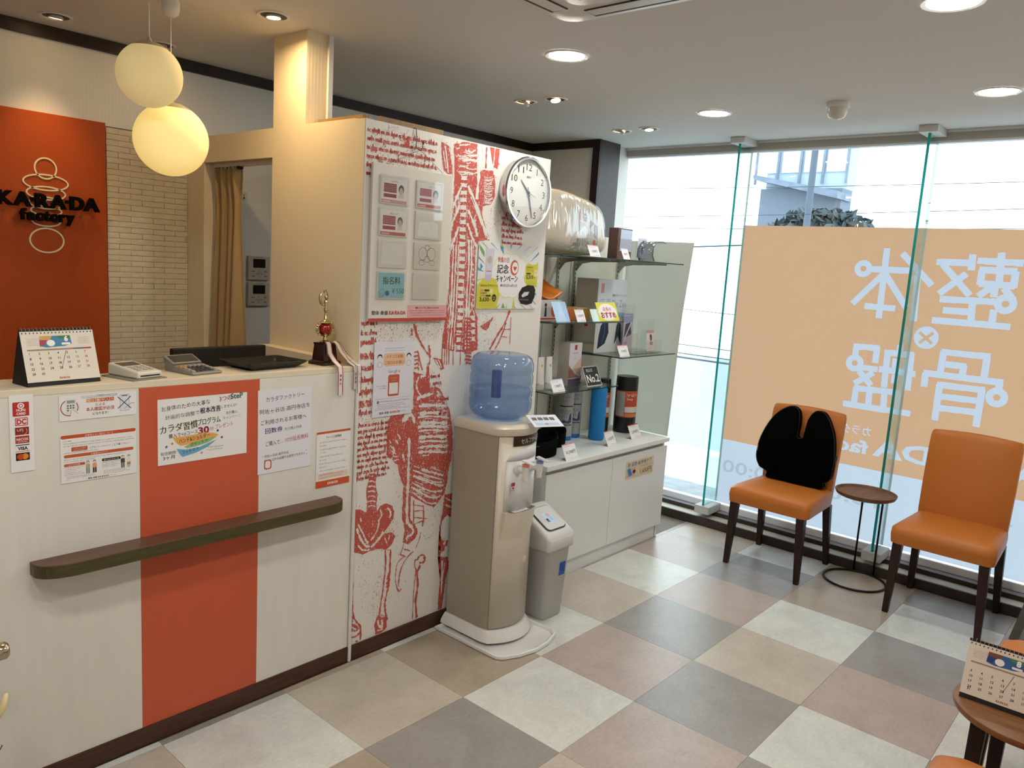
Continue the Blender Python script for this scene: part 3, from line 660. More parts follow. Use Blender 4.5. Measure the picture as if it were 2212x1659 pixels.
# card terminal on its woven mat
mt = MB(); mt.box(-.058, -.072, 0, .058, .072, .003)
mt = mt.build('woven_mat', M('mat_check', '#8f8676', .9, bump=(300, 1.0), var=(400, .35))); mt.location = (-.022, .122, ZT + .0003); mt.rotation_euler = (0, 0, .25)
tag(mt, 'small checked woven mat under the white card terminal', 'mat')
tm = thing('card_terminal', 'white card payment terminal with keypad on a woven mat', 'terminal', (-.018, .128, ZT + .0035), .25)
wp = M('plastic_white', '#d8d2c2', .35)
MB().hexa([(-.042, -.068, 0), (.042, -.068, 0), (.042, .068, 0), (-.042, .068, 0)], [(-.042, -.068, .02), (.042, -.068, .02), (.042, .068, .036), (-.042, .068, .036)]).build('body', wp, tm, bevel=.005, seg=3)
def on_slope(y): return .02 + (y + .068)/.136*.016
b = MB()
def slab(b, x0, x1, y0, y1, h, m=0):
    z0, z1 = on_slope(y0), on_slope(y1); b.hexa([(x0, y0, z0 - .001), (x1, y0, z0 - .001), (x1, y1, z1 - .001), (x0, y1, z1 - .001)], [(x0, y0, z0 + h), (x1, y0, z0 + h), (x1, y1, z1 + h), (x0, y1, z1 + h)], m); return b
slab(MB(), -.032, .032, .012, .052, .0006).build('screen', M('lcd_dark', '#4a463f', .2), tm)
for i in range(3):
    for j in range(4): slab(MB(), -.028 + i*.021, -.014 + i*.021, -.05 + j*.014, -.042 + j*.014, .0012).build('key', M('key_grey', '#9a9284', .5), tm)
MB().box(-.033, -.0692, .007, .033, -.068, .0105).build('card_slot', M('slot_black', '#15130f', .6), tm)
# calculator
ca = thing('calculator', 'silver desk calculator with tilted display between terminal and tray', 'calculator', (.175, .15, ZT + .0005), .17)
cs = M('calc_silver', '#8d8a83', .35, .3)
MB().hexa([(-.055, -.075, 0), (.055, -.075, 0), (.055, .07, 0), (-.055, .07, 0)], [(-.055, -.075, .008), (.055, -.075, .008), (.055, .07, .026), (-.055, .07, .026)]).build('body', cs, ca, bevel=.003)
MB().hexa([(-.054, .03, .02), (.054, .03, .02), (.054, .075, .024), (-.054, .075, .024)], [(-.054, .026, .026), (.054, .026, .026), (.054, .078, .048), (-.054, .078, .048)]).build('display_hood', cs, ca, bevel=.003)
MB().hexa([(-.045, .034, .029), (.045, .034, .029), (.045, .07, .044), (-.045, .07, .044)], [(-.045, .033, .0305), (.045, .033, .0305), (.045, .069, .0458), (-.045, .069, .0458)]).build('display', M('lcd_dark'), ca)
for i in range(6):
    for j in range(4):
        y0 = -.064 + j*.02; z = .008 + (y0 + .075)/.145*.018
        MB().hexa([(-.048 + i*.0163, y0, z), (-.035 + i*.0163, y0, z), (-.035 + i*.0163, y0 + .014, z + .0017), (-.048 + i*.0163, y0 + .014, z + .0017)], [(-.047 + i*.0163, y0 + .001, z + .004), (-.036 + i*.0163, y0 + .001, z + .004), (-.036 + i*.0163, y0 + .013, z + .0057), (-.047 + i*.0163, y0 + .013, z + .0057)]).build('key', M('key_orange', '#c08a4a', .5) if (i < 2 and j == 3) else (M('key_dark', '#3f3c38', .5) if 0 < i < 5 and j < 3 else M('key_grey')), ca)
# money tray
b = MB()
def ring_rect(w, d, z, r=.012, n=4):
    o = []
    for cx, cy, a0 in ((w-r, d-r, 0), (-w+r, d-r, 90), (-w+r, -d+r, 180), (w-r, -d+r, 270)):
        for i in range(n+1):
            a = math.radians(a0 + 90*i/n); o.append((cx + r*math.cos(a), cy + r*math.sin(a), z))
    return o
def loft(mb, loops, m=0, cap0=True, cap1=True):
    n = len(loops[0]); base = len(mb.v); v = [p for l in loops for p in l]; f = []
    for i in range(len(loops)-1):
        for k in range(n): f.append((i*n+k, i*n+(k+1) % n, (i+1)*n+(k+1) % n, (i+1)*n+k))
    if cap0: f.append(tuple(range(n-1, -1, -1)))
    if cap1: f.append(tuple((len(loops)-1)*n + k for k in range(n)))
    return mb.add(v, f, m)
loft(b, [ring_rect(.095, .062, 0), ring_rect(.1, .066, .004), ring_rect(.122, .084, .018), ring_rect(.125, .087, .024), ring_rect(.119, .081, .024), ring_rect(.1, .066, .008), ring_rect(.097, .063, .006)])
o = b.build('money_tray', M('tray_black', '#14110e', .35, spec=.5, bump=(120, .4)), smooth=40); o.location = (.437, .158, ZT + .0005); o.rotation_euler = (0, 0, .12)
tag(o, 'black rectangular money tray with flared rim on the counter', 'tray')
# trophy with award ribbons
tr = thing('trophy', 'small gold and red trophy hung with award ribbons on the counter corner', 'trophy', (.672, .135, ZT + .0005), .2)
wd = M('trophy_wood', '#2c0f0b', .3, coat=.4); gd = M('trophy_gold', '#d3c391', .25, 1.0, var=(200, .15)); rd = M('trophy_red', '#9a1410', .12, .3, coat=.8)
b = MB(); loft(b, [ring_rect(.045, .04, 0, .004), ring_rect(.045, .04, .01, .004), ring_rect(.036, .031, .016, .004), ring_rect(.031, .027, .072, .004), ring_rect(.033, .029, .076, .004), ring_rect(.033, .029, .08, .004)]); b.build('plinth', wd, tr, smooth=30)
MB().lathe([(.02, .08), (.022, .083), (.009, .09), (.007, .1), (.015, .108), (.02, .112)], 24).build('stem', gd, tr, smooth=50)
MB().lathe([(.02, .112), (.023, .122), (.024, .135), (.021, .146), (.014, .15)], 24).build('bowl', rd, tr, smooth=True)
MB().lathe([(.016, .15), (.02, .152), (.02, .156), (.012, .16), (.006, .166), (.005, .19)], 20).build('collar', gd, tr, smooth=50)
for s_ in (-1, 1):
    MB().tube([(s_*(.018 + .024*math.sin(PI*i/10)), 0, .105 + .05*i/10) for i in range(11)], .003, 6).build('handle', gd, tr, smooth=True)
    for k in range(6): MB().ball((s_*(.024 + .02*math.sin(PI*(k+1)/7)), 0, .104 + .054*(k+1)/7), .006, 8, 6, .6).build('leaf', gd, tr, smooth=True)
MB().lathe([(.005, .19), (.008, .2), (.0055, .212), (.0085, .226), (.0075, .234), (.003, .24)], 14).build('figure_body', gd, tr, smooth=True)
MB().ball((0, 0, .247), .007, 12, 8).build('figure_head', gd, tr, smooth=True)
MB().tube([(.004, 0, .233), (.01, 0, .25), (-.002, 0, .272), (-.012, 0, .262)], .0022, 6).build('figure_arm', gd, tr, smooth=True)
MB().tube([(-.014 + .016*math.cos(a), 0, .243 + .026*math.sin(a)) for a in [PI*.35 + 1.35*PI*i/12 for i in range(13)]], [.002 + .0035*math.sin(PI*i/12) for i in range(13)], 6).build('wreath', gd, tr, smooth=True)
rbw = M('ribbon_white', '#d9d2c8', .5); rbr = M('ribbon_red', '#a8282a', .5)
def ribbon(pts, wd_, txt, rz=0.0):
    """a hanging band: pts run along the ribbon (x, y, z) in trophy space"""
    n = len(pts)
    def strip(a, b, off):
        m = MB(); v = []
        for x, y, z in pts: v += [(x + a, y - off, z), (x + b, y - off, z)]
        return m.add(v, [(2*i, 2*i+1, 2*i+3, 2*i+2) for i in range(n-1)])
    rb = strip(-wd_/2, wd_/2, 0).build('ribbon', rbw, tr, solid=.0006)
    for a, b in ((-wd_/2, -wd_*.36), (wd_*.36, wd_/2)): strip(a, b, .0006).build('ribbon_border', rbr, rb)
    p = Pr(); L = len(txt)
    for k, ch in enumerate(txt): p.text(ch, 0, -k*15, 10, '#3a3230', 'c')
    q = p.build('ribbon_print', rb); q.matrix_local = frame_mat((pts[-3][0], pts[-3][1] - .001, pts[-3][2] - .012), (1, 0, 0), (0, 0, 1))
ribbon([(-.016, -.028, .085), (-.019, -.036, .078), (-.022, -.046, .045), (-.027, -.075, .02), (-.03, -.103, .004), (-.03, -.107, -.02), (-.03, -.107, -.06), (-.029, -.107, -.1)], .026, '優勝杯')
ribbon([(.02, -.026, .085), (.028, -.033, .078), (.036, -.05, .045), (.042, -.082, .016), (.044, -.109, .002), (.045, -.1125, -.02), (.044, -.1125, -.055), (.043, -.1125, -.085)], .024, '準優勝')
ribbon([(.028, -.022, .085), (.038, -.03, .076), (.05, -.052, .04), (.055, -.088, .016), (.058, -.117, .003), (.058, -.119, -.02), (.058, -.119, -.07), (.059, -.119, -.1)], .022, '努力賞')
# flat screen behind the counter
ms = thing('flat_screen', 'back of a charcoal flat screen rising behind the counter', 'monitor', (.455, .5, .80), .02)
MB().box(-.19, -.012, .08, .19, .012, .401).build('panel', M('screen_back', '#26221f', .55), ms, bevel=.004); MB().box(-.02, 0, .01, .02, .02, .2).build('neck', M('screen_back'), ms); MB().box(-.1, -.07, 0, .1, .07, .012).build('foot', M('screen_back'), ms, bevel=.003)
dk = thing('back_desk', 'low work desk hidden behind the reception counter', 'desk', (0, 0, 0))
boxo('desk_top', (-1.1, .225, .77, .70, .64, .80), lam, dk); 
for x in (-1.08, .66): boxo('desk_side', (x, .23, 0, x + .02, .63, .77), lam, dk)

# ================================================================ PRINTED DISPLAY WALL (a generic red anatomical sketch with pen scribble)
ART=[('f',0,[1.028,1.131,1.054,1.122,1.093,1.116,1.098,1.155,1.107,1.166,1.119,1.059,1.151,1.062,1.177,1.05,1.216,0.998,1.24,0.95,1.258,0.882,1.267,0.803,1.263,0.729,1.249,0.703,1.246,0.647,1.233,0.592,1.2,0.562,1.174,0.541,1.12,0.567,1.04,0.618,1.007,0.649,0.979,0.707,0.964,0.758,0.904,0.813,0.903,0.888,0.905,0.941,0.92,0.965,0.965,0.971,1.034,0.978]),
('v',8,[1.062,0.988,1.111,0.988,1.161,0.983,1.207,0.977,1.222,0.98]),
('v',10,[1.069,0.956,1.118,0.956,1.163,0.951,1.209,0.944,1.224,0.947]),
('v',6,[1.06,0.942,1.109,0.942,1.164,0.935,1.21,0.929,1.225,0.932]),
('v',9,[1.076,0.914,1.125,0.914,1.165,0.909,1.212,0.902,1.227,0.905]),
('v',9,[1.062,0.901,1.111,0.901,1.166,0.893,1.213,0.886,1.228,0.889]),
('v',5,[1.068,0.884,1.117,0.883,1.168,0.876,1.214,0.869,1.229,0.872]),
('v',9,[1.07,0.857,1.119,0.856,1.169,0.849,1.216,0.842,1.231,0.844]),
('v',6,[1.076,0.838,1.125,0.837,1.17,0.83,1.217,0.822,1.233,0.825]),
('v',9,[1.077,0.815,1.126,0.814,1.172,0.807,1.219,0.799,1.234,0.801]),
('v',8,[1.071,0.794,1.12,0.792,1.173,0.784,1.22,0.775,1.236,0.778]),
('v',5,[1.094,0.723,1.151,0.698,1.22,0.674]),
('v',6,[1.048,0.701,1.114,0.67,1.182,0.64,1.223,0.63]),
('v',5,[1.043,0.674,1.102,0.639,1.163,0.613,1.218,0.608]),
('v',6,[1.041,0.655,1.104,0.615,1.158,0.588,1.206,0.584]),
('v',5,[1.045,0.634,1.105,0.59,1.146,0.565,1.187,0.559]),
('v',4,[1.046,0.726,1.125,0.69,1.215,0.657]),
('v',4,[1.113,0.68,1.167,0.655,1.215,0.644]),
('v',3,[1.082,0.65,1.143,0.621]),
('v',8,[0.98,0.933,0.993,0.957,1.016,0.962,1.036,0.945,1.042,0.922]),
('v',10,[0.989,0.935,1.007,0.952,1.026,0.957]),
('v',9,[1.051,1.02,1.094,1.029,1.137,1.035]),
('v',5,[1.055,1.107,1.045,1.079,1.054,1.049,1.074,1.029]),
('v',8,[1.065,1.11,1.093,1.112]),
('v',6,[1.205,0.999,1.217,0.983]),
('v',5,[1.157,1.045,1.178,1.024,1.158,1.026]),
('v',3,[0.915,0.869,0.94,0.829]),
('v',3,[0.92,0.846,0.947,0.817]),
('v',3,[0.925,0.824,0.954,0.805]),
('v',3,[0.929,0.802,0.961,0.793]),
('v',3,[0.934,0.779,0.968,0.781]),
('v',4,[0.944,0.829,0.929,0.78]),
('v',4,[0.955,0.889,0.975,0.861]),
('v',5,[0.987,0.801,0.998,0.769]),
('v',4,[0.962,0.848,0.947,0.864]),
('f',0,[0.999,0.791,1.037,0.786,1.044,0.682,1.04,0.608,1.042,0.523,1.086,0.467,1.076,0.429,1.038,0.412,1.009,0.424,1.015,0.483,0.997,0.532,0.998,0.64,1.003,0.713]),
('v',9,[1.018,0.863,1.02,0.796,1.021,0.759,1.022,0.661,1.022,0.572,1.028,0.5]),
('v',7,[1.033,0.499,1.06,0.473,1.055,0.449,1.03,0.445,1.028,0.43]),
('r',5,[1.06,0.478,1.084,0.453,1.063,0.432]),
('r',3,[1.012,0.419,1.007,0.4,0.996,0.377]),
('r',3,[1.014,0.396,1.049,0.38]),
('r',3,[0.996,0.377,1.028,0.359]),
('r',4,[1.066,0.373,1.029,0.349,1.005,0.314,0.995,0.276,0.993,0.241]),
('r',2.5,[1.015,0.362,0.985,0.345,0.977,0.311,0.976,0.271,0.988,0.233]),
('r',4,[0.988,0.233,0.998,0.217,1.009,0.224]),
('r',2.5,[1.104,0.448,1.096,0.414,1.081,0.387]),
('r',3,[1.057,0.595,1.062,0.498]),
('r',4,[1.113,0.563,1.117,0.507,1.112,0.472]),
('r',3,[1.061,0.574,1.114,0.558]),
('r',3,[1.062,0.548,1.115,0.54]),
('r',3,[1.064,0.52,1.137,0.5]),
('r',3,[1.066,0.492,1.117,0.496]),
('f',0,[0.759,0.615,0.784,0.612,0.805,0.596,0.816,0.594,0.817,0.636,0.81,0.675,0.817,0.711,0.821,0.748,0.856,0.742,0.855,0.69,0.868,0.655,0.864,0.622,0.865,0.588,0.882,0.604,0.911,0.611,0.942,0.597,0.955,0.57,0.951,0.537,0.928,0.512,0.905,0.488,0.947,0.483,0.968,0.464,0.95,0.433,0.92,0.416,0.878,0.431,0.837,0.429,0.803,0.425,0.76,0.445,0.757,0.54,0.763,0.581]),
('v',6,[0.771,0.537,0.789,0.495,0.813,0.461,0.837,0.448]),
('v',7,[0.905,0.493,0.871,0.462,0.842,0.444]),
('v',4,[0.776,0.555,0.8,0.512,0.818,0.479,0.83,0.467]),
('v',5,[0.879,0.552,0.874,0.514,0.858,0.489,0.841,0.474]),
('v',4,[0.786,0.576,0.792,0.561]),
('v',4,[0.883,0.59,0.89,0.564,0.873,0.544]),
('v',5,[0.918,0.592,0.937,0.569,0.932,0.546]),
('v',4,[0.812,0.485,0.827,0.462]),
('v',4,[0.779,0.469,0.802,0.444,0.837,0.436]),
('v',4,[0.936,0.471,0.931,0.453]),
('v',4,[0.912,0.467,0.925,0.439]),
('v',3,[0.816,0.735,0.836,0.735,0.853,0.727]),
('v',3,[0.817,0.715,0.837,0.715,0.854,0.707]),
('v',3,[0.818,0.695,0.837,0.695,0.855,0.687]),
('v',3,[0.818,0.675,0.838,0.675,0.856,0.667]),
('v',3,[0.819,0.655,0.839,0.655,0.857,0.647]),
('v',3,[0.82,0.635,0.84,0.635,0.858,0.627]),
('v',3,[0.821,0.615,0.841,0.615,0.859,0.607]),
('w',0,[0.917,0.416,0.942,0.411,0.944,0.31,0.937,0.252,0.925,0.185,0.934,0.132,0.903,0.141,0.904,0.191,0.913,0.259,0.918,0.337]),
('r',4,[0.917,0.416,0.921,0.346,0.915,0.268,0.904,0.191,0.897,0.148]),
('r',6,[0.944,0.41,0.944,0.32,0.939,0.256,0.925,0.19,0.931,0.138,0.94,0.109]),
('r',9,[0.94,0.316,0.936,0.272,0.933,0.253]),
('f',0,[0.894,0.149,0.91,0.129,0.937,0.125,0.941,0.078,0.913,0.062,0.883,0.059,0.875,0.105,0.882,0.133]),
('v',7,[0.892,0.125,0.899,0.097,0.921,0.085]),
('v',7,[0.913,0.118,0.917,0.096]),
('v',4,[0.888,0.08,0.918,0.076]),
('r',5,[0.754,0.352,0.76,0.302,0.759,0.244,0.771,0.173,0.804,0.123,0.806,0.068]),
('r',7,[0.756,0.197,0.76,0.162,0.753,0.125]),
('r',5,[0.754,0.095,0.782,0.091,0.805,0.103]),
('r',6,[0.752,0.072,0.754,0.09]),
('r',5,[0.769,0.139,0.793,0.117]),
('r',6,[0.783,0.068,0.794,0.069]),
('f',0,[0.752,0.155,0.774,0.147,0.801,0.119,0.787,0.109,0.756,0.119]),
('v',5,[0.761,0.137,0.784,0.12]),
('r',5,[1.078,0.331,1.094,0.332,1.1,0.341,1.113,0.346,1.13,0.339,1.136,0.321,1.129,0.308,1.105,0.314]),
('r',3,[1.078,0.331,1.079,0.305,1.087,0.282,1.081,0.216,1.079,0.139,1.079,0.07]),
('r',7,[1.109,0.302,1.103,0.288,1.094,0.275,1.101,0.211,1.093,0.145,1.104,0.068]),
('r',6,[1.127,0.334,1.135,0.317,1.122,0.31]),
('f',0,[1.233,0.587,1.286,0.582,1.288,0.497,1.279,0.473,1.253,0.494,1.227,0.468,1.209,0.424,1.233,0.382,1.268,0.374,1.263,0.343,1.209,0.314,1.273,0.297,1.28,0.253,1.266,0.197,1.25,0.06,1.225,0.067,1.231,0.201,1.223,0.3,1.212,0.323,1.218,0.396,1.212,0.44,1.225,0.505]),
('v',5,[1.241,0.57,1.278,0.547]),
('v',5,[1.243,0.538,1.283,0.519]),
('v',5,[1.265,0.428,1.242,0.454]),
('v',6,[1.225,0.395,1.254,0.383,1.241,0.359]),
('v',9,[1.249,0.346,1.278,0.334]),
('v',5,[1.239,0.29,1.241,0.144]),
('v',3,[1.254,0.276,1.245,0.197,1.242,0.133]),
('v',3,[1.262,0.471,1.245,0.411]),
('f',0,[1.186,2.031,1.247,2.05,1.32,2.056,1.325,1.935,1.363,1.956,1.424,1.958,1.441,1.911,1.442,1.855,1.42,1.82,1.371,1.807,1.37,1.771,1.424,1.673,1.359,1.666,1.341,1.626,1.346,1.515,1.353,1.38,1.376,1.345,1.388,1.206,1.346,1.197,1.25,1.201,1.176,1.221,1.186,1.347,1.2,1.483,1.197,1.575,1.198,1.618,1.2,1.757,1.201,1.904]),
('f',0,[1.119,2.031,1.163,2.022,1.189,1.918,1.163,1.915,1.14,1.927,1.126,1.976]),
('v',4,[1.141,2.019,1.163,1.92]),
('v',3,[1.132,1.997,1.151,1.934]),
('f',0,[1.392,2.057,1.456,2.072,1.449,1.967,1.423,1.974]),
('v',5,[1.425,2.051,1.423,1.98]),
('r',5,[1.376,2.049,1.375,1.963]),
('v',2.97194,[1.282,1.929,1.293,1.932,1.305,1.929]),
('v',1.81677,[1.226,1.957,1.252,1.957,1.277,1.963]),
('v',2.58835,[1.231,1.986,1.26,1.983,1.289,1.99]),
('v',2.13693,[1.221,1.983,1.231,1.986,1.242,1.986]),
('v',1.54772,[1.272,1.998,1.296,1.998,1.319,2.007]),
('v',1.86369,[1.209,1.996,1.232,1.992,1.255,2.001]),
('v',3.0795,[1.269,1.935,1.299,1.933,1.325,1.94]),
('v',2.9303,[1.279,2.002,1.315,2.008,1.32,2.006]),
('v',3.16305,[1.243,1.984,1.266,1.981,1.288,1.99]),
('v',3.34066,[1.271,2.001,1.305,2.004,1.32,2.007]),
('v',1.83214,[1.241,1.952,1.257,1.953,1.272,1.955]),
('v',2.91241,[1.225,1.928,1.258,1.932,1.293,1.933]),
('v',1.91564,[1.242,1.979,1.269,1.979,1.296,1.988]),
('v',2.9519,[1.277,1.983,1.303,1.988,1.321,1.986]),
('v',2.0462,[1.219,1.927,1.247,1.933,1.277,1.933]),
('v',1.98966,[1.269,2.016,1.282,2.015,1.294,2.017]),
('v',2.22471,[1.27,2.018,1.291,2.017,1.311,2.028]),
('v',2.95885,[1.252,2.02,1.264,2.015,1.275,2.028]),
('v',2.88299,[1.216,2.033,1.247,2.038,1.278,2.045]),
('v',2.1884,[1.202,1.988,1.237,1.993,1.273,2.001]),
('v',2.39731,[1.262,1.968,1.274,1.969,1.287,1.975]),
('v',2.91069,[1.263,1.95,1.297,1.949,1.324,1.955]),
('v',2.39564,[1.218,1.979,1.244,1.982,1.271,1.99]),
('v',1.78766,[1.213,1.931,1.238,1.932,1.263,1.937]),
('v',2.6159,[1.225,1.922,1.25,1.923,1.275,1.932]),
('v',2.77015,[1.201,2.017,1.211,2.019,1.221,2.023]),
('v',2.38939,[1.281,1.984,1.316,1.981,1.321,1.991]),
('v',2.01322,[1.246,2.01,1.272,2.008,1.298,2.016]),
('v',1.72235,[1.242,1.989,1.251,1.992,1.261,1.992]),
('v',1.93471,[1.221,1.95,1.233,1.952,1.245,1.955]),
('v',3.31313,[1.238,1.976,1.256,1.975,1.273,1.984]),
('v',1.60247,[1.264,1.926,1.285,1.926,1.306,1.931]),
('v',2.23237,[1.242,1.989,1.256,1.992,1.271,1.991]),
('v',2.24445,[1.276,1.982,1.302,1.985,1.321,1.984]),
('v',2.54514,[1.287,1.87,1.285,1.859,1.296,1.85]),
('v',2.37749,[1.255,1.868,1.256,1.851,1.251,1.832]),
('v',2.70997,[1.233,1.828,1.24,1.812,1.227,1.794]),
('v',1.99009,[1.275,1.755,1.276,1.738,1.284,1.721]),
('v',3.11934,[1.211,1.795,1.216,1.786,1.215,1.776]),
('v',2.1959,[1.192,1.421,1.198,1.396,1.2,1.372]),
('v',2.15512,[1.255,1.645,1.253,1.617,1.259,1.59]),
('v',1.66325,[1.328,1.241,1.335,1.208,1.328,1.175]),
('v',2.3718,[1.228,1.557,1.232,1.538,1.24,1.52]),
('v',2.03354,[1.203,1.337,1.211,1.32,1.198,1.303]),
('v',1.45703,[1.206,1.83,1.215,1.802,1.214,1.773]),
('v',2.24799,[1.227,1.683,1.231,1.659,1.229,1.635]),
('v',2.233,[1.269,1.807,1.275,1.777,1.265,1.745]),
('v',2.00833,[1.229,1.406,1.23,1.375,1.237,1.345]),
('v',1.25877,[1.325,1.212,1.322,1.189,1.327,1.165]),
('v',2.00983,[1.325,1.488,1.326,1.476,1.327,1.463]),
('v',1.86146,[1.34,1.41,1.341,1.383,1.354,1.357]),
('v',2.4425,[1.295,1.385,1.302,1.358,1.293,1.33]),
('v',2.1291,[1.285,1.617,1.29,1.585,1.28,1.552]),
('v',3.08646,[1.331,1.409,1.337,1.384,1.324,1.359]),
('v',2.83124,[1.286,1.396,1.293,1.365,1.281,1.334]),
('v',2.80838,[1.22,1.371,1.223,1.344,1.217,1.318]),
('v',2.13417,[1.28,1.791,1.278,1.773,1.284,1.755]),
('v',2.87438,[1.335,1.752,1.328,1.741,1.336,1.732]),
('v',1.73389,[1.307,1.445,1.312,1.424,1.307,1.404]),
('v',2.70051,[1.194,1.546,1.199,1.536,1.189,1.526]),
('v',1.46974,[1.253,1.359,1.259,1.334,1.265,1.308]),
('v',2.31484,[1.248,1.772,1.246,1.753,1.24,1.733]),
('v',2.94099,[1.249,1.235,1.249,1.213,1.251,1.191]),
('v',1.35343,[1.29,1.68,1.292,1.66,1.302,1.64]),
('v',1.98593,[1.237,1.332,1.243,1.308,1.244,1.283]),
('v',2.90188,[1.202,1.322,1.202,1.298,1.206,1.274]),
('v',1.66422,[1.291,1.35,1.289,1.334,1.293,1.317]),
('v',1.92921,[1.337,1.704,1.342,1.693,1.336,1.681]),
('v',1.78397,[1.204,1.667,1.201,1.648,1.205,1.629]),
('v',1.85245,[1.346,1.282,1.35,1.262,1.359,1.242]),
('v',1.9122,[1.227,1.811,1.23,1.799,1.226,1.786]),
('v',2.84704,[1.225,1.352,1.229,1.324,1.227,1.295]),
('v',3.09756,[1.327,1.66,1.33,1.628,1.336,1.597]),
('v',3.15814,[1.31,1.388,1.319,1.357,1.32,1.326]),
('v',1.54955,[1.286,1.691,1.286,1.666,1.287,1.641]),
('v',3.12134,[1.247,1.241,1.254,1.22,1.243,1.2]),
('v',2.96639,[1.198,1.791,1.197,1.774,1.209,1.759]),
('v',1.97982,[1.258,1.375,1.256,1.353,1.269,1.331]),
('v',1.39009,[1.288,1.695,1.286,1.683,1.299,1.672]),
('v',1.88538,[1.222,1.783,1.222,1.769,1.219,1.755]),
('v',2.73563,[1.228,1.716,1.227,1.693,1.228,1.671]),
('v',1.46559,[1.214,1.834,1.215,1.806,1.224,1.779]),
('v',1.98915,[1.316,1.537,1.322,1.521,1.321,1.504]),
('v',2.87528,[1.254,1.214,1.257,1.193,1.253,1.173]),
('v',2.88158,[1.279,1.486,1.288,1.464,1.293,1.442]),
('v',3.19052,[1.25,1.58,1.245,1.559,1.244,1.538]),
('v',1.81162,[1.326,1.802,1.334,1.778,1.321,1.752]),
('v',1.49372,[1.189,1.351,1.187,1.34,1.183,1.329]),
('v',2.99744,[1.203,1.436,1.207,1.404,1.198,1.372]),
('v',1.32062,[1.263,1.722,1.26,1.7,1.267,1.679]),
('v',2.95101,[1.327,1.755,1.33,1.727,1.336,1.699]),
('v',1.62357,[1.263,1.788,1.258,1.777,1.256,1.765]),
('v',3.00837,[1.224,1.841,1.227,1.824,1.234,1.808]),
('v',2.83562,[1.269,1.404,1.267,1.373,1.265,1.342]),
('v',2.05546,[1.221,1.465,1.22,1.447,1.222,1.43]),
('v',1.76892,[1.304,1.621,1.307,1.593,1.308,1.564]),
('v',2.51646,[1.351,1.372,1.355,1.357,1.358,1.343]),
('v',2.49018,[1.269,1.86,1.266,1.847,1.272,1.835]),
('v',2.74445,[1.304,1.467,1.306,1.441,1.298,1.415]),
('v',1.41669,[1.328,1.332,1.323,1.308,1.324,1.284]),
('v',2.99855,[1.273,1.46,1.281,1.447,1.286,1.434]),
('v',1.75468,[1.233,1.574,1.238,1.56,1.239,1.547]),
('v',2.11072,[1.284,1.278,1.284,1.259,1.291,1.24]),
('v',1.62879,[1.208,1.443,1.206,1.418,1.22,1.392]),
('v',1.56208,[1.146,0.924,1.158,0.924,1.171,0.92]),
('v',1.82253,[1.18,0.813,1.198,0.812,1.217,0.809]),
('v',2.04483,[1.1,0.896,1.109,0.896,1.118,0.896]),
('v',1.60005,[1.111,0.871,1.119,0.87,1.128,0.867]),
('v',1.57315,[1.171,0.853,1.191,0.85,1.211,0.85]),
('v',1.76355,[1.113,0.807,1.119,0.805,1.125,0.808]),
('v',1.95483,[1.098,0.933,1.115,0.933,1.132,0.93]),
('v',2.29237,[1.065,0.814,1.08,0.815,1.095,0.813]),
('v',2.09195,[1.067,0.923,1.082,0.92,1.096,0.92]),
('v',2.86673,[1.219,0.801,1.228,0.801,1.237,0.796]),
('v',2.14317,[1.172,0.953,1.192,0.951,1.212,0.948]),
('v',2.31861,[1.089,0.954,1.097,0.953,1.103,0.955]),
('v',1.88387,[1.129,0.912,1.15,0.911,1.171,0.908]),
('v',2.90215,[1.091,0.958,1.105,0.956,1.119,0.959]),
('v',1.38176,[1.069,0.852,1.086,0.851,1.102,0.848]),
('v',2.52217,[1.145,0.882,1.164,0.88,1.182,0.877]),
('v',1.77902,[1.058,0.96,1.071,0.961,1.084,0.961]),
('v',2.20432,[1.162,0.873,1.179,0.87,1.195,0.872]),
('v',2.38895,[1.165,0.982,1.178,0.983,1.191,0.981]),
('v',2.29075,[1.219,0.882,1.231,0.882,1.239,0.878]),
('v',2.64882,[1.185,0.975,1.197,0.972,1.209,0.973]),
('v',2.70801,[1.149,0.787,1.17,0.787,1.192,0.783]),
('v',1.33811,[1.164,1.001,1.186,0.999,1.207,0.995]),
('v',1.49267,[1.161,0.872,1.174,0.872,1.188,0.868]),
('v',1.73057,[1.151,0.993,1.172,0.99,1.193,0.989]),
('v',1.92512,[1.07,0.797,1.08,0.795,1.09,0.792]),
('v',1.54186,[1.082,0.794,1.097,0.794,1.112,0.792]),
('v',1.29437,[1.118,1.005,1.132,1.006,1.146,1.003]),
('v',1.9684,[1.147,0.88,1.159,0.877,1.172,0.88]),
('v',1.99197,[1.12,0.897,1.14,0.895,1.162,0.893]),
('v',2.27014,[1.219,0.891,1.239,0.889,1.239,0.891]),
('v',2.34811,[1.111,0.977,1.118,0.976,1.124,0.974]),
('v',1.68495,[1.101,0.873,1.113,0.872,1.126,0.871]),
('v',1.25023,[1.181,0.948,1.202,0.945,1.223,0.944]),
('v',2.43548,[1.198,0.926,1.219,0.924,1.236,0.922]),
('v',2.39411,[1.174,0.942,1.187,0.94,1.198,0.941]),
('v',1.95568,[1.149,0.87,1.162,0.867,1.175,0.866]),
('v',1.4109,[1.211,0.875,1.229,0.873,1.24,0.869]),
('v',1.90301,[1.165,0.858,1.178,0.855,1.192,0.852]),
('v',1.82784,[1.19,0.85,1.207,0.85,1.225,0.845]),
('v',2.97827,[1.165,0.967,1.181,0.967,1.197,0.965]),
('v',2.36432,[1.131,0.811,1.151,0.809,1.171,0.807]),
('v',1.27249,[1.216,0.806,1.233,0.803,1.245,0.803]),
('v',2.51969,[1.076,0.903,1.096,0.902,1.116,0.899]),
('v',1.92422,[1.195,0.957,1.206,0.958,1.218,0.954]),
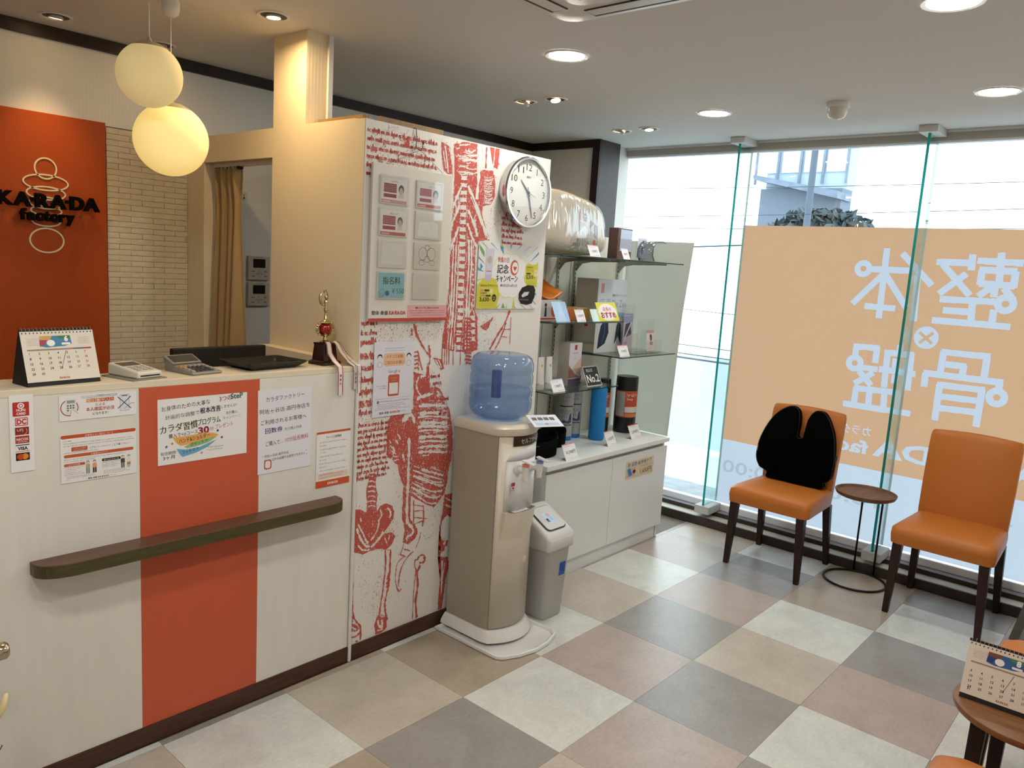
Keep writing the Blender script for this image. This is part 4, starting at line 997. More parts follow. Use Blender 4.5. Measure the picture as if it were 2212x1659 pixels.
('v',2.08824,[1.139,0.783,1.146,0.785,1.154,0.785]),
('v',2.94706,[1.069,0.842,1.08,0.842,1.091,0.838]),
('v',1.49869,[1.172,0.789,1.187,0.789,1.202,0.785]),
('v',1.7029,[1.196,0.926,1.211,0.924,1.227,0.924]),
('v',1.52617,[1.154,0.882,1.165,0.88,1.175,0.878]),
('v',1.62866,[1.192,0.941,1.209,0.942,1.227,0.938]),
('v',2.05131,[1.162,0.794,1.177,0.794,1.191,0.791]),
('v',2.71912,[1.086,0.924,1.095,0.923,1.104,0.92]),
('v',1.20261,[1.194,0.85,1.203,0.851,1.211,0.847]),
('v',2.70628,[1.183,0.981,1.193,0.982,1.202,0.98]),
('v',1.41906,[1.2,0.997,1.211,0.996,1.222,0.996]),
('v',2.92833,[1.094,0.78,1.112,0.777,1.13,0.776]),
('v',2.14784,[1.076,0.996,1.089,0.997,1.103,0.992]),
('v',1.9506,[1.11,0.816,1.117,0.814,1.123,0.817]),
('v',1.80784,[1.151,0.974,1.164,0.975,1.178,0.975]),
('v',2.06608,[1.074,0.64,1.084,0.635,1.094,0.63]),
('v',2.38974,[1.172,0.642,1.19,0.633,1.208,0.626]),
('v',1.36657,[1.186,0.703,1.193,0.699,1.201,0.697]),
('v',2.48998,[1.162,0.713,1.178,0.706,1.194,0.7]),
('v',1.69188,[1.198,0.592,1.216,0.583,1.233,0.576]),
('v',1.97439,[1.163,0.6,1.173,0.595,1.184,0.591]),
('v',2.20713,[1.048,0.742,1.065,0.735,1.082,0.728]),
('v',2.23318,[1.165,0.613,1.175,0.608,1.184,0.604]),
('v',1.6129,[1.155,0.599,1.17,0.591,1.185,0.585]),
('v',1.36082,[1.139,0.722,1.162,0.712,1.186,0.703]),
('v',2.38419,[1.188,0.614,1.201,0.608,1.214,0.602]),
('v',2.4313,[1.091,0.718,1.107,0.711,1.123,0.704]),
('v',2.00024,[1.062,0.674,1.084,0.663,1.106,0.654]),
('v',1.32629,[1.085,0.638,1.097,0.632,1.109,0.627]),
('v',2.11949,[1.111,0.711,1.125,0.704,1.139,0.699]),
('v',2.11441,[1.101,0.628,1.123,0.617,1.146,0.608]),
('v',2.11949,[1.075,0.696,1.097,0.686,1.12,0.677]),
('v',1.78949,[1.148,0.724,1.161,0.718,1.175,0.713]),
('v',1.95639,[1.084,0.64,1.095,0.635,1.106,0.63]),
('v',2.20872,[1.064,0.626,1.085,0.616,1.105,0.607]),
('v',2.19356,[1.146,0.706,1.163,0.698,1.181,0.692]),
('v',1.53286,[1.096,0.668,1.111,0.661,1.126,0.655]),
('v',1.5249,[1.109,0.676,1.117,0.672,1.126,0.669]),
('v',2.24546,[1.106,0.691,1.122,0.684,1.139,0.677]),
('v',11,[1.332,2.053,1.337,1.942,1.333,1.833]),
('v',9,[1.352,2.051,1.367,1.962]),
('v',1.70973,[1.368,1.929,1.394,1.927,1.42,1.935]),
('v',1.72651,[1.374,1.922,1.395,1.918,1.428,1.929]),
('v',2.13319,[1.368,1.914,1.395,1.914,1.422,1.922]),
('v',2.69243,[1.373,1.907,1.396,1.903,1.419,1.914]),
('v',1.89939,[1.371,1.899,1.397,1.898,1.419,1.904]),
('v',1.96347,[1.371,1.892,1.397,1.891,1.426,1.895]),
('v',2.9781,[1.373,1.884,1.398,1.882,1.432,1.888]),
('v',2.29068,[1.371,1.876,1.399,1.873,1.424,1.88]),
('v',2.89121,[1.375,1.869,1.399,1.868,1.42,1.875]),
('v',2.25252,[1.378,1.862,1.4,1.86,1.422,1.863]),
('v',2.72212,[1.376,1.854,1.401,1.851,1.423,1.859]),
('v',2.83359,[1.378,1.847,1.401,1.841,1.429,1.848]),
('v',2.72116,[1.377,1.839,1.402,1.834,1.424,1.844]),
('v',1.83012,[1.375,1.831,1.402,1.829,1.435,1.834]),
('v',2.31961,[1.381,1.824,1.403,1.824,1.433,1.825]),
('v',9,[1.247,1.888,1.214,1.821,1.198,1.788]),
('v',9,[1.278,1.881,1.331,1.811,1.415,1.675]),
('v',5,[1.297,1.84,1.369,1.738,1.402,1.68]),
('v',8,[1.238,1.802,1.198,1.725,1.195,1.693]),
('v',8,[1.286,1.786,1.33,1.724,1.349,1.682]),
('v',7,[1.24,1.717,1.204,1.64,1.197,1.618]),
('v',7,[1.286,1.732,1.317,1.679,1.349,1.637]),
('w',0,[1.233,1.918,1.272,1.921,1.27,1.912,1.275,1.903,1.233,1.899,1.237,1.909]),
('w',0,[1.234,1.889,1.273,1.892,1.271,1.883,1.275,1.874,1.234,1.87,1.238,1.88]),
('w',0,[1.235,1.86,1.274,1.863,1.272,1.854,1.276,1.845,1.235,1.841,1.239,1.851]),
('w',0,[1.235,1.831,1.275,1.834,1.273,1.825,1.277,1.815,1.236,1.812,1.24,1.822]),
('w',0,[1.236,1.802,1.276,1.805,1.274,1.795,1.278,1.786,1.237,1.783,1.241,1.793]),
('w',0,[1.237,1.773,1.277,1.775,1.275,1.766,1.279,1.756,1.238,1.754,1.242,1.764]),
('w',0,[1.238,1.744,1.278,1.746,1.276,1.736,1.28,1.727,1.239,1.725,1.243,1.735]),
('w',0,[1.239,1.715,1.279,1.716,1.277,1.707,1.281,1.697,1.24,1.695,1.243,1.705]),
('w',0,[1.24,1.685,1.28,1.686,1.278,1.677,1.282,1.667,1.241,1.666,1.244,1.676]),
('w',0,[1.241,1.656,1.281,1.656,1.279,1.647,1.283,1.637,1.241,1.636,1.245,1.646]),
('w',0,[1.242,1.626,1.282,1.626,1.28,1.617,1.284,1.607,1.242,1.606,1.246,1.616]),
('w',0,[1.243,1.596,1.283,1.596,1.28,1.587,1.285,1.577,1.243,1.577,1.247,1.587]),
('w',0,[1.243,1.566,1.284,1.566,1.281,1.557,1.286,1.547,1.244,1.547,1.248,1.557]),
('w',0,[1.244,1.536,1.285,1.536,1.282,1.527,1.287,1.517,1.245,1.517,1.249,1.527]),
('w',0,[1.245,1.506,1.286,1.506,1.283,1.496,1.288,1.487,1.246,1.487,1.25,1.497]),
('w',0,[1.246,1.476,1.287,1.475,1.284,1.466,1.289,1.456,1.247,1.456,1.251,1.466]),
('w',0,[1.247,1.446,1.288,1.445,1.285,1.435,1.29,1.425,1.248,1.426,1.252,1.436]),
('w',0,[1.248,1.416,1.289,1.414,1.286,1.405,1.291,1.395,1.249,1.396,1.253,1.406]),
('w',0,[1.249,1.385,1.29,1.384,1.287,1.374,1.292,1.364,1.25,1.365,1.254,1.375]),
('w',0,[1.25,1.355,1.291,1.353,1.288,1.343,1.293,1.333,1.251,1.335,1.255,1.345]),
('w',0,[1.251,1.324,1.292,1.322,1.289,1.312,1.294,1.302,1.251,1.304,1.255,1.314]),
('w',0,[1.252,1.293,1.293,1.291,1.29,1.281,1.295,1.271,1.252,1.273,1.256,1.283]),
('w',0,[1.253,1.263,1.294,1.26,1.291,1.25,1.296,1.24,1.253,1.242,1.257,1.252]),
('w',0,[1.254,1.232,1.295,1.228,1.292,1.219,1.297,1.208,1.254,1.211,1.258,1.221]),
('v',5,[1.212,1.64,1.214,1.538,1.213,1.347,1.203,1.214]),
('v',5,[1.227,1.641,1.229,1.539,1.228,1.347,1.218,1.213]),
('v',5,[1.242,1.642,1.245,1.539,1.244,1.346,1.234,1.213]),
('v',6,[1.299,1.667,1.306,1.569,1.304,1.43,1.313,1.209]),
('v',6,[1.314,1.668,1.322,1.57,1.32,1.43,1.329,1.209]),
('w',0,[1.326,1.351,1.363,1.354,1.36,1.342,1.367,1.331,1.329,1.333,1.334,1.343]),
('w',0,[1.329,1.322,1.365,1.324,1.362,1.313,1.369,1.301,1.332,1.304,1.336,1.313]),
('w',0,[1.331,1.292,1.367,1.294,1.364,1.283,1.372,1.271,1.334,1.274,1.338,1.284]),
('w',0,[1.333,1.263,1.37,1.264,1.367,1.253,1.374,1.241,1.336,1.244,1.34,1.254]),
('v',5,[1.318,1.569,1.336,1.565]),
('v',5,[1.329,1.549,1.337,1.544]),
('v',5,[1.321,1.527,1.339,1.522]),
('v',5,[1.332,1.507,1.341,1.501]),
('v',5,[1.324,1.485,1.342,1.48]),
('v',5,[1.336,1.464,1.344,1.459]),
('v',5,[1.328,1.443,1.346,1.437]),
('v',5,[1.339,1.421,1.347,1.416]),
('v',5,[1.331,1.4,1.349,1.394]),
('f',0,[1.395,1.305,1.477,1.344,1.447,1.298,1.43,1.287]),
('r',7,[1.58,1.373,1.55,1.314,1.51,1.267,1.463,1.203]),
('r',4,[1.562,1.32,1.529,1.249,1.498,1.202]),
('r',2,[1.592,1.343,1.594,1.222]),
('r',3,[1.543,1.29,1.588,1.289]),
('r',3,[1.528,1.261,1.573,1.253]),
('r',5,[1.017,1.323,1.036,1.277,1.077,1.222,1.116,1.187]),
('r',3,[1.024,1.319,1.046,1.266,1.087,1.214]),
('r',5,[1.103,1.235,1.111,1.188,1.11,1.155]),
('f',0,[1.128,1.183,1.155,1.152,1.176,1.129,1.194,1.135,1.179,1.173]),
('v',4,[1.141,1.175,1.171,1.137]),
('v',3,[1.158,1.174,1.181,1.14]),
('r',4,[1.026,1.21,1.044,1.212,1.05,1.201]),
('r',4,[1.027,1.193,1.045,1.196,1.051,1.185]),
('r',4,[1.028,1.177,1.046,1.18,1.052,1.169]),
('r',4,[1.029,1.161,1.047,1.164,1.053,1.153]),
('r',4,[1.029,1.145,1.048,1.147,1.054,1.136]),
('r',6,[1.007,1.306,1.01,1.277]),
('r',3,[1.044,1.212,1.073,1.135]),
('r',3,[1.19,1.302,1.178,1.262,1.18,1.151]),
('r',3,[1.203,1.302,1.19,1.261,1.193,1.15]),
('r',3,[1.216,1.301,1.203,1.261,1.206,1.149]),
('r',3,[1.228,1.301,1.216,1.261,1.218,1.149]),
('r',3,[1.234,1.327,1.244,1.147]),
('r',3,[1.287,1.326,1.284,1.145]),
('r',3,[1.238,1.279,1.258,1.282,1.285,1.276]),
('r',3,[1.24,1.245,1.261,1.237,1.287,1.244]),
('r',6,[1.299,1.341,1.339,1.337]),
('r',6,[1.305,1.327,1.34,1.322]),
('r',6,[1.301,1.313,1.341,1.308]),
('r',6,[1.307,1.298,1.342,1.294]),
('r',6,[1.303,1.284,1.343,1.279]),
('r',6,[1.309,1.269,1.345,1.265]),
('r',6,[1.305,1.255,1.346,1.25]),
('r',6,[1.311,1.24,1.347,1.235]),
('r',6,[1.307,1.226,1.348,1.221]),
('r',6,[1.314,1.211,1.349,1.206]),
('r',6,[1.309,1.197,1.35,1.192]),
('r',6,[1.316,1.182,1.351,1.177]),
('r',6,[1.311,1.168,1.352,1.162]),
('r',6,[1.318,1.153,1.354,1.147]),
('f',0,[0.931,2.011,0.947,2.018,0.959,2.01,0.959,1.991,0.946,1.983,0.933,1.987])]

RED, PAPER = '#b9564a', '#dcd8d0'
ar = random.Random(11); pr = Pr(.00003)
def crv(pts, n=6):
    if len(pts) < 3: 
        a, b = pts; return [(a[0] + (b[0]-a[0])*i/n, a[1] + (b[1]-a[1])*i/n) for i in range(n+1)]
    P = [pts[0]] + pts + [pts[-1]]; o = []
    for i in range(1, len(P)-2):
        for k in range(n):
            t = k/n; q = []
            for d in (0, 1):
                p0, p1, p2, p3 = P[i-1][d], P[i][d], P[i+1][d], P[i+2][d]
                q.append(.5*(2*p1 + (p2-p0)*t + (2*p0-5*p1+4*p2-p3)*t*t + (3*p1-p0-3*p2+p3)*t**3))
            o.append(tuple(q))
    o.append(pts[-1]); return o
XMIN, XMAX, ZMIN, ZMAX = (XE + .004)*1000, 1795, 64, 2052
def cl(p): return (min(max(p[0], XMIN), XMAX), min(max(p[1], ZMIN), ZMAX))
PXMM = 1.75
_zc = [0]
def zl(b):
    """a fresh level in the ink stack, so that no two strokes share one plane"""
    _zc[0] += 1; return b + (_zc[0] % 199)*.055
for kind, wd_, fl_ in ART:
    pts = [(fl_[i]*1000, fl_[i+1]*1000) for i in range(0, len(fl_), 2)]
    if kind in 'fw':
        o = []
        for a, b in zip(pts, pts[1:] + pts[:1]):
            n = max(1, int(math.dist(a, b)/9))
            for i in range(n): o.append(cl((a[0] + (b[0]-a[0])*i/n + ar.uniform(-2, 2), a[1] + (b[1]-a[1])*i/n + ar.uniform(-2, 2))))
        pr.poly(o, RED if kind == 'f' else PAPER, zl(1) if kind == 'f' else zl(14))
        if kind == 'f':
            for q in o:
                if ar.random() < .55:
                    a = ar.uniform(0, 2*PI); d = ar.uniform(2, 14); l = ar.uniform(2, 7); an = ar.uniform(.9, 2.2)
                    e = (q[0] + d*math.cos(a), q[1] + d*math.sin(a)); pr.line([cl(e), cl((e[0] + l*math.cos(an), e[1] + l*math.sin(an)))], ar.uniform(.8, 2.6), RED, zl(26))
        if kind == 'w': pr.line([cl(q) for q in o] + [cl(o[0])], 2.0, RED, zl(26))
        else:      # engraved flecks of bare paper inside the red areas
            xs = [q[0] for q in o]; ys = [q[1] for q in o]; area = (max(xs)-min(xs))*(max(ys)-min(ys))
            for _ in range(int(area/75)):
                u, v = ar.uniform(min(xs), max(xs)), ar.uniform(min(ys), max(ys)); ins = False
                for a, b in zip(o, o[1:] + o[:1]):
                    if (a[1] > v) != (b[1] > v) and u < (b[0]-a[0])*(v-a[1])/(b[1]-a[1]) + a[0]: ins = not ins
                if ins and (v > 1560 or True) and ar.random() < .58 + .8*noise.noise((u*.012, v*.012, 3)):
                    l = ar.uniform(2, 9); an = ar.uniform(1.2, 2.0) if ar.random() < .7 else ar.uniform(0, 3)
                    pr.line([cl((u, v)), cl((u + l*math.cos(an), v + l*math.sin(an)))], [ar.uniform(.8, 3.0), .5], PAPER, zl(3))
    else:
        c = [(q[0] + ar.uniform(-1, 1), q[1] + ar.uniform(-1, 1)) for q in crv(pts, 7)]
        pr.line([cl(q) for q in c], [wd_*PXMM*ar.uniform(.35, 1.25) for _ in c], RED if kind == 'r' else PAPER, zl(26) if kind == 'r' else zl(14))
        if kind == 'v':     # hatching that feathers each bone
            for q in c[::2]:
                for s_ in (-1, 1): pr.line([cl((q[0], q[1] + s_*wd_*1.2)), cl((q[0] + ar.uniform(-2, 2), q[1] + s_*wd_*ar.uniform(1.2, 2.2)))], .9, PAPER, zl(14))
def scribble(x0, x1, z, h, dens=1.0):
    x = x0
    while x < x1:
        wl = ar.randint(2, 6)
        for _ in range(wl):
            k = ar.random(); w_ = h*ar.uniform(.35, .6); up = h*(1.7 if ar.random() < .22 else 1); dn = h*.6 if ar.random() < .12 else 0
            if k < .4: pts = [(x, z), (x + w_*.1, z + up*.9), (x + w_*.5, z + up*.5), (x + w_, z + ar.uniform(0, .3)*h - dn)]
            elif k < .7: pts = [(x + w_*.8, z + h*.8), (x, z + h*.5), (x + w_*.4, z - dn), (x + w_, z + h*.3)]
            else: pts = [(x, z + h*.8), (x + w_*.3, z), (x + w_*.6, z + up*.8), (x + w_, z - dn)]
            if x + w_ < x1: pr.line([cl(q) for q in crv(pts, 3)], [ar.uniform(2.0, 4.2) for _ in range(10)], RED, zl(26))
            x += w_*.95
        x += h*.5/dens
for k in range(6): scribble(XMIN + 6, 1110 - ar.uniform(0, 20), 2012 - k*30, 13)
for k in range(9): scribble(XMIN + 4, 838, 1318 - k*42 if k > 2 else 1320 - k*36, 15)
for k in range(6): scribble(XMIN + 4, 835, 1250 - k*48, 17)
for k in range(10): scribble(XMIN + 4, 930 + ar.uniform(-20, 15), 935 - k*23, 12)
for k in range(5): scribble(1490 + k*3, 1640, 1766 - k*26, 12)
for x, z in ((1120, 1100), (1135, 1070), (1180, 1000), (1175, 940)): scribble(x, x + 50, z, 12)
for u, v, ru, rv, n in ((900, 1960, 150, 90, 420), (900, 1285, 70, 45, 90), (1080, 1300, 120, 50, 220), (1380, 1290, 120, 100, 190), (860, 960, 90, 50, 200), (1000, 700, 60, 90, 60), (900, 480, 90, 60, 130), (860, 330, 80, 170, 130), (905, 200, 50, 120, 120), (1150, 520, 50, 120, 130), (1130, 1030, 60, 90, 90), (1230, 560, 25, 260, 130), (1000, 330, 120, 140, 60), (1470, 1760, 60, 70, 120)):
    for _ in range(n):
        a, r = ar.uniform(0, 2*PI), math.sqrt(ar.random()); x, z = u + ru*r*math.cos(a), v + rv*r*math.sin(a); l = ar.uniform(1, 6); an = ar.uniform(.9, 1.6)
        pr.line([cl((x, z)), cl((x + l*math.cos(an), z + l*math.sin(an)))], ar.uniform(.8, 2.4), RED, zl(26))
wd_o = bpy.data.objects['wall_display']
art = pr.build('wall_print', wd_o, {RED: M('mural_red', RED, .65, spec=.3), PAPER: wallp}); art['kind'] = 'stuff'; art['label'] = 'red line drawing of bones and old handwriting'
art.matrix_world = frame_mat((0, YF - .0002, 0), (1, 0, 0), (0, 0, 1))

# staff board hanging from a hook
sb = thing('staff_board', 'white hanging board of staff name card pockets on the display wall', 'notice board', (.778, YF - .006, 1.336))
MB().box(0, -.012, 0, .395, 0, .573).build('panel', M('board_white', '#cfc8bb', .5, bump=(60, .15)), sb, bevel=.0015)
MB().box(0, -.0128, 0, .395, -.0121, .012).build('red_edge', M('board_red', '#b23c36', .5), sb)
MB().box(.188, -.0128, .013, .395, -.0121, .062).build('pink_band', M('board_pink', '#d59a97', .5), sb)
p = Pr(); p.text('整体·骨盤', 14, 26, 17, '#38322e', bold=.01, w=78); p.text('KA·RA·DA', 97, 26, 19, '#b23c36', bold=.035, w=82); p.text('施術スタッフをご指名いただけます', 290, 48, 8.5, '#4a2c2c', 'c', .01, 126)
for k in range(3): p.smudge(196 + k*3, 38 - k*9, 188 - k*6, 4.6, '#6a3a3a', seed=k)
q = p.build('lettering', sb); q.matrix_local = frame_mat((0, -.013, 0), (1, 0, 0), (0, 0, 1))
acr = thin_glass('acrylic_clear', (.97, .975, .97), .05, .03)
def pocket(x, z, kind):
    W, H = 134, 102
    bk = MB().box(x, -.0155, z, x + W/1000, -.0125, z + H/1000).build('pocket', M('pocket_paper', '#d2cabd', .45), sb)
    p = Pr()
    if kind in (1, 2, 3):
        p.rect(6, 4, 126, 94, '#e3dad2'); p.rect(6, 4, 126, 16, ('#c98a90', '#bf4b3a', '#b9544a')[kind-1], 2); p.text('KA·RA·DA', 12, 7, 7, '#f0e4dc', bold=.03, w=36, L=3)
        p.smudge((48, 56, 46)[kind-1], 79, (36, 18, 40)[kind-1], 7, '#3a3230'); c = ('#8d3038', '#a8485a', '#96323a')[kind-1]
        p.rect(16, 42 if kind != 2 else 46, 76, 74, c, 2); p.rect(16, 24, 76, 37, c, 2)
        for k in range(4): p.rect(16, 49 + k*6, 76, 49.6 + k*6, '#e3dad2', 3)
        p.disc(98, 56, 13, '#4a4648', 2, ry=17); p.disc(98, 50, 9.5, '#c9a78f', 3, ry=13); p.poly([(84, 26), (112, 26), (108, 40), (98, 44), (88, 40)], '#c9c4bd', 2)
    elif kind == 4: p.rect(4, 4, 130, 98, '#86b8bd'); p.text('指名料', 26, 58, 30, '#26302f', w=84, bold=.02); p.text('￥550', 70, 22, 26, '#3d5a5c', w=60); p.disc(48, 22, 10, '#3b6288', 2); p.ring(24, 24, 12, 1.2, '#4c5a58', 2); p.ring(22, 14, 9, 1.2, '#4c5a58', 2)
    elif kind == 5:
        for a in ((45, 60, 22, 24), (89, 60, 22, 24), (67, 84, 12, 10), (67, 40, 14, 12), (40, 26, 14, 10), (94, 26, 14, 10)): p.ring(a[0], a[1], a[2], 2.2, '#a39a88', 1, ry=a[3])
    elif kind == 6: p.poly([(12, 10), (120, 8), (118, 60), (90, 70), (20, 64)], '#e2ded6')
    elif kind == 7: p.poly([(14, 12), (116, 14), (118, 90), (18, 92)], '#ddd6ca')
    if p.f: q = p.build('card', bk); q.matrix_local = frame_mat((x, -.0157, z), (1, 0, 0), (0, 0, 1))
    MB().box(x - .002, -.0195, z - .002, x + W/1000 + .002, -.017, z + H/1000 + .002).build('clear_cover', acr, bk)
for i, ks in enumerate(((1, 2), (3, 6), (7, 5), (4, 0))):
    for j, k in enumerate(ks): pocket(.033 + j*.174, .432 - i*.116, k)
wire = M('dark_wire', '#4a4038', .4, .6)
hk = thing('wall_hook', 'bent wire hook over the top edge of the display wall', 'hook', (.984, YF, 2.056))
MB().tube([(0, .02, .002), (0, 0, .004), (0, -.006, .0), (.004, -.007, -.04), (0, -.008, -.06), (.003, -.012, -.07), (.014, -.016, -.078), (.024, -.018, -.068), (.026, -.018, -.052)], .0016, 6).build('wire', M('hook_wire', '#5a5348', .35, .8), hk, smooth=True)
MB().cyl((.026, -.018, -.054), .003, .012, 8).build('tip', M('hook_tip', '#151311', .5), hk)
cd = MB().tube([(.845, YF - .008, 1.908), (.998, YF - .018, 1.981), (1.135, YF - .008, 1.908)], .0009, 5).build('hanging_cord', M('cord', '#6a6258', .7)); tag(cd, 'thin cord in a triangle carrying the staff board', 'cord')

# reviews poster
p = Pr()
p.smudge(52, 262, 96, 5, '#4a4448'); p.rect(50, 255, 150, 255.8, '#6a6468'); p.rrect(46, 196, 154, 246, 12, '#dcb391'); p.text('クチコミ投稿', 100, 227, 15, '#a8562f', 'c', w=82, L=3); p.text('ご協力のお願い', 100, 204, 15, '#a8562f', 'c', w=96, L=3)
for u in (28, 172): p.disc(u, 232, 12, '#2b2828', 2); p.disc(u, 228, 10, '#ded2c8', 3); p.rrect(u-13, 190, u+13, 218, 8, '#d9d4d2', 2); p.ring(u, 204, 11, 1, '#4a4644', 3)
for k, (ch, c) in enumerate(zip('Google', ('#5a72b0', '#b0544a', '#c0a050', '#5a72b0', '#5f8a62', '#b0544a'))): p.text(ch, 71 + k*10.2, 170, 18, c, w=8.6 if ch != 'l' else 2.4)
p.rrect(72, 78, 128, 162, 7, '#b65a3a'); p.rect(78, 86, 122, 130, '#d9d2ce', 3); p.smudge(84, 146, 32, 4, '#e6cfc0', 3); p.smudge(90, 138, 20, 3.4, '#e6cfc0', 3)
p.smudge(18, 118, 44, 4, '#4a4448'); p.smudge(24, 109, 38, 4, '#4a4448')
p.line([(12, 28), (188, 28), (188, 70), (12, 70), (12, 28)], .8, '#6a6468'); p.disc(26, 58, 6, '#a05a5a'); p.smudge(36, 56, 146, 6.5, '#4a4448'); 
for k in range(3): p.smudge(22, 46 - k*7, (130, 144, 118)[k], 4, '#5a5458', seed=k)
p.text('整体·骨盤', 34, 10, 11, '#38322e', bold=.01, w=46); p.text('KA·RA·DA', 86, 10, 12, '#b23c36', bold=.035, w=52); p.smudge(141, 12, 26, 4, '#b23c36')
wall_sheet('review_poster', 'laminated portrait poster asking for reviews below the staff board', 'poster', .823, .966, 198, 290, p, col='#d6d3da', y=YF - .004)

# campaign poster
p = Pr()
YL = '#c6bf3e'
p.rect(0, 0, 396, 282, '#d6d6d2')
for k in range(26):
    a = 2*PI*k/26 + .1; c = ('#6f9c9a', '#c6c14a', '#5f86a8', '#9fb56a', '#b9bcc0', '#7c7f86')[k % 6]; r0, r1 = 118, 205; w_ = .012 + .03*((k*7) % 5)/5
    pts = [(198 + 1.35*r*math.cos(a + s_*w_), 141 + r*math.sin(a + s_*w_)) for r, s_ in ((r0, 0), (r1, -1), (r1, 1))]
    p.poly([(min(max(q[0], 1), 395), min(max(q[1], 1), 281)) for q in pts], c, 2)
pts = []
for k in range(72):
    a = 2*PI*k/72; r = 100 + 9*abs(math.sin(6*a)); pts.append((208 + 1.22*r*math.cos(a), 146 + .93*r*math.sin(a)))
p.poly(pts, '#d9d67a', 3); p.poly([(208 + (q[0]-208)*.965, 146 + (q[1]-146)*.96) for q in pts], '#dedcda', 4)
def blob(cx, cy, rx, ry, c, L):
    p.poly([(min(max(cx + rx*(1 + .05*math.sin(9*a))*math.cos(a)*(abs(math.cos(a))**-.35 if abs(math.cos(a)) > .2 else 1.7), 1), 395), min(max(cy + ry*math.sin(a)*(abs(math.sin(a))**-.3 if abs(math.sin(a)) > .2 else 1.6), 1), 281)) for a in [2*PI*i/60 for i in range(60)]], c, L)
p.poly([(1, 2), (128, 2), (134, 30), (146, 60), (132, 92), (118, 126), (96, 134), (30, 132), (24, 118), (1, 104)], YL, 5)
p.poly([(395, 204), (356, 200), (322, 206), (306, 190), (308, 160), (300, 140), (310, 118), (330, 104), (395, 100)], YL, 5)
p.poly([(44, 258), (98, 258), (88, 168), (86, 120), (46, 120), (48, 170)], '#c4bfcc', 6); p.rect(48, 146, 86, 120, '#b7b2c0', 7); p.disc(70, 210, 15, '#b3a892', 7, ry=16); p.rect(52, 160, 84, 163, '#b9504a', 7)
p.text('骨盤の日', 122, 204, 25, '#bf4f3a', w=72, bold=.015, L=7); p.text('記念', 120, 158, 42, '#201c1a', w=74, bold=.03, L=7); p.text('キャンペーン', 116, 120, 36, '#201c1a', w=142, bold=.03, L=7)
p.disc(152, 103, 6, '#b9504a', 7); p.text('5月23日~6月12日', 160, 98, 14, '#38302c', w=96, L=7, bold=.01)
p.disc(232, 182, 27, '#bf5a46', 7, ry=34); p.disc(236, 182, 20, '#e0dcd4', 8, ry=25); p.poly([(236, 166), (224, 182), (230, 190), (236, 185), (242, 190), (248, 182)], '#bf4f46', 9)
p.text('KA·RA·DA', 318, 184, 12, '#3a3a1c', w=44, L=7, bold=.02); p.text('ボタンコベルト', 316, 170, 12, '#3a3a1c', w=50, L=7); p.rrect(316, 156, 346, 163, 3, '#3a3222', 7); p.text('5,310', 316, 136, 24, '#2c2a16', w=48, bold=.03, L=7); p.text('円', 368, 137, 12, '#2c2a16', L=7)
p.disc(382, 162, 13, '#d9cfa0', 7, ry=17); p.text('10%', 382, 162, 9, '#b06a6a', 'c', L=8)
for k in range(3): p.smudge(318, 124 - k*7, (42, 66, 54)[k], 2.6, '#7d7a30', 7, seed=k)
p.text('KA·RA·DA ガヌサルクリーム', 22, 96, 13, '#3a3a1c', w=110, L=7, bold=.02); p.rrect(22, 76, 46, 84, 3, '#c08a78', 7); p.rrect(47, 76, 78, 84, 3, '#3a3222', 7); p.text('3,760円', 22, 64, 12, '#2c2a16', w=40, L=7, bold=.02); p.disc(90, 76, 10, '#d9cfa0', 7, ry=11)
p.rrect(22, 53, 56, 61, 3, '#c08a78', 7); p.rrect(57, 53, 88, 61, 3, '#3a3222', 7); p.text('3,630', 20, 33, 24, '#2c2a16', w=58, bold=.03, L=7); p.text('円', 80, 34, 12, '#2c2a16', L=7); p.disc(110, 48, 14, '#26241a', 7, ry=16); p.text('13%', 110, 47, 9, '#d9d6a0', 'c', L=8, w=16); p.text('OFF', 110, 38, 8, '#d9d6a0', 'c', L=8, w=16)
for k in range(2): p.smudge(20, 22 - k*8, 86, 2.8, '#7d7a30', 7, seed=k)
p.poly([(272, 72), (292, 96), (330, 108), (372, 106), (386, 88), (384, 56), (366, 26), (330, 18), (290, 24), (272, 44)], '#1f1a18', 8); p.poly([(290, 60), (308, 76), (344, 78), (334, 62), (300, 52)], '#c9c6c4', 9); p.poly([(276, 40), (340, 38), (344, 44), (276, 46)], '#5a5552', 9)
p.poly([(160, 4), (184, 4), (170, 28)], '#6f9a62', 5); p.poly([(232, 4), (252, 4), (240, 50)], YL, 5); p.poly([(30, 180), (16, 164), (14, 196)], '#4f7fb0', 5); p.poly([(4, 272), (34, 244), (36, 220), (8, 250)], '#6f9a62', 5); p.poly([(130, 274), (150, 270), (158, 236), (138, 256)], '#4f8aa8', 5)
wall_sheet('campaign_poster', 'glossy yellow and white campaign poster under the round clock', 'poster', 1.357, 1.3805, 396, 282, p, col='#d6d6d2', y=YF - .004)

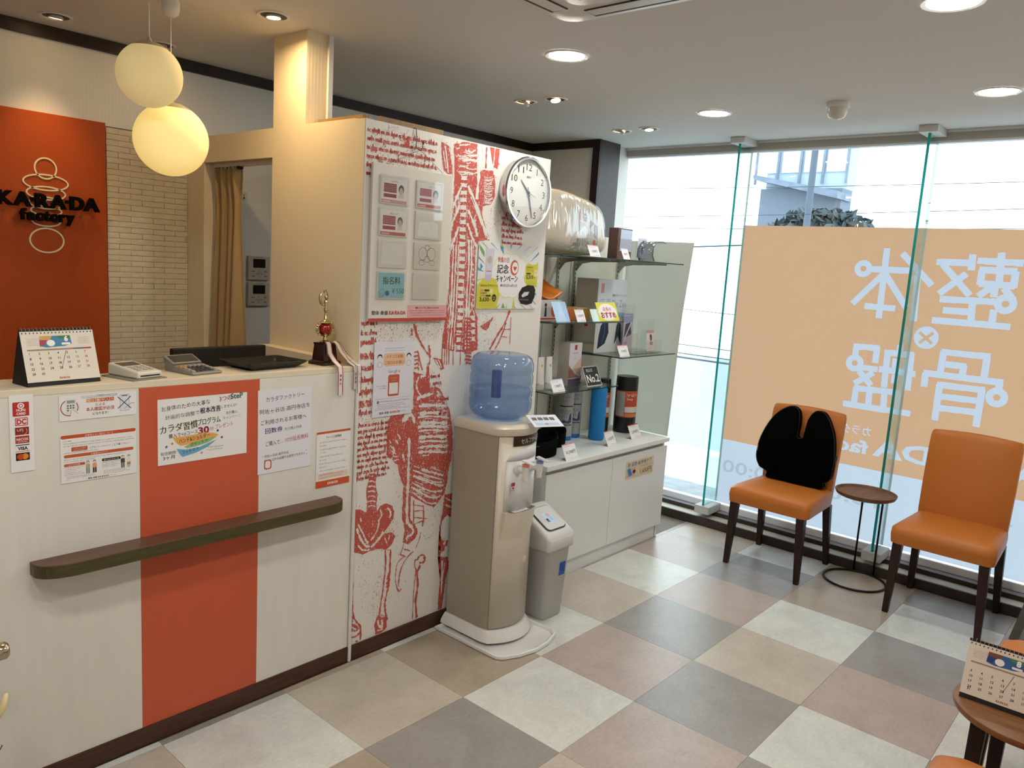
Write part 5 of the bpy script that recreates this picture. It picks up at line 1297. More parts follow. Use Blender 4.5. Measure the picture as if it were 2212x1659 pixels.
# clock
ck = thing('wall_clock', 'round chrome wall clock with black numerals at the display wall corner', 'clock', (1.605, YF - .004, 1.888))
cR = .146
MB().lathe([(cR - .004, 0), (cR - .004, .03), (cR + .004, .034), (cR + .006, .042), (cR + .002, .05), (cR - .006, .05), (cR - .009, .04)], 64, (0, 0, 0), axis='Y', cap=False).build('case', M('chrome', '#c9c6c2', .12, 1.0), ck, smooth=40)
MB().lathe([(cR - .008, .036), (cR - .008, .038)], 64, axis='Y').build('dial', M('dial_white', '#d9d8d0', .5), ck)
p = Pr()
for k in range(12):
    a = PI/2 - 2*PI*(k+1)/12; p.text(str(k+1), 107*math.cos(a), 107*math.sin(a) - 14, 40, '#26282c', 'c', .0, w=(None if k < 9 else 37))
for k in range(60):
    a = 2*PI*k/60; r0 = 128 if k % 5 else 125; p.line([(r0*math.cos(a), r0*math.sin(a)), (132*math.cos(a), 132*math.sin(a))], .8 if k % 5 else 1.8, '#33353a')
p.text('SEIKO', 0, 62, 11, '#6a6c70', 'c', .02); p.smudge(-9, -52, 18, 3, '#8a8c90')
q = p.build('numerals', ck); q.matrix_local = frame_mat((0, -.0382, 0), (1, 0, 0), (0, 0, 1))
hm = M('hand_dark', '#3a4046', .4)
def hand(a, l, w_, back, y):
    a = PI/2 - a; d = (math.cos(a), math.sin(a)); n = (-d[1], d[0])
    pts = [(-d[0]*back + n[0]*w_*.5, -d[1]*back + n[1]*w_*.5), (d[0]*l*.3 + n[0]*w_, d[1]*l*.3 + n[1]*w_), (d[0]*l + n[0]*w_*.4, d[1]*l + n[1]*w_*.4), (d[0]*l - n[0]*w_*.4, d[1]*l - n[1]*w_*.4), (d[0]*l*.3 - n[0]*w_, d[1]*l*.3 - n[1]*w_), (-d[0]*back - n[0]*w_*.5, -d[1]*back - n[1]*w_*.5)]
    MB().prism(pts, y, y - .001, 'Y').build('hand', hm, ck)
hand(2*PI*(10.45/12), .072, .0035, .02, -.040); hand(2*PI*(27.2/60), .112, .003, .024, -.042); hand(2*PI*(18.3/60), .05, .001, .014, -.044)
MB().lathe([(.006, .04), (.006, .046), (.001, .047)], 16, axis='Y').build('hub', hm, ck)
MB().lathe([(.001, .0485), (cR - .02, .047), (cR - .006, .0455)], 48, axis='Y', cap=False).build('glass_cover', thin_glass('clock_glass', (.98, .985, .98), .04), ck, smooth=True)

# ================================================================ WATER DISPENSER
tray_m = M('tray_translucent', '#dcdad6', .25, spec=.5)
b = MB()
TP = [(1.185, .012), (1.185, -.345), (1.205, -.372), (1.27, -.402), (1.36, -.42), (1.45, -.412), (1.53, -.385), (1.556, -.352), (1.556, .012)]
TP = [(x, y) for x, y in TP]
def inset(P, d):
    cx = sum(q[0] for q in P)/len(P); cy = sum(q[1] for q in P)/len(P); o = []
    for i, q in enumerate(P):
        a, c = P[i-1], P[(i+1) % len(P)]; n = Vector((0, 0))
        for e0, e1 in ((a, q), (q, c)):
            t = Vector((e1[0]-e0[0], e1[1]-e0[1])).normalized(); m_ = Vector((-t.y, t.x))
            if m_.dot(Vector((cx - q[0], cy - q[1]))) < 0: m_ = -m_
            n += m_
        n.normalize(); o.append((q[0] + n.x*d*1.15, q[1] + n.y*d*1.15))
    return o
loft(b, [[(x, y, z) for x, y in inset(TP, d)] for d, z in ((.003, .0005), (0, .004), (.002, .014), (.008, .016), (.014, .012), (.018, .005), (.022, .004))])
tag(b.build('floor_tray', tray_m, smooth=35), 'pale rounded plastic tray under the water dispenser', 'tray')
wd = thing('water_dispenser', 'tall beige water dispenser with two taps before the display wall', 'water dispenser', (1.375, 0, .0165))
def dsec(w, yb, yf, bulge, z, n=9):
    pts = [(w, yb, z), (-w, yb, z), (-w, yf + .035, z)]
    for i in range(n): 
        t = -1 + 2*i/(n-1); pts.append((t*w*.93, yf - bulge*(1 - t*t), z))
    pts.append((w, yf + .035, z)); return pts
side_m = M('dispenser_taupe', '#9f9585', .4, spec=.4); front_m = M('dispenser_cream', '#cfc5b2', .3, spec=.5); wht = M('dispenser_white', '#dcd9d4', .25, spec=.5)
b = MB(); loft(b, [dsec(.15, .02, -.255, .055, 0), dsec(.146, .018, -.25, .055, .018), dsec(.132, .012, -.235, .05, .045)]); b.build('base', wht, wd, smooth=40)
b = MB(); loft(b, [dsec(.126, .01, -.225, .045, .045), dsec(.126, .01, -.225, .045, .875)]); b.build('body', side_m, wd, smooth=30)
def fcurve(x): t = x/.126; return -.225 - .045*(1 - min(1, t*t))
def frontstrip(x0, x1, z0, z1, off=.001, n=14, z0b=None):
    m_ = MB(); v = []; f = []
    for i in range(n+1):
        x = x0 + (x1-x0)*i/n; y = fcurve(x) - off; v += [(x, y, z0), (x, y, z1)]
    return m_.add(v, [(2*i, 2*i+2, 2*i+3, 2*i+1) for i in range(n)])
frontstrip(-.118, .118, .05, .872, .0022).build('front_panel', front_m, wd, smooth=True, solid=.003)
frontstrip(-.09, .1, .56, .77, .0045).build('tap_recess', M('recess_white', '#dedede', .3), wd, smooth=True, solid=.003)
b = MB(); v = []
for i in range(15):
    x = -.09 + .19*i/14; y = fcurve(x) - .0045; z = .77 + .055*math.sqrt(max(0, 1 - ((x - .06)/.15)**2)); v += [(x, y, .7695), (x, y, z)]
b.add(v, [(2*i, 2*i+2, 2*i+3, 2*i+1) for i in range(14)]).build('recess_top', M('recess_white'), wd, smooth=True, solid=.003)
b = MB()
loft(b, [[(x, fcurve(x) - .002, z) for x in (-.095, -.05, 0, .05, .1)] + [(x, fcurve(x) - d, z) for x in (.1, .05, 0, -.05, -.095)] for z, d in ((.43, .004), (.49, .016), (.55, .026), (.556, .026))]); b.build('drip_shelf', front_m, wd, smooth=30)
b = MB()
for k in range(9): x = -.07 + k*.0175; b.box(x, fcurve(x) - .024, .5555, x + .009, fcurve(x) - .006, .5585)
b.build('drip_grille', M('grille_grey', '#6d6a66', .4), wd)
p = Pr(); p.rect(0, 0, 90, 22, '#e2e0dd'); p.smudge(8, 12, 70, 5, '#6a6a6a'); p.smudge(8, 4, 60, 5, '#6a6a6a')
q = p.build('shelf_label', wd); q.matrix_local = frame_mat((-.06, -.292, .5590), (1, 0, 0), (0, 1, 0))
b = MB(); loft(b, [dsec(.13, .014, -.232, .05, .875), dsec(.134, .016, -.238, .052, .885), dsec(.134, .016, -.238, .052, .905), dsec(.124, .006, -.226, .05, .917)]); b.build('lid', front_m, wd, smooth=40)
MB().lathe([(.075, .9172), (.1, .9175), (.096, .9195), (.08, .9195)], 36, (0, -.12, 0)).build('bottle_collar', wht, wd, smooth=40)
def tap(x, col, name):
    y = fcurve(x)
    t = MB().lathe([(.021, .004), (.021, .016), (.012, .018), (.012, .045)], 20, (x, y, .735), axis='Y').build('tap', wht, wd, smooth=40)
    MB().lathe([(.011, -.03), (.014, .012), (.014, .03)], 16, (x, y - .05, .725)).build('spout', wht, t, smooth=40)
    MB().cyl((x, y - .05, .7555), .0155, .01, 16).build('collar', M('tap_' + name, col, .4), t, smooth=40)
    MB().hexa([(x - .011, y - .095, .767), (x + .011, y - .095, .767), (x + .011, y - .035, .775), (x - .011, y - .035, .775)], [(x - .011, y - .097, .774), (x + .011, y - .097, .774), (x + .011, y - .035, .783), (x - .011, y - .035, .783)]).build('lever', wht, t, bevel=.003)
tap(-.04, '#d98a6c', 'red'); tap(.055, '#6c7fc0', 'blue')
pl = frontstrip(-.066, .112, .832, .885, .0075, 14).build('name_plate', M('plate_brown', '#35211c', .4), wd, smooth=True)
p = Pr(); p.text('セルフサービス', 0, 10, 25, '#e6ded4', w=150); p.smudge(4, 3, 140, 3, '#8d7d72'); p.smudge(70, 42, 22, 5, '#b9a99a'); p.smudge(60, 35, 40, 3, '#8d7d72')
q = p.build('plate_lettering', pl); me = q.data
for v_ in me.vertices:
    x = -.03 + v_.co.x; z = .832 + v_.co.y; v_.co = (x, fcurve(x) - .0079 - .0002*(1 if v_.co.z > .0002 else 0), z)
p = Pr(); p.rrect(0, 0, 26, 52, 2, '#d8c9c8'); p.rrect(1, 36, 25, 51, 2, '#b2464a', 2); p.disc(13, 28, 5, '#b2464a', 2); p.smudge(4, 15, 18, 5, '#4a3a3a'); p.smudge(4, 4, 18, 4, '#8a7a7a')
q = p.build('warning_sticker', wd); q.matrix_local = frame_mat((-.07, fcurve(-.06) - .0098, .63), (1, 0, 0), (0, 0, 1))
MB().lathe([(.016, 0), (.016, .002), (.012, .003)], 24, (.045, fcurve(.045) - .003, .33), axis='Y').build('badge', M('badge', '#c9c1b2', .3), wd, smooth=40)
# bottle standing neck-down on the dispenser
bt = thing('water_bottle', 'clear blue ribbed water bottle upturned on the dispenser', 'bottle', (1.375, -.12, .9365))
blue = bpy.data.materials.new('bottle_blue'); blue.use_nodes = True; MATS['bottle_blue'] = blue
nt = blue.node_tree; nt.nodes.clear(); out = nt.nodes.new('ShaderNodeOutputMaterial'); mx = nt.nodes.new('ShaderNodeMixShader'); tb = nt.nodes.new('ShaderNodeBsdfTransparent'); tb.inputs['Color'].default_value = (.60, .71, .86, 1)
gb = nt.nodes.new('ShaderNodeBsdfGlossy'); gb.inputs['Roughness'].default_value = .08; 
m2 = nt.nodes.new('ShaderNodeMixShader'); db = nt.nodes.new('ShaderNodeBsdfDiffuse'); db.inputs['Color'].default_value = (.35, .48, .72, 1); m2.inputs['Fac'].default_value = .10
nt.links.new(tb.outputs[0], m2.inputs[1]); nt.links.new(db.outputs[0], m2.inputs[2]); nt.links.new(m2.outputs[0], mx.inputs[1]); nt.links.new(gb.outputs[0], mx.inputs[2]); nt.links.new(schlick(nt, .05), mx.inputs['Fac']); nt.links.new(mx.outputs[0], out.inputs['Surface'])
prof = [(.05, 0), (.085, .006), (.115, .02), (.129, .04), (.132, .055), (.132, .075)]
for k in range(3):
    z = .085 + k*.05; prof += [(.132, z), (.1285, z + .006), (.1285, z + .012), (.132, z + .018), (.1325, z + .035)]
prof += [(.131, .235), (.122, .258), (.105, .27), (.085, .274), (.07, .272), (.02, .271), (.0005, .271)]
MB().lathe(prof, 56).build('shell', blue, bt, smooth=True)
prof2 = [(.0005, .004), (.05, .006), (.085, .012), (.113, .026), (.126, .046), (.128, .075), (.121, .095), (.128, .12), (.128, .128), (.0005, .128)]
MB().lathe(prof2, 48, cap=False).build('water', thin_glass('water_tint', (.86, .93, 1.0), .04), bt, smooth=40)
MB().lathe([(.021, .09), (.021, .2), (.017, .205), (.0005, .205)], 20, (-.03, 0, 0)).build('feed_tube', M('tube_blue', '#3a4fa0', .3, alpha=.75), bt, smooth=40)
for z in (.09, .115, .14, .165, .19): MB().box(.04, -.1315, z, .1, -.128, z + .004).build('embossed_bar', M('bottle_emboss', '#7c92bb', .25), bt) if False else None
# leaflet lying over the dispenser's front corner
p = Pr(); 
for k in range(4): p.rect(14 + k*29, 46, 38 + k*29, 66, '#5a5c60'); p.smudge(14 + k*29, 38, 24, 4, '#7a7c80', seed=k)
p.rect(14, 10, 128, 30, '#a9c0d8'); p.disc(70, 20, 9, '#c08a7c', 2, ry=6); p.smudge(14, 74, 90, 5, '#4a4c50')
sheet('leaflet', 'printed leaflet lying over the front corner of the water dispenser', 'leaflet', (1.365, -.325, .934), (.94, -.30, -.03), (.28, .86, .40), 145, 84, '#d3d7dc', pr=p)

# waste bin
wbn = thing('waste_bin', 'grey plastic push-lid waste bin between dispenser and cabinet', 'waste bin', (1.665, -.17, .0005))
gp = M('bin_grey', '#b3b0ab', .4, spec=.4); gl_ = M('bin_light', '#c4c2be', .35, spec=.4)
b = MB(); loft(b, [ring_rect(.066, .082, 0, .02), ring_rect(.07, .088, .01, .022), ring_rect(.085, .104, .33, .026), ring_rect(.088, .107, .335, .026)]); b.build('body', gp, wbn, smooth=40)
LP = [(-.114, .326), (-.114, .385), (-.108, .402), (-.09, .412), (.045, .487), (.07, .494), (.092, .488), (.108, .468), (.114, .44), (.114, .326)]
MB().prism(LP, -.096, .096, 'X').build('lid', gl_, wbn, bevel=.022, seg=5, smooth=True)
FM = Matrix.Translation((0, -.022, .4535)) @ Matrix.Rotation(math.atan2(.075, .135), 4, 'X')
b = MB(); b.prism([(x*.70, y*.62) for x, y, z in ring_rect(.09, .108, 0, .03)], .0012, .0045); fo = b.build('flap', gl_, wbn, bevel=.001); fo.matrix_local = FM
b = MB(); b.prism([(x*.745, y*.655) for x, y, z in ring_rect(.09, .108, 0, .03)], .0002, .0012); sm = b.build('flap_gap', M('gap_dark', '#2c2c30', .6), wbn); sm.matrix_local = FM
p = Pr(); p.rect(0, 0, 62, 62, '#bcd0e4'); p.disc(40, 48, 12, '#d9a9b0', 2); p.rect(6, 10, 26, 14, '#2c3038', 2); p.rect(8, 16, 22, 30, '#2c3038', 2); p.rect(34, 14, 56, 34, '#9fc4de', 2)
q = p.build('lid_sticker', wbn); q.matrix_local = FM @ Matrix.Translation((-.032, -.035, .0047))
p = Pr(); p.rect(0, 0, 42, 62, '#2a4fa8'); p.smudge(4, 8, 34, 4, '#cfd8ea'); p.poly([(2, 14), (10, 22), (2, 22)], '#8aa4d6', 2)
q = p.build('side_sticker', wbn); q.matrix_local = frame_mat((.01, -.0985, .2), (1, 0, 0), (0, -.045, 1))

# ================================================================ CABINET
cw = M('melamine_white', '#e2e3e0', .35, spec=.45)
cb = thing('display_cabinet', 'long white low cabinet under the glass shelves', 'cabinet', (0, 0, 0))
boxo('side_panel', (1.868, .012, .0005, 1.886, .405, .595), cw, cb); boxo('side_panel', (2.995, .012, .0005, 3.013, .405, .595), cw, cb)
boxo('body', (1.886, .03, .06, 2.995, .405, .595), cw, cb)
boxo('worktop', (1.862, -.016, .595, 3.02, .408, .62), cw, cb, bevel=.0015)
for x0, x1 in ((1.871, 2.441), (2.444, 3.014)): boxo('door', (x0, -.008, .085, x1, .0115, .572), cw, cb, bevel=.0015)
boxo('plinth', (1.89, .012, .0005, 2.44, .03, .072), cw, cb); boxo('plinth', (2.444, .014, .0005, 2.985, .03, .072), cw, cb); boxo('grip_channel', (1.88, .013, .572, 3.0, .029, .5948), M('channel_shade', '#b9b8b2', .5), cb)
p = Pr(); p.text('肩·姿勢·肩甲骨ケア', 14, 70, 27, '#46609a', w=250, bold=.01, rot=.0); p.rect(14, 10, 96, 62, '#c9a9a4'); p.poly([(10, 56), (40, 62), (66, 20), (36, 12)], '#3f7fb0', 2); p.disc(84, 36, 16, '#3a2f3a', 2, ry=11); p.text('ストレッチローラー', 150, 52, 13, '#6a5a4a', w=120); p.text('1,650円', 150, 14, 36, '#3a2f2a', w=118, bold=.01)
sheet('price_sticker', 'beige price sticker on the cabinet door near the window', 'sticker', (2.58, -.0092, .432), (1, 0, 0), (0, 0, 1), 288, 100, '#d6c3a0', pr=p, t=.4)

# ================================================================ GLASS SHELVES
sg = thin_glass('shelf_glass', (.87, .95, .93), .08); se = M('shelf_edge', '#24403d', .15, spec=.6)
alu = M('bracket_grey', '#8f8f8a', .4, .5)
def glass_shelf(label, x0, x1, z):
    s_ = thing('glass_shelf', label, 'shelf', (0, 0, 0))
    boxo('pane', (x0, .001, z - .006, x1, .395, z), sg, s_); boxo('front_edge', (x0, 0, z - .006, x1, .0009, z), se, s_); boxo('side_edge', (x0 - .001, 0, z - .006, x0 - .0001, .395, z), se, s_)
    for xx in (x0 + .07, x1 - .07):
        MB().prism([(.395, z - .0065), (.07, z - .0065), (.07, z - .014), (.30, z - .022), (.36, z - .034), (.38, z - .055), (.395, z - .075)], xx - .003, xx + .003, 'X').build('bracket', alu, s_)
glass_shelf('uppermost glass shelf nearer the clock, under the bagged pillow', 1.88, 2.445, 1.638)
glass_shelf('uppermost glass shelf nearer the window, with two small displays', 2.458, 3.02, 1.638)
glass_shelf('middle glass shelf with the yellow recommendation card', 1.88, 2.445, 1.316)
glass_shelf('glass shelf carrying the tall cushion box and leaflet stand', 2.458, 3.02, 1.122)
glass_shelf('lowest glass shelf with the white cream tubes', 1.88, 2.445, .974)
for n_, x in enumerate((1.95, 2.375, 2.528, 2.95)):
    t = boxo('wall_upright', (x - .006, .4005, .63, x + .006, .4095, 1.70), M('upright_metal', '#b9b8b2', .4, .6)); tag(t, ('slotted shelf upright nearest the clock corner', 'slotted shelf upright second from the clock', 'slotted shelf upright second from the window', 'slotted shelf upright nearest the window')[n_], 'shelf upright', 'slotted shelf uprights')
    b = MB()
    for k in range(42): b.box(x - .0025, .3998, .64 + k*.025, x + .0025, .4004, .656 + k*.025)
    s_ = b.build('slots', M('slot_dark', '#161412', .6), t)

# ---- price cards: folded acrylic cards leaning back
def card(label, x, y, z, W, H, pr=None, col='#e2e0e2', rz=0.0, lean=.42, name='price_card', cat='price card', group=None):
    u = (math.cos(rz), math.sin(rz), 0); vy = math.sin(lean); f = (-math.sin(rz), math.cos(rz))
    o = sheet(name, label, cat, (x, y, z + .0006), u, (f[0]*vy, f[1]*vy, math.cos(lean)), W, H, col, pr=pr, t=1.0, group=group)
    s_, c_ = math.sin(lean), math.cos(lean); q = []
    for zz in (0, .0012):
        for a, f_ in ((0, .001), (W*.001, .001), (W*.001, .034), (0, .034)): q.append((a, f_*s_ + zz*c_, -f_*c_ + zz*s_))
    b = MB(); b.hexa(q[:4], q[4:]); k = b.build('foot', M('card_clear', '#cfd3d6', .2, alpha=.55), o)
    return o
def price(txt, W, H, band='#c9a0a8'):
    p = Pr(); p.rect(0, H - 6, W, H, band); p.smudge(4, H - 16, W*.6, 5, '#7a7478'); p.text(txt, W*.52, H*.38, H*.26, '#33302f', 'c', .01); p.smudge(W*.42, 5, W*.5, 4.5, '#6a6668'); return p
def painted_sheen(W, H, a, b_): return Pr().poly([(0, H), (W*.5, H), (W*.15, 0), (0, 0)], a).poly([(W*.6, H), (W, H), (W, 0), (W*.75, 0)], b_)  # diagonal sheen on a card, painted as flat print
card('white price card leaning before the bagged pillow', 2.115, .008, 1.638, 92, 62, price('1,980円', 92, 62), rz=.03)
card('white price card before the black folded belts', 2.03, .0, .62, 116, 84, price('￥5,908円', 116, 84, '#c97f8d'), rz=.08)
card('white price card at the foot of the blue foam roller', 2.485, .06, .62, 100, 84, price('1,650円', 100, 84, '#c97f8d'), rz=.1)
card('white price card before the large black foam roller', 2.76, .085, .62, 118, 84, price('2,970円', 118, 84, '#b04a4a'), rz=.06)
card('white price card before the cream tubes', 1.912, .02, .974, 100, 66, price('1,980円', 100, 66, '#a9c0d8'), rz=.03)
card('white price card at the corner of the leaflet shelf', 2.47, .02, 1.122, 98, 66, price('7,990円', 98, 66, '#c97f8d'), rz=.02)
card('white price card before the orange carton', 2.065, .02, 1.316, 76, 66, price('1,430円', 76, 66, '#a9b4c0'), rz=.02)
card('pale mint card beside the yellow recommendation card', 2.196, .02, 1.316, 84, 66, painted_sheen(84, 66, '#c6e0dc', '#bfd8dc'), '#d3e6e2', rz=.02, name='shelf_card', cat='card')
card('large pale blue card before the orange cushion', 1.912, .03, 1.316, 112, 104, painted_sheen(112, 104, '#a9c6e4', '#9fbde0').text('No', 40, 34, 26, '#cfe0f2', L=3), '#b4cde8', rz=.02, name='shelf_card', cat='card')
card('small white card before the brown case', 2.42, .015, 1.638, 68, 62, price('980円', 68, 62, '#a9b4c0'), rz=.05)
p = Pr(); p.rect(0, 0, 184, 98, '#d9cf3f'); p.disc(92, 49, 84, '#e6e0dc', 2, ry=46); p.text('店長の', 92, 56, 24, '#b23c36', 'c', .02, 78, L=4); p.text('おすすめ', 92, 20, 38, '#b23c36', 'c', .03, 136, L=4); p.text('おすすめ', 94, 18, 38, '#2c2422', 'c', .03, 136, L=3)
card('yellow recommendation card with red handwriting on the middle shelf', 2.258, .02, 1.3165, 184, 102, p, '#d9cf3f', rz=.02, name='recommendation_card', cat='card')
p = Pr(); p.rect(4, 4, 132, 104, '#2e2c2e'); p.text('売店人気', 24, 78, 20, '#d9d6d2', w=58); p.text('No.2', 14, 22, 58, '#e2dfda', w=112, bold=.02)
card('black ranking card with white No.2 lettering on the lowest shelf', 2.235, .05, .974, 136, 108, p, '#c9c6c2', rz=.03, name='ranking_card', cat='card')

# ---- products
# bagged pillow
pw = thing('bagged_pillow', 'cream pillow in a clear plastic bag on the uppermost shelf', 'pillow', (2.165, .205, 1.6395))
def pil(u, v):
    th = 2*PI*u; ph = PI*v; sx = abs(math.cos(th))**.55*math.copysign(1, math.cos(th)); sy = abs(math.sin(th))**.8*math.copysign(1, math.sin(th)); r = max(1e-4, math.sin(ph))**.45; cz = -math.cos(ph)
    z = .15 + .146*math.copysign(abs(cz)**.55, cz); lean = .09*(z/.3)
    return (.275*sx*r*(1 - .12*max(0, z/.3)) - .02*z/.3, .13*sy*r*(.8 + .2*(1 - z/.3)), z*(1 - .12*sx*r))
MB().grid(pil, 41, 25).build('pillow', M('pillow_cream', '#c9c0ac', .85, bump=(25, .6)), pw, smooth=True)
def bag(u, v):
    x, y, z = pil(u, v); k = noise.noise((x*16, y*12, z*5)) * .009 + noise.noise((x*45, y*30, z*9)) * .003
    return (x*1.03 + k, y*1.06 + k, max(.0002, z*1.02 + k*.6))
bagm = bpy.data.materials.new('bag_film'); bagm.use_nodes = True; nt = bagm.node_tree; nt.nodes.clear(); out = nt.nodes.new('ShaderNodeOutputMaterial'); mx = nt.nodes.new('ShaderNodeMixShader'); mx.inputs['Fac'].default_value = .2
tb = nt.nodes.new('ShaderNodeBsdfTransparent'); gb = nt.nodes.new('ShaderNodeBsdfGlossy'); gb.inputs['Roughness'].default_value = .18; gg = nt.nodes.new('ShaderNodeNewGeometry'); nz = nt.nodes.new('ShaderNodeTexNoise'); nz.inputs['Scale'].default_value = 13; nz.inputs['Detail'].default_value = 2; mp = nt.nodes.new('ShaderNodeMapping'); mp.inputs['Scale'].default_value = (1.6, 1, .22)
bb = nt.nodes.new('ShaderNodeBump'); bb.inputs['Strength'].default_value = .9; bb.inputs['Distance'].default_value = .02
nt.links.new(gg.outputs['Position'], mp.inputs[0]); nt.links.new(mp.outputs[0], nz.inputs['Vector']); nt.links.new(nz.outputs['Fac'], bb.inputs['Height']); nt.links.new(bb.outputs['Normal'], gb.inputs['Normal'])
nt.links.new(tb.outputs[0], mx.inputs[1]); nt.links.new(gb.outputs[0], mx.inputs[2]); nt.links.new(mx.outputs[0], out.inputs['Surface'])
MB().grid(bag, 61, 37).build('plastic_bag', bagm, pw, smooth=True)
p = Pr(); p.poly([(20, 20), (230, 14), (236, 190), (30, 210)], '#b9b3aa'); p.poly([(150, 14), (232, 14), (236, 120), (170, 150), (140, 60)], '#7d7478', 2); p.disc(105, 150, 26, '#c4a792', 2, ry=30); p.poly([(60, 80), (120, 118), (150, 90), (140, 60), (70, 54)], '#d6dadc', 3); p.disc(126, 158, 14, '#3a3030', 3, ry=22); p.text('背もたれ', 56, 36, 24, '#4a4440', w=80, L=4); p.text('骨盤サポートくらぶ', 30, 18, 18, '#4a4440', w=130, L=4); p.rrect(196, 28, 216, 54, 3, '#b2403a', 4)
smp = [pil(.5 + .5*i/80, j/60) for i in range(81) for j in range(1, 60)]
q = p.build('insert_sheet', pw)
bm = bmesh.new(); bm.from_mesh(q.data); bmesh.ops.subdivide_edges(bm, edges=[e for e in bm.edges if e.calc_length() > .02], cuts=5, use_grid_fill=True); bmesh.ops.triangulate(bm, faces=bm.faces)
for v_ in bm.verts:
    x, z, k = v_.co.x - .13, v_.co.y + .03, v_.co.z; y = min(smp, key=lambda s_: (s_[0]-x)**2 + (s_[2]-z)**2 + (.002 if s_[1] > 0 else 0))[1]; v_.co = (x, y - .002 - k*3, z)
bm.to_mesh(q.data); bm.free()
# brown case with card, and clear stand, on the uppermost shelf
bc = thing('brown_case', 'dark brown upright case with a pale blue label on the uppermost shelf', 'case', (2.555, .12, 1.6385), .05)
MB().box(-.075, -.015, 0, .075, .045, .165).build('body', M('case_brown', '#5a423a', .5), bc, bevel=.003); MB().box(-.052, -.0165, .045, .07, -.0152, .158).build('label_card', M('case_blue', '#b3c2d8', .4), bc); MB().box(-.066, -.0185, .05, .074, -.0168, .11).build('clear_front', acr, bc)
cs_ = thing('clear_stand', 'clear curved stand holding a small leaflet at the window end of the uppermost shelf', 'stand', (2.83, .10, 1.6385), .0)
v = [(-.055 + .02*math.cos(a), 0, .075 + .05*math.sin(a)) for a in [PI*1.35 - PI*.95*i/14 for i in range(15)]]
b = MB(); pts = [(-.05, 0), (-.072, .03), (-.07, .07), (-.05, .095), (-.02, .11), (.03, .112), (.06, .105)]
b.add([(x, yy, z + .003) for x, z in pts for yy in (-.05, .05)], [(2*i, 2*i+1, 2*i+3, 2*i+2) for i in range(len(pts)-1)]); b.build('curved_band', thin_glass('acrylic_smoky', (.72, .73, .75), .12, .05), cs_, smooth=True, solid=.003)
for yy in (-.05, .05): MB().tube([(x, yy, z + .003) for x, z in pts], .0022, 6).build('band_edge', M('band_grey', '#6a6663', .3, .4), cs_, smooth=True)
MB().box(-.085, .054, 0, .02, .057, .15).build('back_sheet', acr, cs_); p = Pr(); p.rect(0, 0, 95, 108, '#c9d2e2'); p.disc(52, 40, 14, '#4a6aa8', 2, ry=20); p.smudge(10, 92, 60, 6, '#7a86a0'); p.line([(20, 70), (50, 62), (74, 84)], 3, '#8a9ab8', 2)
q = p.build('leaflet_face', cs_); q.matrix_local = frame_mat((-.075, .0525, .02), (1, 0, 0), (0, 0, 1)); MB().box(-.05, -.055, 0, .07, .057, .003).build('foot', acr, cs_)
# orange posture seat on its box
oc = thing('orange_posture_seat', 'orange curved plastic posture seat on the middle shelf', 'seat', (1.985, .2, 1.426), .1)
def seat(u, v):
    x = -.11 + .22*u; y = -.06 + .13*v; return (x, y, .006 + .055*abs(2*u - 1)**1.6 * (.4 + .6*v) + .03*v*v - .012*math.cos(PI*(2*u - 1)/2))
MB().grid(seat, 21, 9).build('shell', M('orange_plastic', '#d9772c', .3), oc, smooth=True, solid=.007)
p = Pr(); p.rect(0, 0, 170, 98, '#cfc8c4'); p.disc(116, 50, 24, '#c9602f', 2, ry=34); p.poly([(40, 20), (58, 18), (54, 64), (44, 66)], '#2c282c', 2); p.disc(48, 76, 9, '#3a2c28', 2); p.rect(0, 4, 170, 12, '#b9442f', 2)
bx_ = boxo('product_box', (1.885, .12, 1.3165, 2.055, .28, 1.4155), M('box_white_print', '#cfc8c4', .5)); tag(bx_, 'white box with an orange seat picture on the middle shelf', 'box'); q = p.build('box_print', bx_); q.matrix_world = frame_mat((1.885, .1195, 1.3165), (1, 0, 0), (0, 0, 1))
tag(boxo('orange_carton', (2.07, .10, 1.3165, 2.155, .22, 1.376), M('carton_orange', '#b8622c', .5), bevel=.0015), 'small orange carton on the middle shelf', 'carton')
tag(boxo('gold_carton', (2.16, .10, 1.3165, 2.275, .2, 1.378), M('carton_gold', '#b98a3e', .4, .3, var=(60, .25)), bevel=.0015), 'small gold carton next to the orange one', 'carton')
# tall cushion box
zb = thing('cushion_box', 'tall white cushion box with beige sides on the window-side shelf', 'box', (0, 0, 0))
boxo('carton', (2.475, .20, 1.1225, 2.765, .345, 1.528), M('carton_beige', '#b8ab9b', .55, var=(10, .1, (1, 1, .1))), zb, bevel=.002)
p = Pr(); p.rect(0, 0, 290, 405, '#c6cbd4'); p.rect(0, 0, 290, 190, '#cdccca', 2); p.text('座善', 20, 250, 62, '#8fa9c9', w=112, L=3); p.text('The Zen', 140, 252, 58, '#8a97ab', w=140, L=3); p.text('腰痛サポートクッション', 142, 312, 16, '#3a3c44', w=136, L=3, bold=.01); p.rrect(28, 330, 58, 382, 4, '#c98d93', 3); p.rect(20, 196, 270, 222, '#8fa9c9', 3)
p.poly([(30, 20), (100, 50), (130, 110), (120, 170), (90, 188), (50, 150), (36, 90)], '#26304a', 4); p.line([(70, 50), (92, 110), (86, 170)], 3, '#5a93c0', 5); p.poly([(190, 40), (206, 150), (226, 182), (250, 150), (262, 40), (244, 60), (226, 90), (206, 60)], '#3f4a50', 4); p.line([(226, 90), (226, 180)], 3, '#8aa0a0', 5)
q = p.build('front_print', zb); q.matrix_local = frame_mat((2.475, .1992, 1.1225), (1, 0, 0), (0, 0, 1))
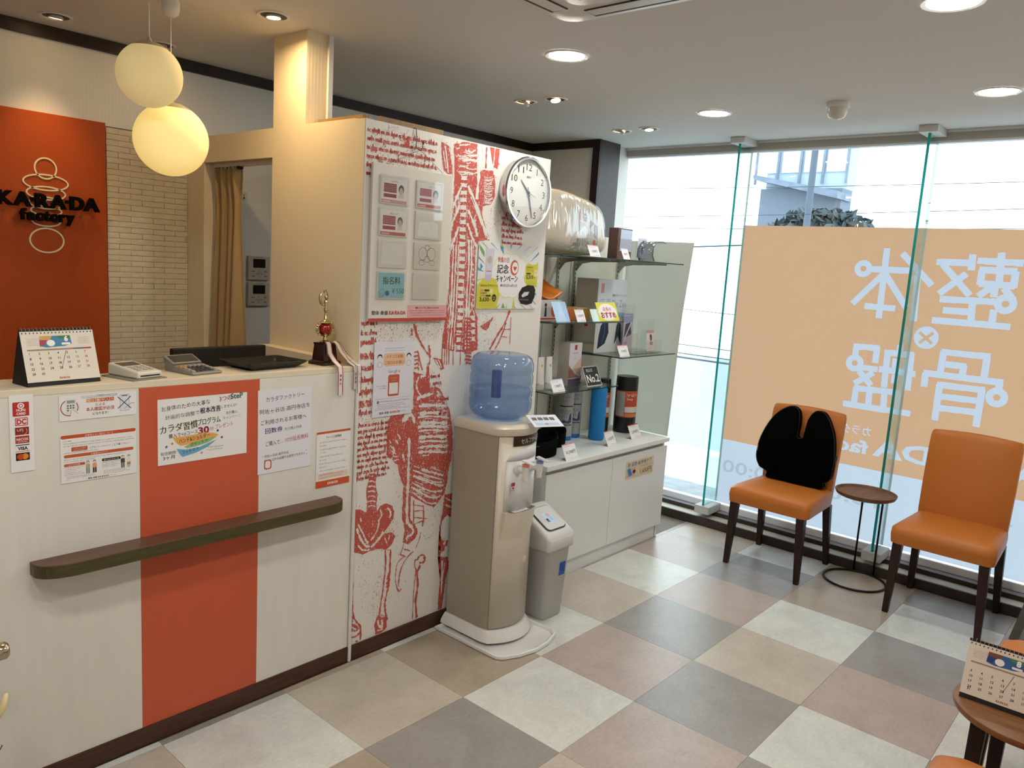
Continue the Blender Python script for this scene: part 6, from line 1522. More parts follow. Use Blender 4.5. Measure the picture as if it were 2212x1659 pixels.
p = Pr(); p.rrect(0, 0, 24, 30, 2, '#b0403a'); p.smudge(3, 12, 18, 6, '#e0c8c0'); q = p.build('side_seal', zb); q.matrix_local = frame_mat((2.4742, .275, 1.265), (0, -1, 0), (0, 0, 1))
# leaflet stand
ls = thing('leaflet_stand', 'clear acrylic leaflet stand with printed leaflets on the window-side shelf', 'stand', (2.835, .08, 1.1225), .0)
MB().box(-.15, .09, 0, -.02, .093, .27).build('back_panel', acr, ls); MB().box(-.04, .05, 0, .14, .053, .19).build('middle_panel', acr, ls); MB().box(-.15, -.02, 0, .14, .093, .003).build('foot', acr, ls); MB().box(-.03, -.015, .003, .135, -.012, .075).build('front_lip', acr, ls); MB().box(-.15, .04, .003, -.035, .043, .11).build('front_lip', acr, ls)
p = Pr(); p.rect(0, 0, 95, 200, '#a9a2b4'); p.rect(0, 150, 95, 200, '#8a8fa8', 2); p.poly([(10, 60), (85, 80), (70, 150), (20, 140)], '#4a4450', 2); p.line([(20, 60), (60, 120), (80, 150)], 9, '#c9c4cc', 3); p.disc(30, 30, 18, '#9a8a98', 2, ry=12); p.smudge(8, 184, 60, 7, '#e0dce4', 3)
sheet('leaflet', None, None, (-.143, .078, .02), (1, 0, 0), (0, .02, 1), 95, 200, '#a9a2b4', pr=p, parent=ls)
p = Pr(); p.rect(0, 0, 78, 120, '#cfc2be'); p.rect(0, 104, 78, 120, '#c08a8a', 2); p.disc(46, 78, 14, '#5a4a50', 2, ry=20); p.rect(34, 34, 66, 54, '#7a7a92', 2); p.ring(24, 70, 14, 5, '#e0d6d0', 2); p.smudge(8, 10, 50, 7, '#8a7a7a')
sheet('leaflet', None, None, (.03, .02, .006), (1, 0, 0), (0, .12, 1), 78, 120, '#cfc2be', pr=p, parent=ls)
# cream tubes
tube_m = M('tube_white', '#d8d4cf', .3)
for k, (x, lb) in enumerate(((1.94, 'white cream tube nearer the display wall corner'), (2.005, 'white cream tube nearer the tall carton'))):
    t = thing('cream_tube', lb, 'tube', (x, .13, .9745), 0, 'cream tubes on the lowest shelf')
    b = MB(); loft(b, [[(.026*math.cos(a)*(1 - .1*s_) + (.0)*s_, .019*math.sin(a)*(1 - .92*s_), .03 + .13*s_) for a in [2*PI*i/20 for i in range(20)]] for s_ in (0, .2, .4, .6, .8, 1)]); b.build('body', tube_m, t, smooth=40)
    MB().lathe([(.022, 0), (.0225, .028), (.0205, .0298)], 20).build('cap', M('tube_cap', '#cfcac4', .35), t, smooth=40)
    p = Pr(); p.rect(-12, 58, 12, 61, '#b9504a'); p.disc(0, 118, 7, '#c9a05a'); p.smudge(-8, 72, 16, 3, '#9a948e'); q = p.build('tube_print', t); q.matrix_local = frame_mat((0, -.0192, 0), (1, 0, 0), (0, .10, 1))
# tall tube carton
tb_ = thing('tube_carton', 'tall narrow white carton with a skin picture on the lowest shelf', 'carton', (2.205, .14, .9745), .04)
MB().box(-.055, -.02, 0, .055, .05, .222).build('carton', M('carton_white', '#b9aea4', .5), tb_, bevel=.001)
p = Pr(); p.rect(0, 0, 110, 222, '#d3d0d4'); p.rect(0, 0, 110, 36, '#5f5470', 2); p.poly([(0, 40), (0, 110), (60, 60), (110, 40)], '#a5705f', 2); p.poly([(40, 96), (110, 150), (110, 60), (70, 60)], '#d6b5a4', 2); p.rrect(44, 186, 66, 212, 2, '#b2403a', 2); p.text('KA·RA·DA', 55, 166, 12, '#6a6470', 'c', w=46); p.smudge(42, 136, 26, 6, '#7a7480'); p.text('×', 55, 150, 14, '#7a7480', 'c')
q = p.build('front_print', tb_); q.matrix_local = frame_mat((-.055, -.0206, 0), (1, 0, 0), (0, 0, 1)); MB().box(-.06, -.028, 0, .06, -.022, .09).build('clear_holder', acr, tb_)
fl2 = thing('black_case', 'flat black case with chrome studs at the back of the lowest shelf', 'case', (2.36, .26, .9745), .1)
MB().box(-.07, -.03, 0, .07, .03, .022).build('body', M('case_black', '#1c1a1a', .35), fl2, bevel=.004)
for k in range(3): MB().ball((-.04 + k*.04, -.031, .012), .005, 10, 6).build('stud', M('chrome'), fl2, smooth=True)
# foam rollers on the cabinet
def roller_pack(label, x, y, r, h, body, lab, rows):
    t = thing('roller_pack', label, 'foam roller', (x, y, .6205), 0, 'packed foam rollers on the cabinet')
    MB().lathe([(r - .003, 0), (r, .004), (r, .024)], 32).build('foot', M(*body), t, smooth=40)
    MB().lathe([(r, .0241), (r, h - .03), (r - .002, h - .002), (.001, h)], 32).build('sleeve', M(*lab), t, smooth=40)
    p = Pr(); rows(p, r*1000, h*1000); q = p.build('sleeve_print', t)
    for v_ in q.data.vertices:
        a = v_.co.x/r - PI*.74; v_.co = ((r + .0008 + v_.co.z*.6)*math.cos(a), (r + .0008 + v_.co.z*.6)*math.sin(a), v_.co.y)
    return t
def blue_rows(p, r, h):
    for k in range(10): p.rect(-.9*r + k*.18*r, .62*h, -.72*r + k*.18*r, .64*h, '#2c2f38'); p.rect(-.9*r + k*.18*r, .28*h, -.72*r + k*.18*r, .295*h, '#2c2f38')
    p.smudge(-.7*r, .78*h, 1.3*r, 11, '#6a6e78'); p.smudge(-.7*r, .71*h, 1.1*r, 11, '#6a6e78')
    for k in range(3): p.ring(-.55*r + k*.55*r, .53*h, 9, 1.6, '#5a5e68', 2)
    p.smudge(-.6*r, .42*h, .7*r, 9, '#4a4e58'); p.poly([(.3*r, .32*h), (.75*r, .34*h), (.7*r, .5*h), (.45*r, .48*h)], '#2f3f78', 2); p.disc(-.25*r, .35*h, 14, '#4a557a', 2, ry=8); p.disc(.3*r, .34*h, 14, '#4a557a', 2, ry=8)
roller_pack('white and blue printed stretch roller pack nearer the clock wall', 2.425, .325, .045, .31, ('roller_blue', '#2f78b8', .5), ('sleeve_speckle', '#a9a8a6', .6, 0, .4, None, (220, .25)), blue_rows)
roller_pack('white and blue printed stretch roller pack behind the blue roller', 2.525, .335, .04, .31, ('roller_blue',), ('sleeve_speckle',), blue_rows)
b = MB(); b.lathe([(.036, 0), (.043, .005), (.045, .015), (.045, .29), (.042, .302), (.036, .307), (.001, .308)], 40)
o = b.build('foam_roller', M('foam_blue', '#1f7fc4', .7, bump=(150, .5)), smooth=50); o.location = (2.588, .215, .6205); tag(o, 'plain bright blue foam roller standing on the cabinet', 'foam roller')
def black_rows(p, r, h):
    p.band(-1.3*r, .28*h, 1.1*r, .75*h, '#b9503c'); p.band(-1.25*r, .3*h, -.35*r, .73*h, '#a9a4a0', 2); 
    for k in range(12): p.smudge(-1.2*r, .7*h - k*.026*h, .8*r, .012*h, '#6a6662', 3, seed=k)
    p.band(-.3*r, .37*h, 1.08*r, .47*h, '#d3cbc6', 2); p.text('フォームローラー', -.25*r, .655*h, .07*h, '#ecd9d0', w=1.2*r, L=3, bold=.02); p.text('2way', -.2*r, .59*h, .06*h, '#ecd9d0', w=.6*r, L=3); p.poly([(.3*r, .36*h), (.8*r, .4*h), (.7*r, .45*h), (.4*r, .42*h)], '#4a3a3a', 3); p.band(-.3*r, .29*h, 1.08*r, .35*h, '#c9824c', 2); p.rect(-1.2*r, .31*h, -.9*r, .36*h, '#2c2a2a', 3); p.rect(-.8*r, .31*h, -.5*r, .36*h, '#4a4848', 3)
roller_pack('slim black roller with orange label half hidden behind the blue roller', 2.805, .335, .042, .32, ('roller_black', '#1b1a1b', .35), ('roller_black_b', '#201f20', .3), black_rows)
roller_pack('large black grooved roller with orange label near the window', 2.925, .25, .066, .34, ('roller_black',), ('roller_black_b',), black_rows)
b = MB()
for z in (.3, .325): b.lathe([(.072, z), (.0745, z + .004), (.0745, z + .014), (.072, z + .018)], 32)
bpy.data.objects['roller_pack.003'] if False else None
# black folded belts
for k, (x, y, rz, lb) in enumerate(((2.02, .165, .1, 'black folded support belt at the front of the cabinet top'), (2.262, .27, .3, 'black coiled support belt behind the price card'))):
    t = thing('support_belt', lb, 'belt', (x, y, .6205), rz)
    a_, b2 = (.12, .065) if k == 0 else (.085, .06)
    for j, (sc, h) in enumerate(((1.0, .085 if k else .1), (.72, .06 if k else .075))):
        m_ = MB(); n = 40; v = []; 
        for i in range(n):
            a = 2*PI*i/n; r_w = 1 + .04*math.sin(3*a + k); v += [(a_*sc*math.cos(a)*r_w, b2*sc*math.sin(a)*r_w, .002), (a_*sc*math.cos(a)*r_w*1.04, b2*sc*math.sin(a)*r_w*1.04, h*(1 + .18*math.cos(a - .6)))]
        m_.add(v, [(2*i, (2*i+2) % (2*n), (2*i+3) % (2*n), 2*i+1) for i in range(n)]).build('band', M('belt_black', '#080808', .9, spec=.1), t, smooth=True, solid=.009)
    MB().tube([(a_*1.05*math.cos(a), b2*1.05*math.sin(a), .085*(1 + .18*math.cos(a - .6))*.96) for a in [PI + PI*i/16 for i in range(17)]], .0016, 5).build('stitching', M('belt_stitch', '#6a6664', .7), t)

# ================================================================ CHAIRS AND TABLES
leather = M('leather_orange', '#b96c2a', .42, spec=.4, bump=(500, .12)); chair_wood = M('chair_wood', '#2a1612', .4, spec=.4, var=(14, .2, (1, 1, 8)))
def sec(w0, w1, d0, d1, z, r):
    """rounded trapezoid: w0 half width at the front (y=-d0), w1 at the rear (y=d1)"""
    o = []
    for cx, cy, a0, ww in ((1, 1, 0, w1), (-1, 1, 90, w1), (-1, -1, 180, w0), (1, -1, 270, w0)):
        y = d1 - r if cy > 0 else -d0 + r
        for i in range(6):
            a = math.radians(a0 + 18*i); o.append((cx*(ww - r) + r*math.cos(a), y + r*math.sin(a), z))
    return o
def make_chair(label, loc, rz):
    t = thing('dining_chair', label, 'chair', loc, rz, 'orange leather chairs')
    b = MB(); loft(b, [sec(.205, .19, .215, .185, .352, .03), sec(.222, .205, .232, .2, .358, .035), sec(.226, .208, .236, .202, .40, .035), sec(.224, .207, .234, .2, .43, .04), sec(.205, .19, .212, .18, .448, .05), sec(.15, .14, .15, .13, .456, .06)])
    b.build('seat', leather, t, smooth=60)
    b = MB(); loops = []
    for z, yc, th, hw in ((.40, .165, .055, .2), (.46, .168, .056, .202), (.60, .185, .056, .204), (.75, .208, .052, .205), (.84, .222, .046, .204), (.862, .226, .036, .2), (.868, .227, .02, .194)):
        lp = []
        for s_, sgn in ((1, -1), (-1, 1)):
            for i in range(11):
                x = (-1 + 2*i/10)*s_; crown = (.012*(1 - x*x) if z > .83 else 0)
                e = abs(x)**6; yy = yc + sgn*th/2*(1 - .35*e) + .016*(1 - x*x)*-1 + .016
                lp.append((x*hw, yy, z + crown))
        loops.append(lp)
    loft(b, loops); b.build('backrest', leather, t, smooth=60)
    for sx in (-1, 1):
        for y0, y1, w0 in ((-.205, -.212, .022), (.172, .222, .021)):
            x0, x1 = sx*.185, sx*.2; b = MB()
            b.hexa([(x1 - .0135, y1 - .0135, .0005), (x1 + .0135, y1 - .0135, .0005), (x1 + .0135, y1 + .0135, .0005), (x1 - .0135, y1 + .0135, .0005)], [(x0 - w0, y0 - w0, .36), (x0 + w0, y0 - w0, .36), (x0 + w0, y0 + w0, .36), (x0 - w0, y0 + w0, .36)]); b.build('leg', chair_wood, t, bevel=.003)
    return t
make_chair('orange leather chair holding a black lumbar cushion by the window', (3.17, -.675, 0), -PI/2)
make_chair('orange leather chair by the window beside the small round side table', (3.19, -1.515, 0), -PI/2)
make_chair('orange leather chair corner nearest the camera at the bottom edge', (.862, -2.165, 0), PI)
make_chair('orange leather chair seat behind the calendar on the round table', (1.765, -2.165, 0), PI)
# lumbar cushion: two lobes with a V notch
CO = [(x - .010 if -.05 < x < .0095 and z > .70 else (x + .006 if .01 < x < .06 and z > .70 else x), z) for x, z in [(-0.193, 0.51), (-0.217, 0.548), (-0.224, 0.595), (-0.216, 0.671), (-0.184, 0.762), (-0.139, 0.832), (-0.081, 0.876), (-0.035, 0.879), (-0.009, 0.855), (0.001, 0.785), (0.002, 0.716), (0.022, 0.716), (0.03, 0.75), (0.037, 0.822), (0.053, 0.859), (0.085, 0.878), (0.126, 0.868), (0.164, 0.815), (0.194, 0.741), (0.211, 0.635), (0.211, 0.539), (0.196, 0.508), (0.174, 0.493), (0.17, 0.462), (0.051, 0.456), (-0.063, 0.46), (-0.143, 0.458), (-0.147, 0.492)]]
cu = thing('lumbar_cushion', 'black two-lobed lumbar cushion leaning on the chair back', 'cushion', (3.255, -.675, 0), -PI/2)
cm = M('cushion_black', '#040404', .95, spec=.05)
cx = sum(q[0] for q in CO)/len(CO); cz = sum(q[1] for q in CO)/len(CO)
CS = crv(CO + [CO[0]], 4)[:-1]
def lean(z): return .055*(z - .45)/.42
b = MB(); loops = []
for sc, y in ((.965, .038), (1.0, .028), (1.0, .0), (.985, -.014), (.95, -.022)):
    loops.append([(cx + (x - cx)*sc, y + lean(z), max(.462, cz + (z - cz)*sc)) for x, z in CS])
loft(b, loops); b.build('pad', cm, cu, smooth=50)
MB().tube([(x, -.003 + lean(z), max(.463, z)) for x, z in CS], .0035, 6, closed=True).build('piping', M('piping_black', '#141212', .6), cu, smooth=True)
MB().box(-.218, .0, .60, -.215, .02, .635).build('side_tag', M('tag_pink', '#c07a6a', .5), cu); MB().box(.19, .03, .62, .215, .06, .645).build('strap', M('strap_black', '#101010', .7), cu)
# small C-shaped side table between the chairs
st = thing('side_table', 'small round side table with black ring base between the window chairs', 'table', (3.262, -1.075, 0))
wdt = M('tabletop_wood', '#6b4a33', .45, spec=.4, var=(7, .2, (1, 6, 1))); bi = M('black_iron', '#141212', .45, .4)
MB().lathe([(.001, .474), (.13, .474), (.145, .481), (.153, .497), (.153, .501), (.148, .501), (.141, .491), (.001, .490)], 56).build('top', wdt, st, smooth=35)
MB().tube([(.155*math.cos(a), .155*math.sin(a), .0065) for a in [2*PI*i/48 for i in range(48)]], .006, 8, closed=True).build('ring_base', bi, st, smooth=True)
for s_ in (-1, 1): MB().tube([(.1465, s_*.052, .007), (.1465, s_*.052, .474)], .0055, 8).build('leg', bi, st, smooth=True)
MB().box(.138, -.055, .466, .155, .055, .4735).build('cross_plate', bi, st)
# foreground round table with calendar
rt = thing('round_table', 'round wooden table with dark legs at the right foreground', 'table', (1.335, -2.085, 0))
MB().lathe([(.001, .476), (.166, .476), (.175, .481), (.178, .49), (.176, .497), (.170, .4995), (.001, .5)], 64).build('top', M('foreground_wood', '#7d5230', .4, spec=.4, var=(6, .2, (7, 1, 1))), rt, smooth=35)
for a in (.6, 2.17, 3.74, 5.31):
    x, y = .118*math.cos(a), .118*math.sin(a); MB().hexa([(x*1.12 - .013, y*1.12 - .013, .0005), (x*1.12 + .013, y*1.12 - .013, .0005), (x*1.12 + .013, y*1.12 + .013, .0005), (x*1.12 - .013, y*1.12 + .013, .0005)], [(x - .019, y - .019, .4755), (x + .019, y - .019, .4755), (x + .019, y + .019, .4755), (x - .019, y + .019, .4755)]).build('leg', chair_wood, rt, bevel=.002)
desk_calendar('desk_calendar', 'desk calendar page with number eight on the foreground round table', (1.33, -2.025, .5005), -PI/2 + .02, 196, 140, '8', 5, 31, ('#3a5f92', '#7a4a3a', '#2c3f78', '#4d7f4c'))
# leaning framed board by the entrance side
fb = thing('floor_board', 'grey framed board standing on the floor past the window chairs', 'board', (3.14, -1.94, 0), 0)
MB().hexa([(-.018, -.30, .0005), (0, -.30, .0005), (0, .09, .0005), (-.018, .09, .0005)], [(.10, -.40, .62), (.118, -.40, .62), (.118, -.03, .62), (.10, -.03, .62)]).build('panel', M('board_taupe', '#8d867c', .6), fb)
MB().hexa([(-.024, .088, .0005), (.006, .088, .0005), (.006, .122, .0005), (-.024, .122, .0005)], [(.094, -.032, .63), (.124, -.032, .63), (.124, .002, .63), (.094, .002, .63)]).build('frame', M('frame_grey', '#55534e', .5), fb)
# umbrellas at the left edge
um = thing('umbrella', 'orange folded umbrella with a cream hooked handle at the left edge', 'umbrella', (-.575, -.3, 0))
MB().lathe([(.004, .0005), (.006, .05), (.022, .09), (.032, .2), (.041, .34), (.036, .37), (.012, .40)], 20).build('canopy', M('umbrella_orange', '#d9641a', .6), um, smooth=50)
MB().tube([(0, 0, .38), (0, 0, .47), (.01, 0, .455), (.03, 0, .45), (.052, 0, .458), (.065, 0, .478), (.072, 0, .51)], [.006, .006, .007, .0085, .0085, .008, .005], 10).build('handle', M('handle_cream', '#d8c894', .35), um, smooth=True)
MB().tube([(.036, 0, .37), (.052, 0, .39), (.06, 0, .382), (.048, 0, .362), (.036, 0, .366)], .0013, 5).build('strap_loop', M('strap_brown', '#4a3426', .6), um)
kn = thing('umbrella', 'chrome handled umbrella, only its handle end showing at the left edge', 'umbrella', (-.52, -.16, 0))
MB().lathe([(.004, .0005), (.008, .1), (.02, .3), (.022, .5), (.008, .55)], 16).build('canopy', M('umbrella_grey', '#4a4844', .6), kn, smooth=50)
MB().tube([(0, 0, .5), (0, 0, .551), (.03, 0, .551)], .006, 10).build('shaft', M('chrome'), kn, smooth=True)
MB().lathe([(.001, .0), (.02, .002), (.022, .008), (.022, .03), (.017, .036), (.001, .038)], 24, (.026, 0, .55), axis='X').build('handle', M('chrome_warm', '#b9ab93', .18, 1.0), kn, smooth=40)

# reception doorway: curtain, rail, wall controls
cr = thing('curtain_rail', 'thin white curtain rail across the top of the doorway', 'rail', (0, 0, 0))
boxo('track', (XE + .038, .645, 1.927, XE + .056, 1.20, 1.944), M('rail_white', '#cfc8bb', .4), cr); boxo('end_stop', (XE + .036, .965, 1.918, XE + .058, .985, 1.928), M('slot_dark'), cr)
ctn = thing('curtain', 'mustard pleated curtain drawn to one side of the doorway', 'curtain', (XE + .047, 0, 0))
def cur(u, v):
    y0, y1 = 1.195 + .0*v, .975 - .04*v; y = y0 + (y1 - y0)*u; k = 4.2
    amp = (.018 if v < .03 else .018 - .010*min(1, (v - .03)/.05) + .024*max(0, min(1, (v - .09)*3))); a = 2*PI*k*u
    return (amp*math.sin(a + .5*math.sin(3*v)) + .004*math.sin(a*2.3 + v*4), y + .008*math.sin(a*2)*v, 1.922 - v*1.90)
MB().grid(cur, 131, 44).build('cloth', M('curtain_mustard', '#a3865a', .85, sheen=.2, bump=(220, .2)), ctn, smooth=True, solid=.0025)
for k in range(7): MB().tube([(0, 1.185 - k*.033, 1.918), (0, 1.185 - k*.033, 1.928)], .003, 6).build('glider', M('slot_dark'), ctn)
for n_, (z, lb) in enumerate(((1.418, 'upper wall control panel with dark display in the doorway'), (1.286, 'lower wall control panel with dark display in the doorway'))):
    rc = thing('wall_control', lb, 'control panel', (1.062, YB - .0005, z), 0, 'wall control panels')
    MB().box(0, -.018, 0, .12, 0, .12).build('body', M('control_white', '#b9b0a2', .45), rc, bevel=.003); MB().box(.026, -.0192, .062, .094, -.0181, .106).build('display', M('lcd_black', '#1b1a18', .25), rc)
    p = Pr(); p.smudge(36, 111, 46, 4, '#4a4438'); p.ring(60, 32, 11, 1, '#6a6254'); p.disc(60, 32, 5, '#9a9284'); 
    for sx, sy in ((16, 40), (86, 40), (16, 16), (86, 16)): p.rrect(sx, sy, sx + 20, sy + 7, 3, '#8d8576')
    for a in range(4): p.disc(60 + 16*math.cos(a*PI/2), 32 + 16*math.sin(a*PI/2), 2.4, '#5a5246')
    q = p.build('buttons', rc); q.matrix_local = frame_mat((0, -.0186, 0), (1, 0, 0), (0, 0, 1))
p = Pr(); p.rect(8, 4, 34, 40, '#cfc8bb'); p.rect(18, 8, 26, 16, '#2c2a28', 2); p.rect(20, 20, 24, 30, '#6a655c', 2)
wall_sheet('wall_label', 'tiny pale label on the wall above the control panels', 'label', 1.022, 1.808, 40, 42, p, col='#d0c9bc', y=YB - .001)

# ================================================================ CEILING
white_trim = M('trim_white', '#dcdad4', .4); lamp_m = M('lamp_diffuser', '#ffffff', .5, emit=((1.0, .965, .91), LAMP_DOWN))
def downlight(label, x, y):
    t = thing('downlight', label, 'ceiling light', (x, y, ZC), 0, 'round lit downlights')
    MB().lathe([(.068, -.0005), (.070, -.004), (.084, -.006), (.087, -.003), (.088, -.0005)], 48, cap=False).build('trim', white_trim, t, smooth=40)
    MB().lathe([(.069, -.0045), (.069, -.0015)], 48).build('diffuser', lamp_m, t)
downlight('round lit downlight above the display wall', 1.506, -.245); downlight('round lit downlight nearest the glass fin', 2.731, -.255); downlight('round lit downlight nearest the right window end', 2.785, -1.507); downlight('round lit downlight cut by the top edge', 1.572, -1.60)
for x_, y_, lb_ in ((.28, -1.62, 'unseen fill downlight added behind the air conditioner'), (-.95, -.95, 'unseen fill downlight added at the entrance end of the counter'), (-.95, -1.6, 'unseen fill downlight added over the entrance'), (-.35, -1.0, 'unseen fill downlight added before the counter')): downlight(lb_, x_, y_)  # out-of-view downlights added as fill for the counter and dispenser side
bulb_m = M('bulb_warm', '#ffffff', .5, emit=((1.0, .66, .30), 26.0)); bulb_off = M('bulb_side', '#d9c49a', .4)
def spot(label, x, y, tgt, watts, face, cone=70):
    t = thing('adjustable_spot', label, 'ceiling light', (x, y, ZC), 0, 'adjustable ceiling spots')
    MB().lathe([(.046, -.0005), (.047, -.004), (.058, -.005), (.060, -.0005)], 40, cap=False).build('trim', white_trim, t, smooth=40)
    MB().lathe([(.0465, -.0015), (.0465, -.0008)], 32).build('recess', M('recess_shade', '#4a4237', .6), t)  # flat dark disc, the shade of the hollow put into its colour
    d = (Vector(tgt) - Vector((x, y, ZC))).normalized(); rot = Vector((0, 0, -1)).rotation_difference(d)
    b = MB(); b.lathe([(.02, .006), (.026, -.004), (.027, -.010), (.024, -.010)], 24, cap=False); b.xf(rot.to_matrix().to_4x4()); b.build('reflector', M('spot_white', '#cfc9be', .35), t, smooth=40)
    b = MB(); b.lathe([(.024, -.009), (.0005, -.007)], 24, cap=False); b.xf(rot.to_matrix().to_4x4()); b.build('bulb', bulb_m, t)
    if watts:
        wide = cone >= 150; l = bpy.data.lights.new('spot_lamp', 'AREA' if wide else 'SPOT'); l.energy = watts; l.color = (1.0, .70, .36)
        if wide: l.shape = 'DISK'; l.size = .046; l.spread = math.radians(170)
        else: l.spot_size = math.radians(cone); l.spot_blend = 1.0; l.shadow_soft_size = .05
        o = bpy.data.objects.new('spot_lamp', l); COL.objects.link(o); o.parent = t; o.location = d*.02; o.rotation_mode = 'QUATERNION'; o.rotation_quaternion = rot
    return t
spot('lit ceiling spot beside the ceiling post', .585, .372, (.60, .36, 1.0), LAMP_SPOT*.31, 0, 160)
spot('ceiling spot over the orange logo panel', .14, 1.165, (.14, 1.32, 1.62), LAMP_SPOT*1.1, 1, 66)
spot('ceiling spot over the pale brick strip, half hidden by the pendant', .556, 1.195, (.5, 1.36, 1.6), 0, 1, 50)
spot('ceiling spot of the front pair, turned toward the display wall', 2.105, .48, (1.9, 1.36, 1.5), LAMP_SPOT*.35, 1)
spot('lit ceiling spot of the front pair, nearer the room', 2.12, .298, (1.9, -.2, .6), LAMP_SPOT*.8, 0)
spot('ceiling spot of the far pair, turned toward the shelves', 2.99, .48, (2.9, 1.36, 1.5), LAMP_SPOT*.35, 1)
spot('lit ceiling spot of the far pair, nearer the room', 2.985, .288, (2.8, .05, .6), LAMP_SPOT*.8, 0)
# pendants
g1 = M('globe_dim', '#cdb98c', .7, emit=((1.0, .74, .32), .24), spec=.15); g2 = M('globe_lit', '#f4e4b8', .7, emit=((1.0, .70, .20), .42), spec=.15)
def pendant(label, x, y, z, r, m_, canopy):
    t = thing('pendant_lamp', label, 'pendant lamp', (x, y, ZC), 0)
    MB().lathe([(.0005, -.056), (.015, -.054), (.026, -.045), (.030, -.03), (.030, -.0005)], 28).build('canopy', white_trim, t, smooth=50)
    MB().tube([(0, 0, -.05), (0, 0, z + r - ZC)], .0022, 8).build('cable', white_trim, t, smooth=True)
    c = z - ZC; k = 22; a0 = .6
    MB().lathe([(r*math.sin(a0 + (PI - a0)*i/k) if i < k else .0005, c + r*math.cos(a0 + (PI - a0)*i/k)) for i in range(k+1)], 48, cap=False).build('globe', m_, t, smooth=True)
    MB().lathe([(r*math.sin(a0)*1.01, c + r*math.cos(a0)), (r*math.sin(a0)*.98, c + r*math.cos(a0)*1.03), (r*.3, c + r*.98), (.01, c + r*1.02), (.004, c + r*1.16)], 36).build('cap', M('cap_beige', '#b3a68c', .45), t, smooth=40)
    return t
pendant('upper smaller round pendant lamp with cream globe', .152, .395, 2.110, .101, g1, 1)
pendant('lower larger round pendant lamp, glowing yellow', .296, .552, 1.938, .125, g2, 1)
# ceiling cassette air conditioner
ac = thing('air_conditioner', 'white ceiling cassette air conditioner cut by the top edge', 'air conditioner', (.67, -1.0, ZC))
acm = M('ac_white', '#d3cec4', .4)
b = MB(); loft(b, [ring_rect(.475, .475, -.0005, .02), ring_rect(.475, .475, -.012, .03), ring_rect(.44, .44, -.03, .06), ring_rect(.38, .38, -.036, .06)]); b.build('panel', acm, ac, smooth=30)
b = MB(); loft(b, [ring_rect(.30, .30, -.036, .05), ring_rect(.29, .29, -.043, .05)]); b.build('grille_frame', acm, ac, smooth=30)
for k in range(14): boxo('grille_slat', (-.25 + k*.036, -.24, -.0465, -.25 + k*.036 + .016, .24, -.0432), M('ac_slat', '#6f6858', .5), ac)
for a in range(4):
    s_ = MB().box(-.30, .335, -.0385, .30, .40, -.0335); s_.xf(Matrix.Rotation(a*PI/2, 4, 'Z')); s_.build('air_slot', M('ac_slot', '#2c2822', .6), ac)
    s_ = MB().hexa([(-.295, .338, -.041), (.295, .338, -.041), (.295, .388, -.039), (-.295, .388, -.039)], [(-.295, .338, -.039), (.295, .338, -.039), (.295, .388, -.037), (-.295, .388, -.037)]); s_.xf(Matrix.Rotation(a*PI/2, 4, 'Z')); s_.build('louvre', acm, ac)
# ceiling sensor
sn = thing('ceiling_sensor', 'white domed motion sensor on the ceiling before the window', 'sensor', (2.742, -.874, ZC))
MB().lathe([(.052, -.0005), (.052, -.022), (.05, -.024)], 36).build('base', white_trim, sn, smooth=40); MB().lathe([(.045, -.024), (.044, -.045), (.036, -.064), (.02, -.073), (.0005, -.075)], 36).build('dome', M('sensor_dome', '#c9c4ba', .3), sn, smooth=50)

# ================================================================ OUTSIDE
conc = M('outside_wall_white', '#e4ebea', .8, var=(3, .05)); 
tag(boxo('outside_wall', (5.2, -6, -3.0, 5.4, 3.2, .02), conc), 'low white neighbouring wall seen below the film edge', 'wall')
tag(boxo('outside_ledge', (3.9, .05, -.6, 4.4, 2.2, -.02), M('ledge_grey', '#7d8286', .6, var=(8, .2))), 'wet grey ledge outside the window foot', 'ledge')
hs = thing('neighbour_house', 'blue-grey house with a dark roof across the street', 'building', (13, 3.55, 0))
hw = M('house_wall_hazed', '#a3b3c4', .8); hd = M('house_roof', '#6f7a8a', .7, var=(6, .2))  # wall colour paled to stand in for haze
boxo('upper_wall', (0, -.95, 3.2, .4, .5, 4.6), hw, hs); boxo('lower_wall', (-.2, -.95, -3, .3, .5, 3.2), M('house_low', '#68727f', .8), hs)
MB().prism([(-.98, 3.12), (.53, 3.42), (.53, 3.34), (-.98, 3.0)], -.5, .2, 'X').build('awning', hd, hs)
for k in range(4): boxo('window_bay', (-.03, -.9 + k*.4, 3.5, 0, -.58 + k*.4, 4.3), M('house_pane', '#cfdde8', .2), hs)
for k in range(5): boxo('mullion', (-.06, -.96 + k*.41, 3.3, -.03, -.92 + k*.41, 4.6), hd, hs)
bs = thing('street_shrub', 'dark shrub top under the house wall', 'shrub', (11.5, 2.4, 0))
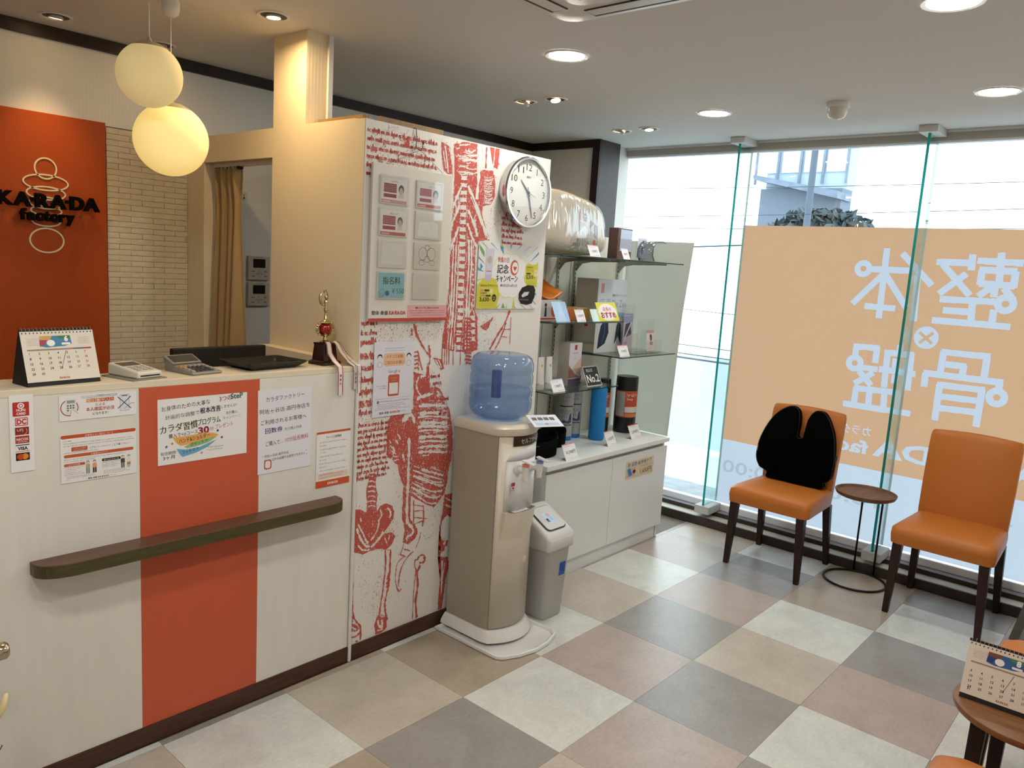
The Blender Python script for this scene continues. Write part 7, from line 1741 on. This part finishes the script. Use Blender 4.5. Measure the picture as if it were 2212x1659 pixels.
b = MB(); rr = random.Random(5)
for k in range(900):
    a, e, d = rr.uniform(0, 2*PI), rr.uniform(-.3, 1.4), rr.uniform(.45, .8); c = Vector((d*.5*math.cos(a)*math.cos(e), d*1.15*math.sin(a)*math.cos(e), 2.25 + d*.62*math.sin(e))); u = Vector((rr.uniform(-1, 1), rr.uniform(-1, 1), rr.uniform(-1, 1))).normalized()*.09; w_ = u.cross(Vector((rr.uniform(-1, 1), 1, rr.uniform(-1, 1)))).normalized()*.05
    b.add([c - u, c + w_, c + u, c - w_], [(0, 1, 2, 3)])
fo = b.build('foliage', M('leaf_dark', '#3f4b4e', .7), bs, recalc=False); fo['kind'] = 'stuff'; MB().tube([(0, 0, -3), (0, 0, 2.5)], .06, 8).build('stem', M('stem', '#3a3028', .8), bs)
up = thing('utility_pole', 'dark utility pole standing before the neighbour house', 'pole', (10.4, 2.2, 0))
MB().lathe([(.055, -3), (.045, 5)], 16).build('shaft', M('pole_dark', '#4d5664', .7), up, smooth=True); MB().box(-.03, -.45, 3.6, .03, .35, 3.63).build('crossarm', M('pole_dark'), up)
wm = M('wire_black', '#3a4450', .6)
for z0, z1, r, lb in ((2.80, 2.80, .007, 'uppermost power line crossing the window view'), (2.39, 2.51, .007, 'second power line from the top in the window view'), (2.23, 2.30, .007, 'third power line from the top, just above the film'), (1.93, 2.24, .017, 'thick sloping cable passing behind the film top'), (1.17, 1.12, .008, 'single power line beside the cream board'), (.70, .70, .010, 'upper cable of the low bundle outside'), (.585, .60, .012, 'middle cable of the low bundle outside'), (.535, .54, .02, 'lowest thick cable of the bundle outside')):
    n = 16; pl_x = 8 + z0*.31; tag(MB().tube([(pl_x, 6 - 9*i/n, z0 + (z1 - z0)*(4 - (6 - 9*i/n))/4.8 - .04*math.sin(PI*i/n)) for i in range(n+1)], r*.65, 6).build('power_line', wm), lb, 'power line', 'power lines outside')
gnd = boxo('ground_outside', (3.9, -14, -3.1, 40, 20, -3.0), M('street_grey', '#8d9196', .9)); struct(gnd)
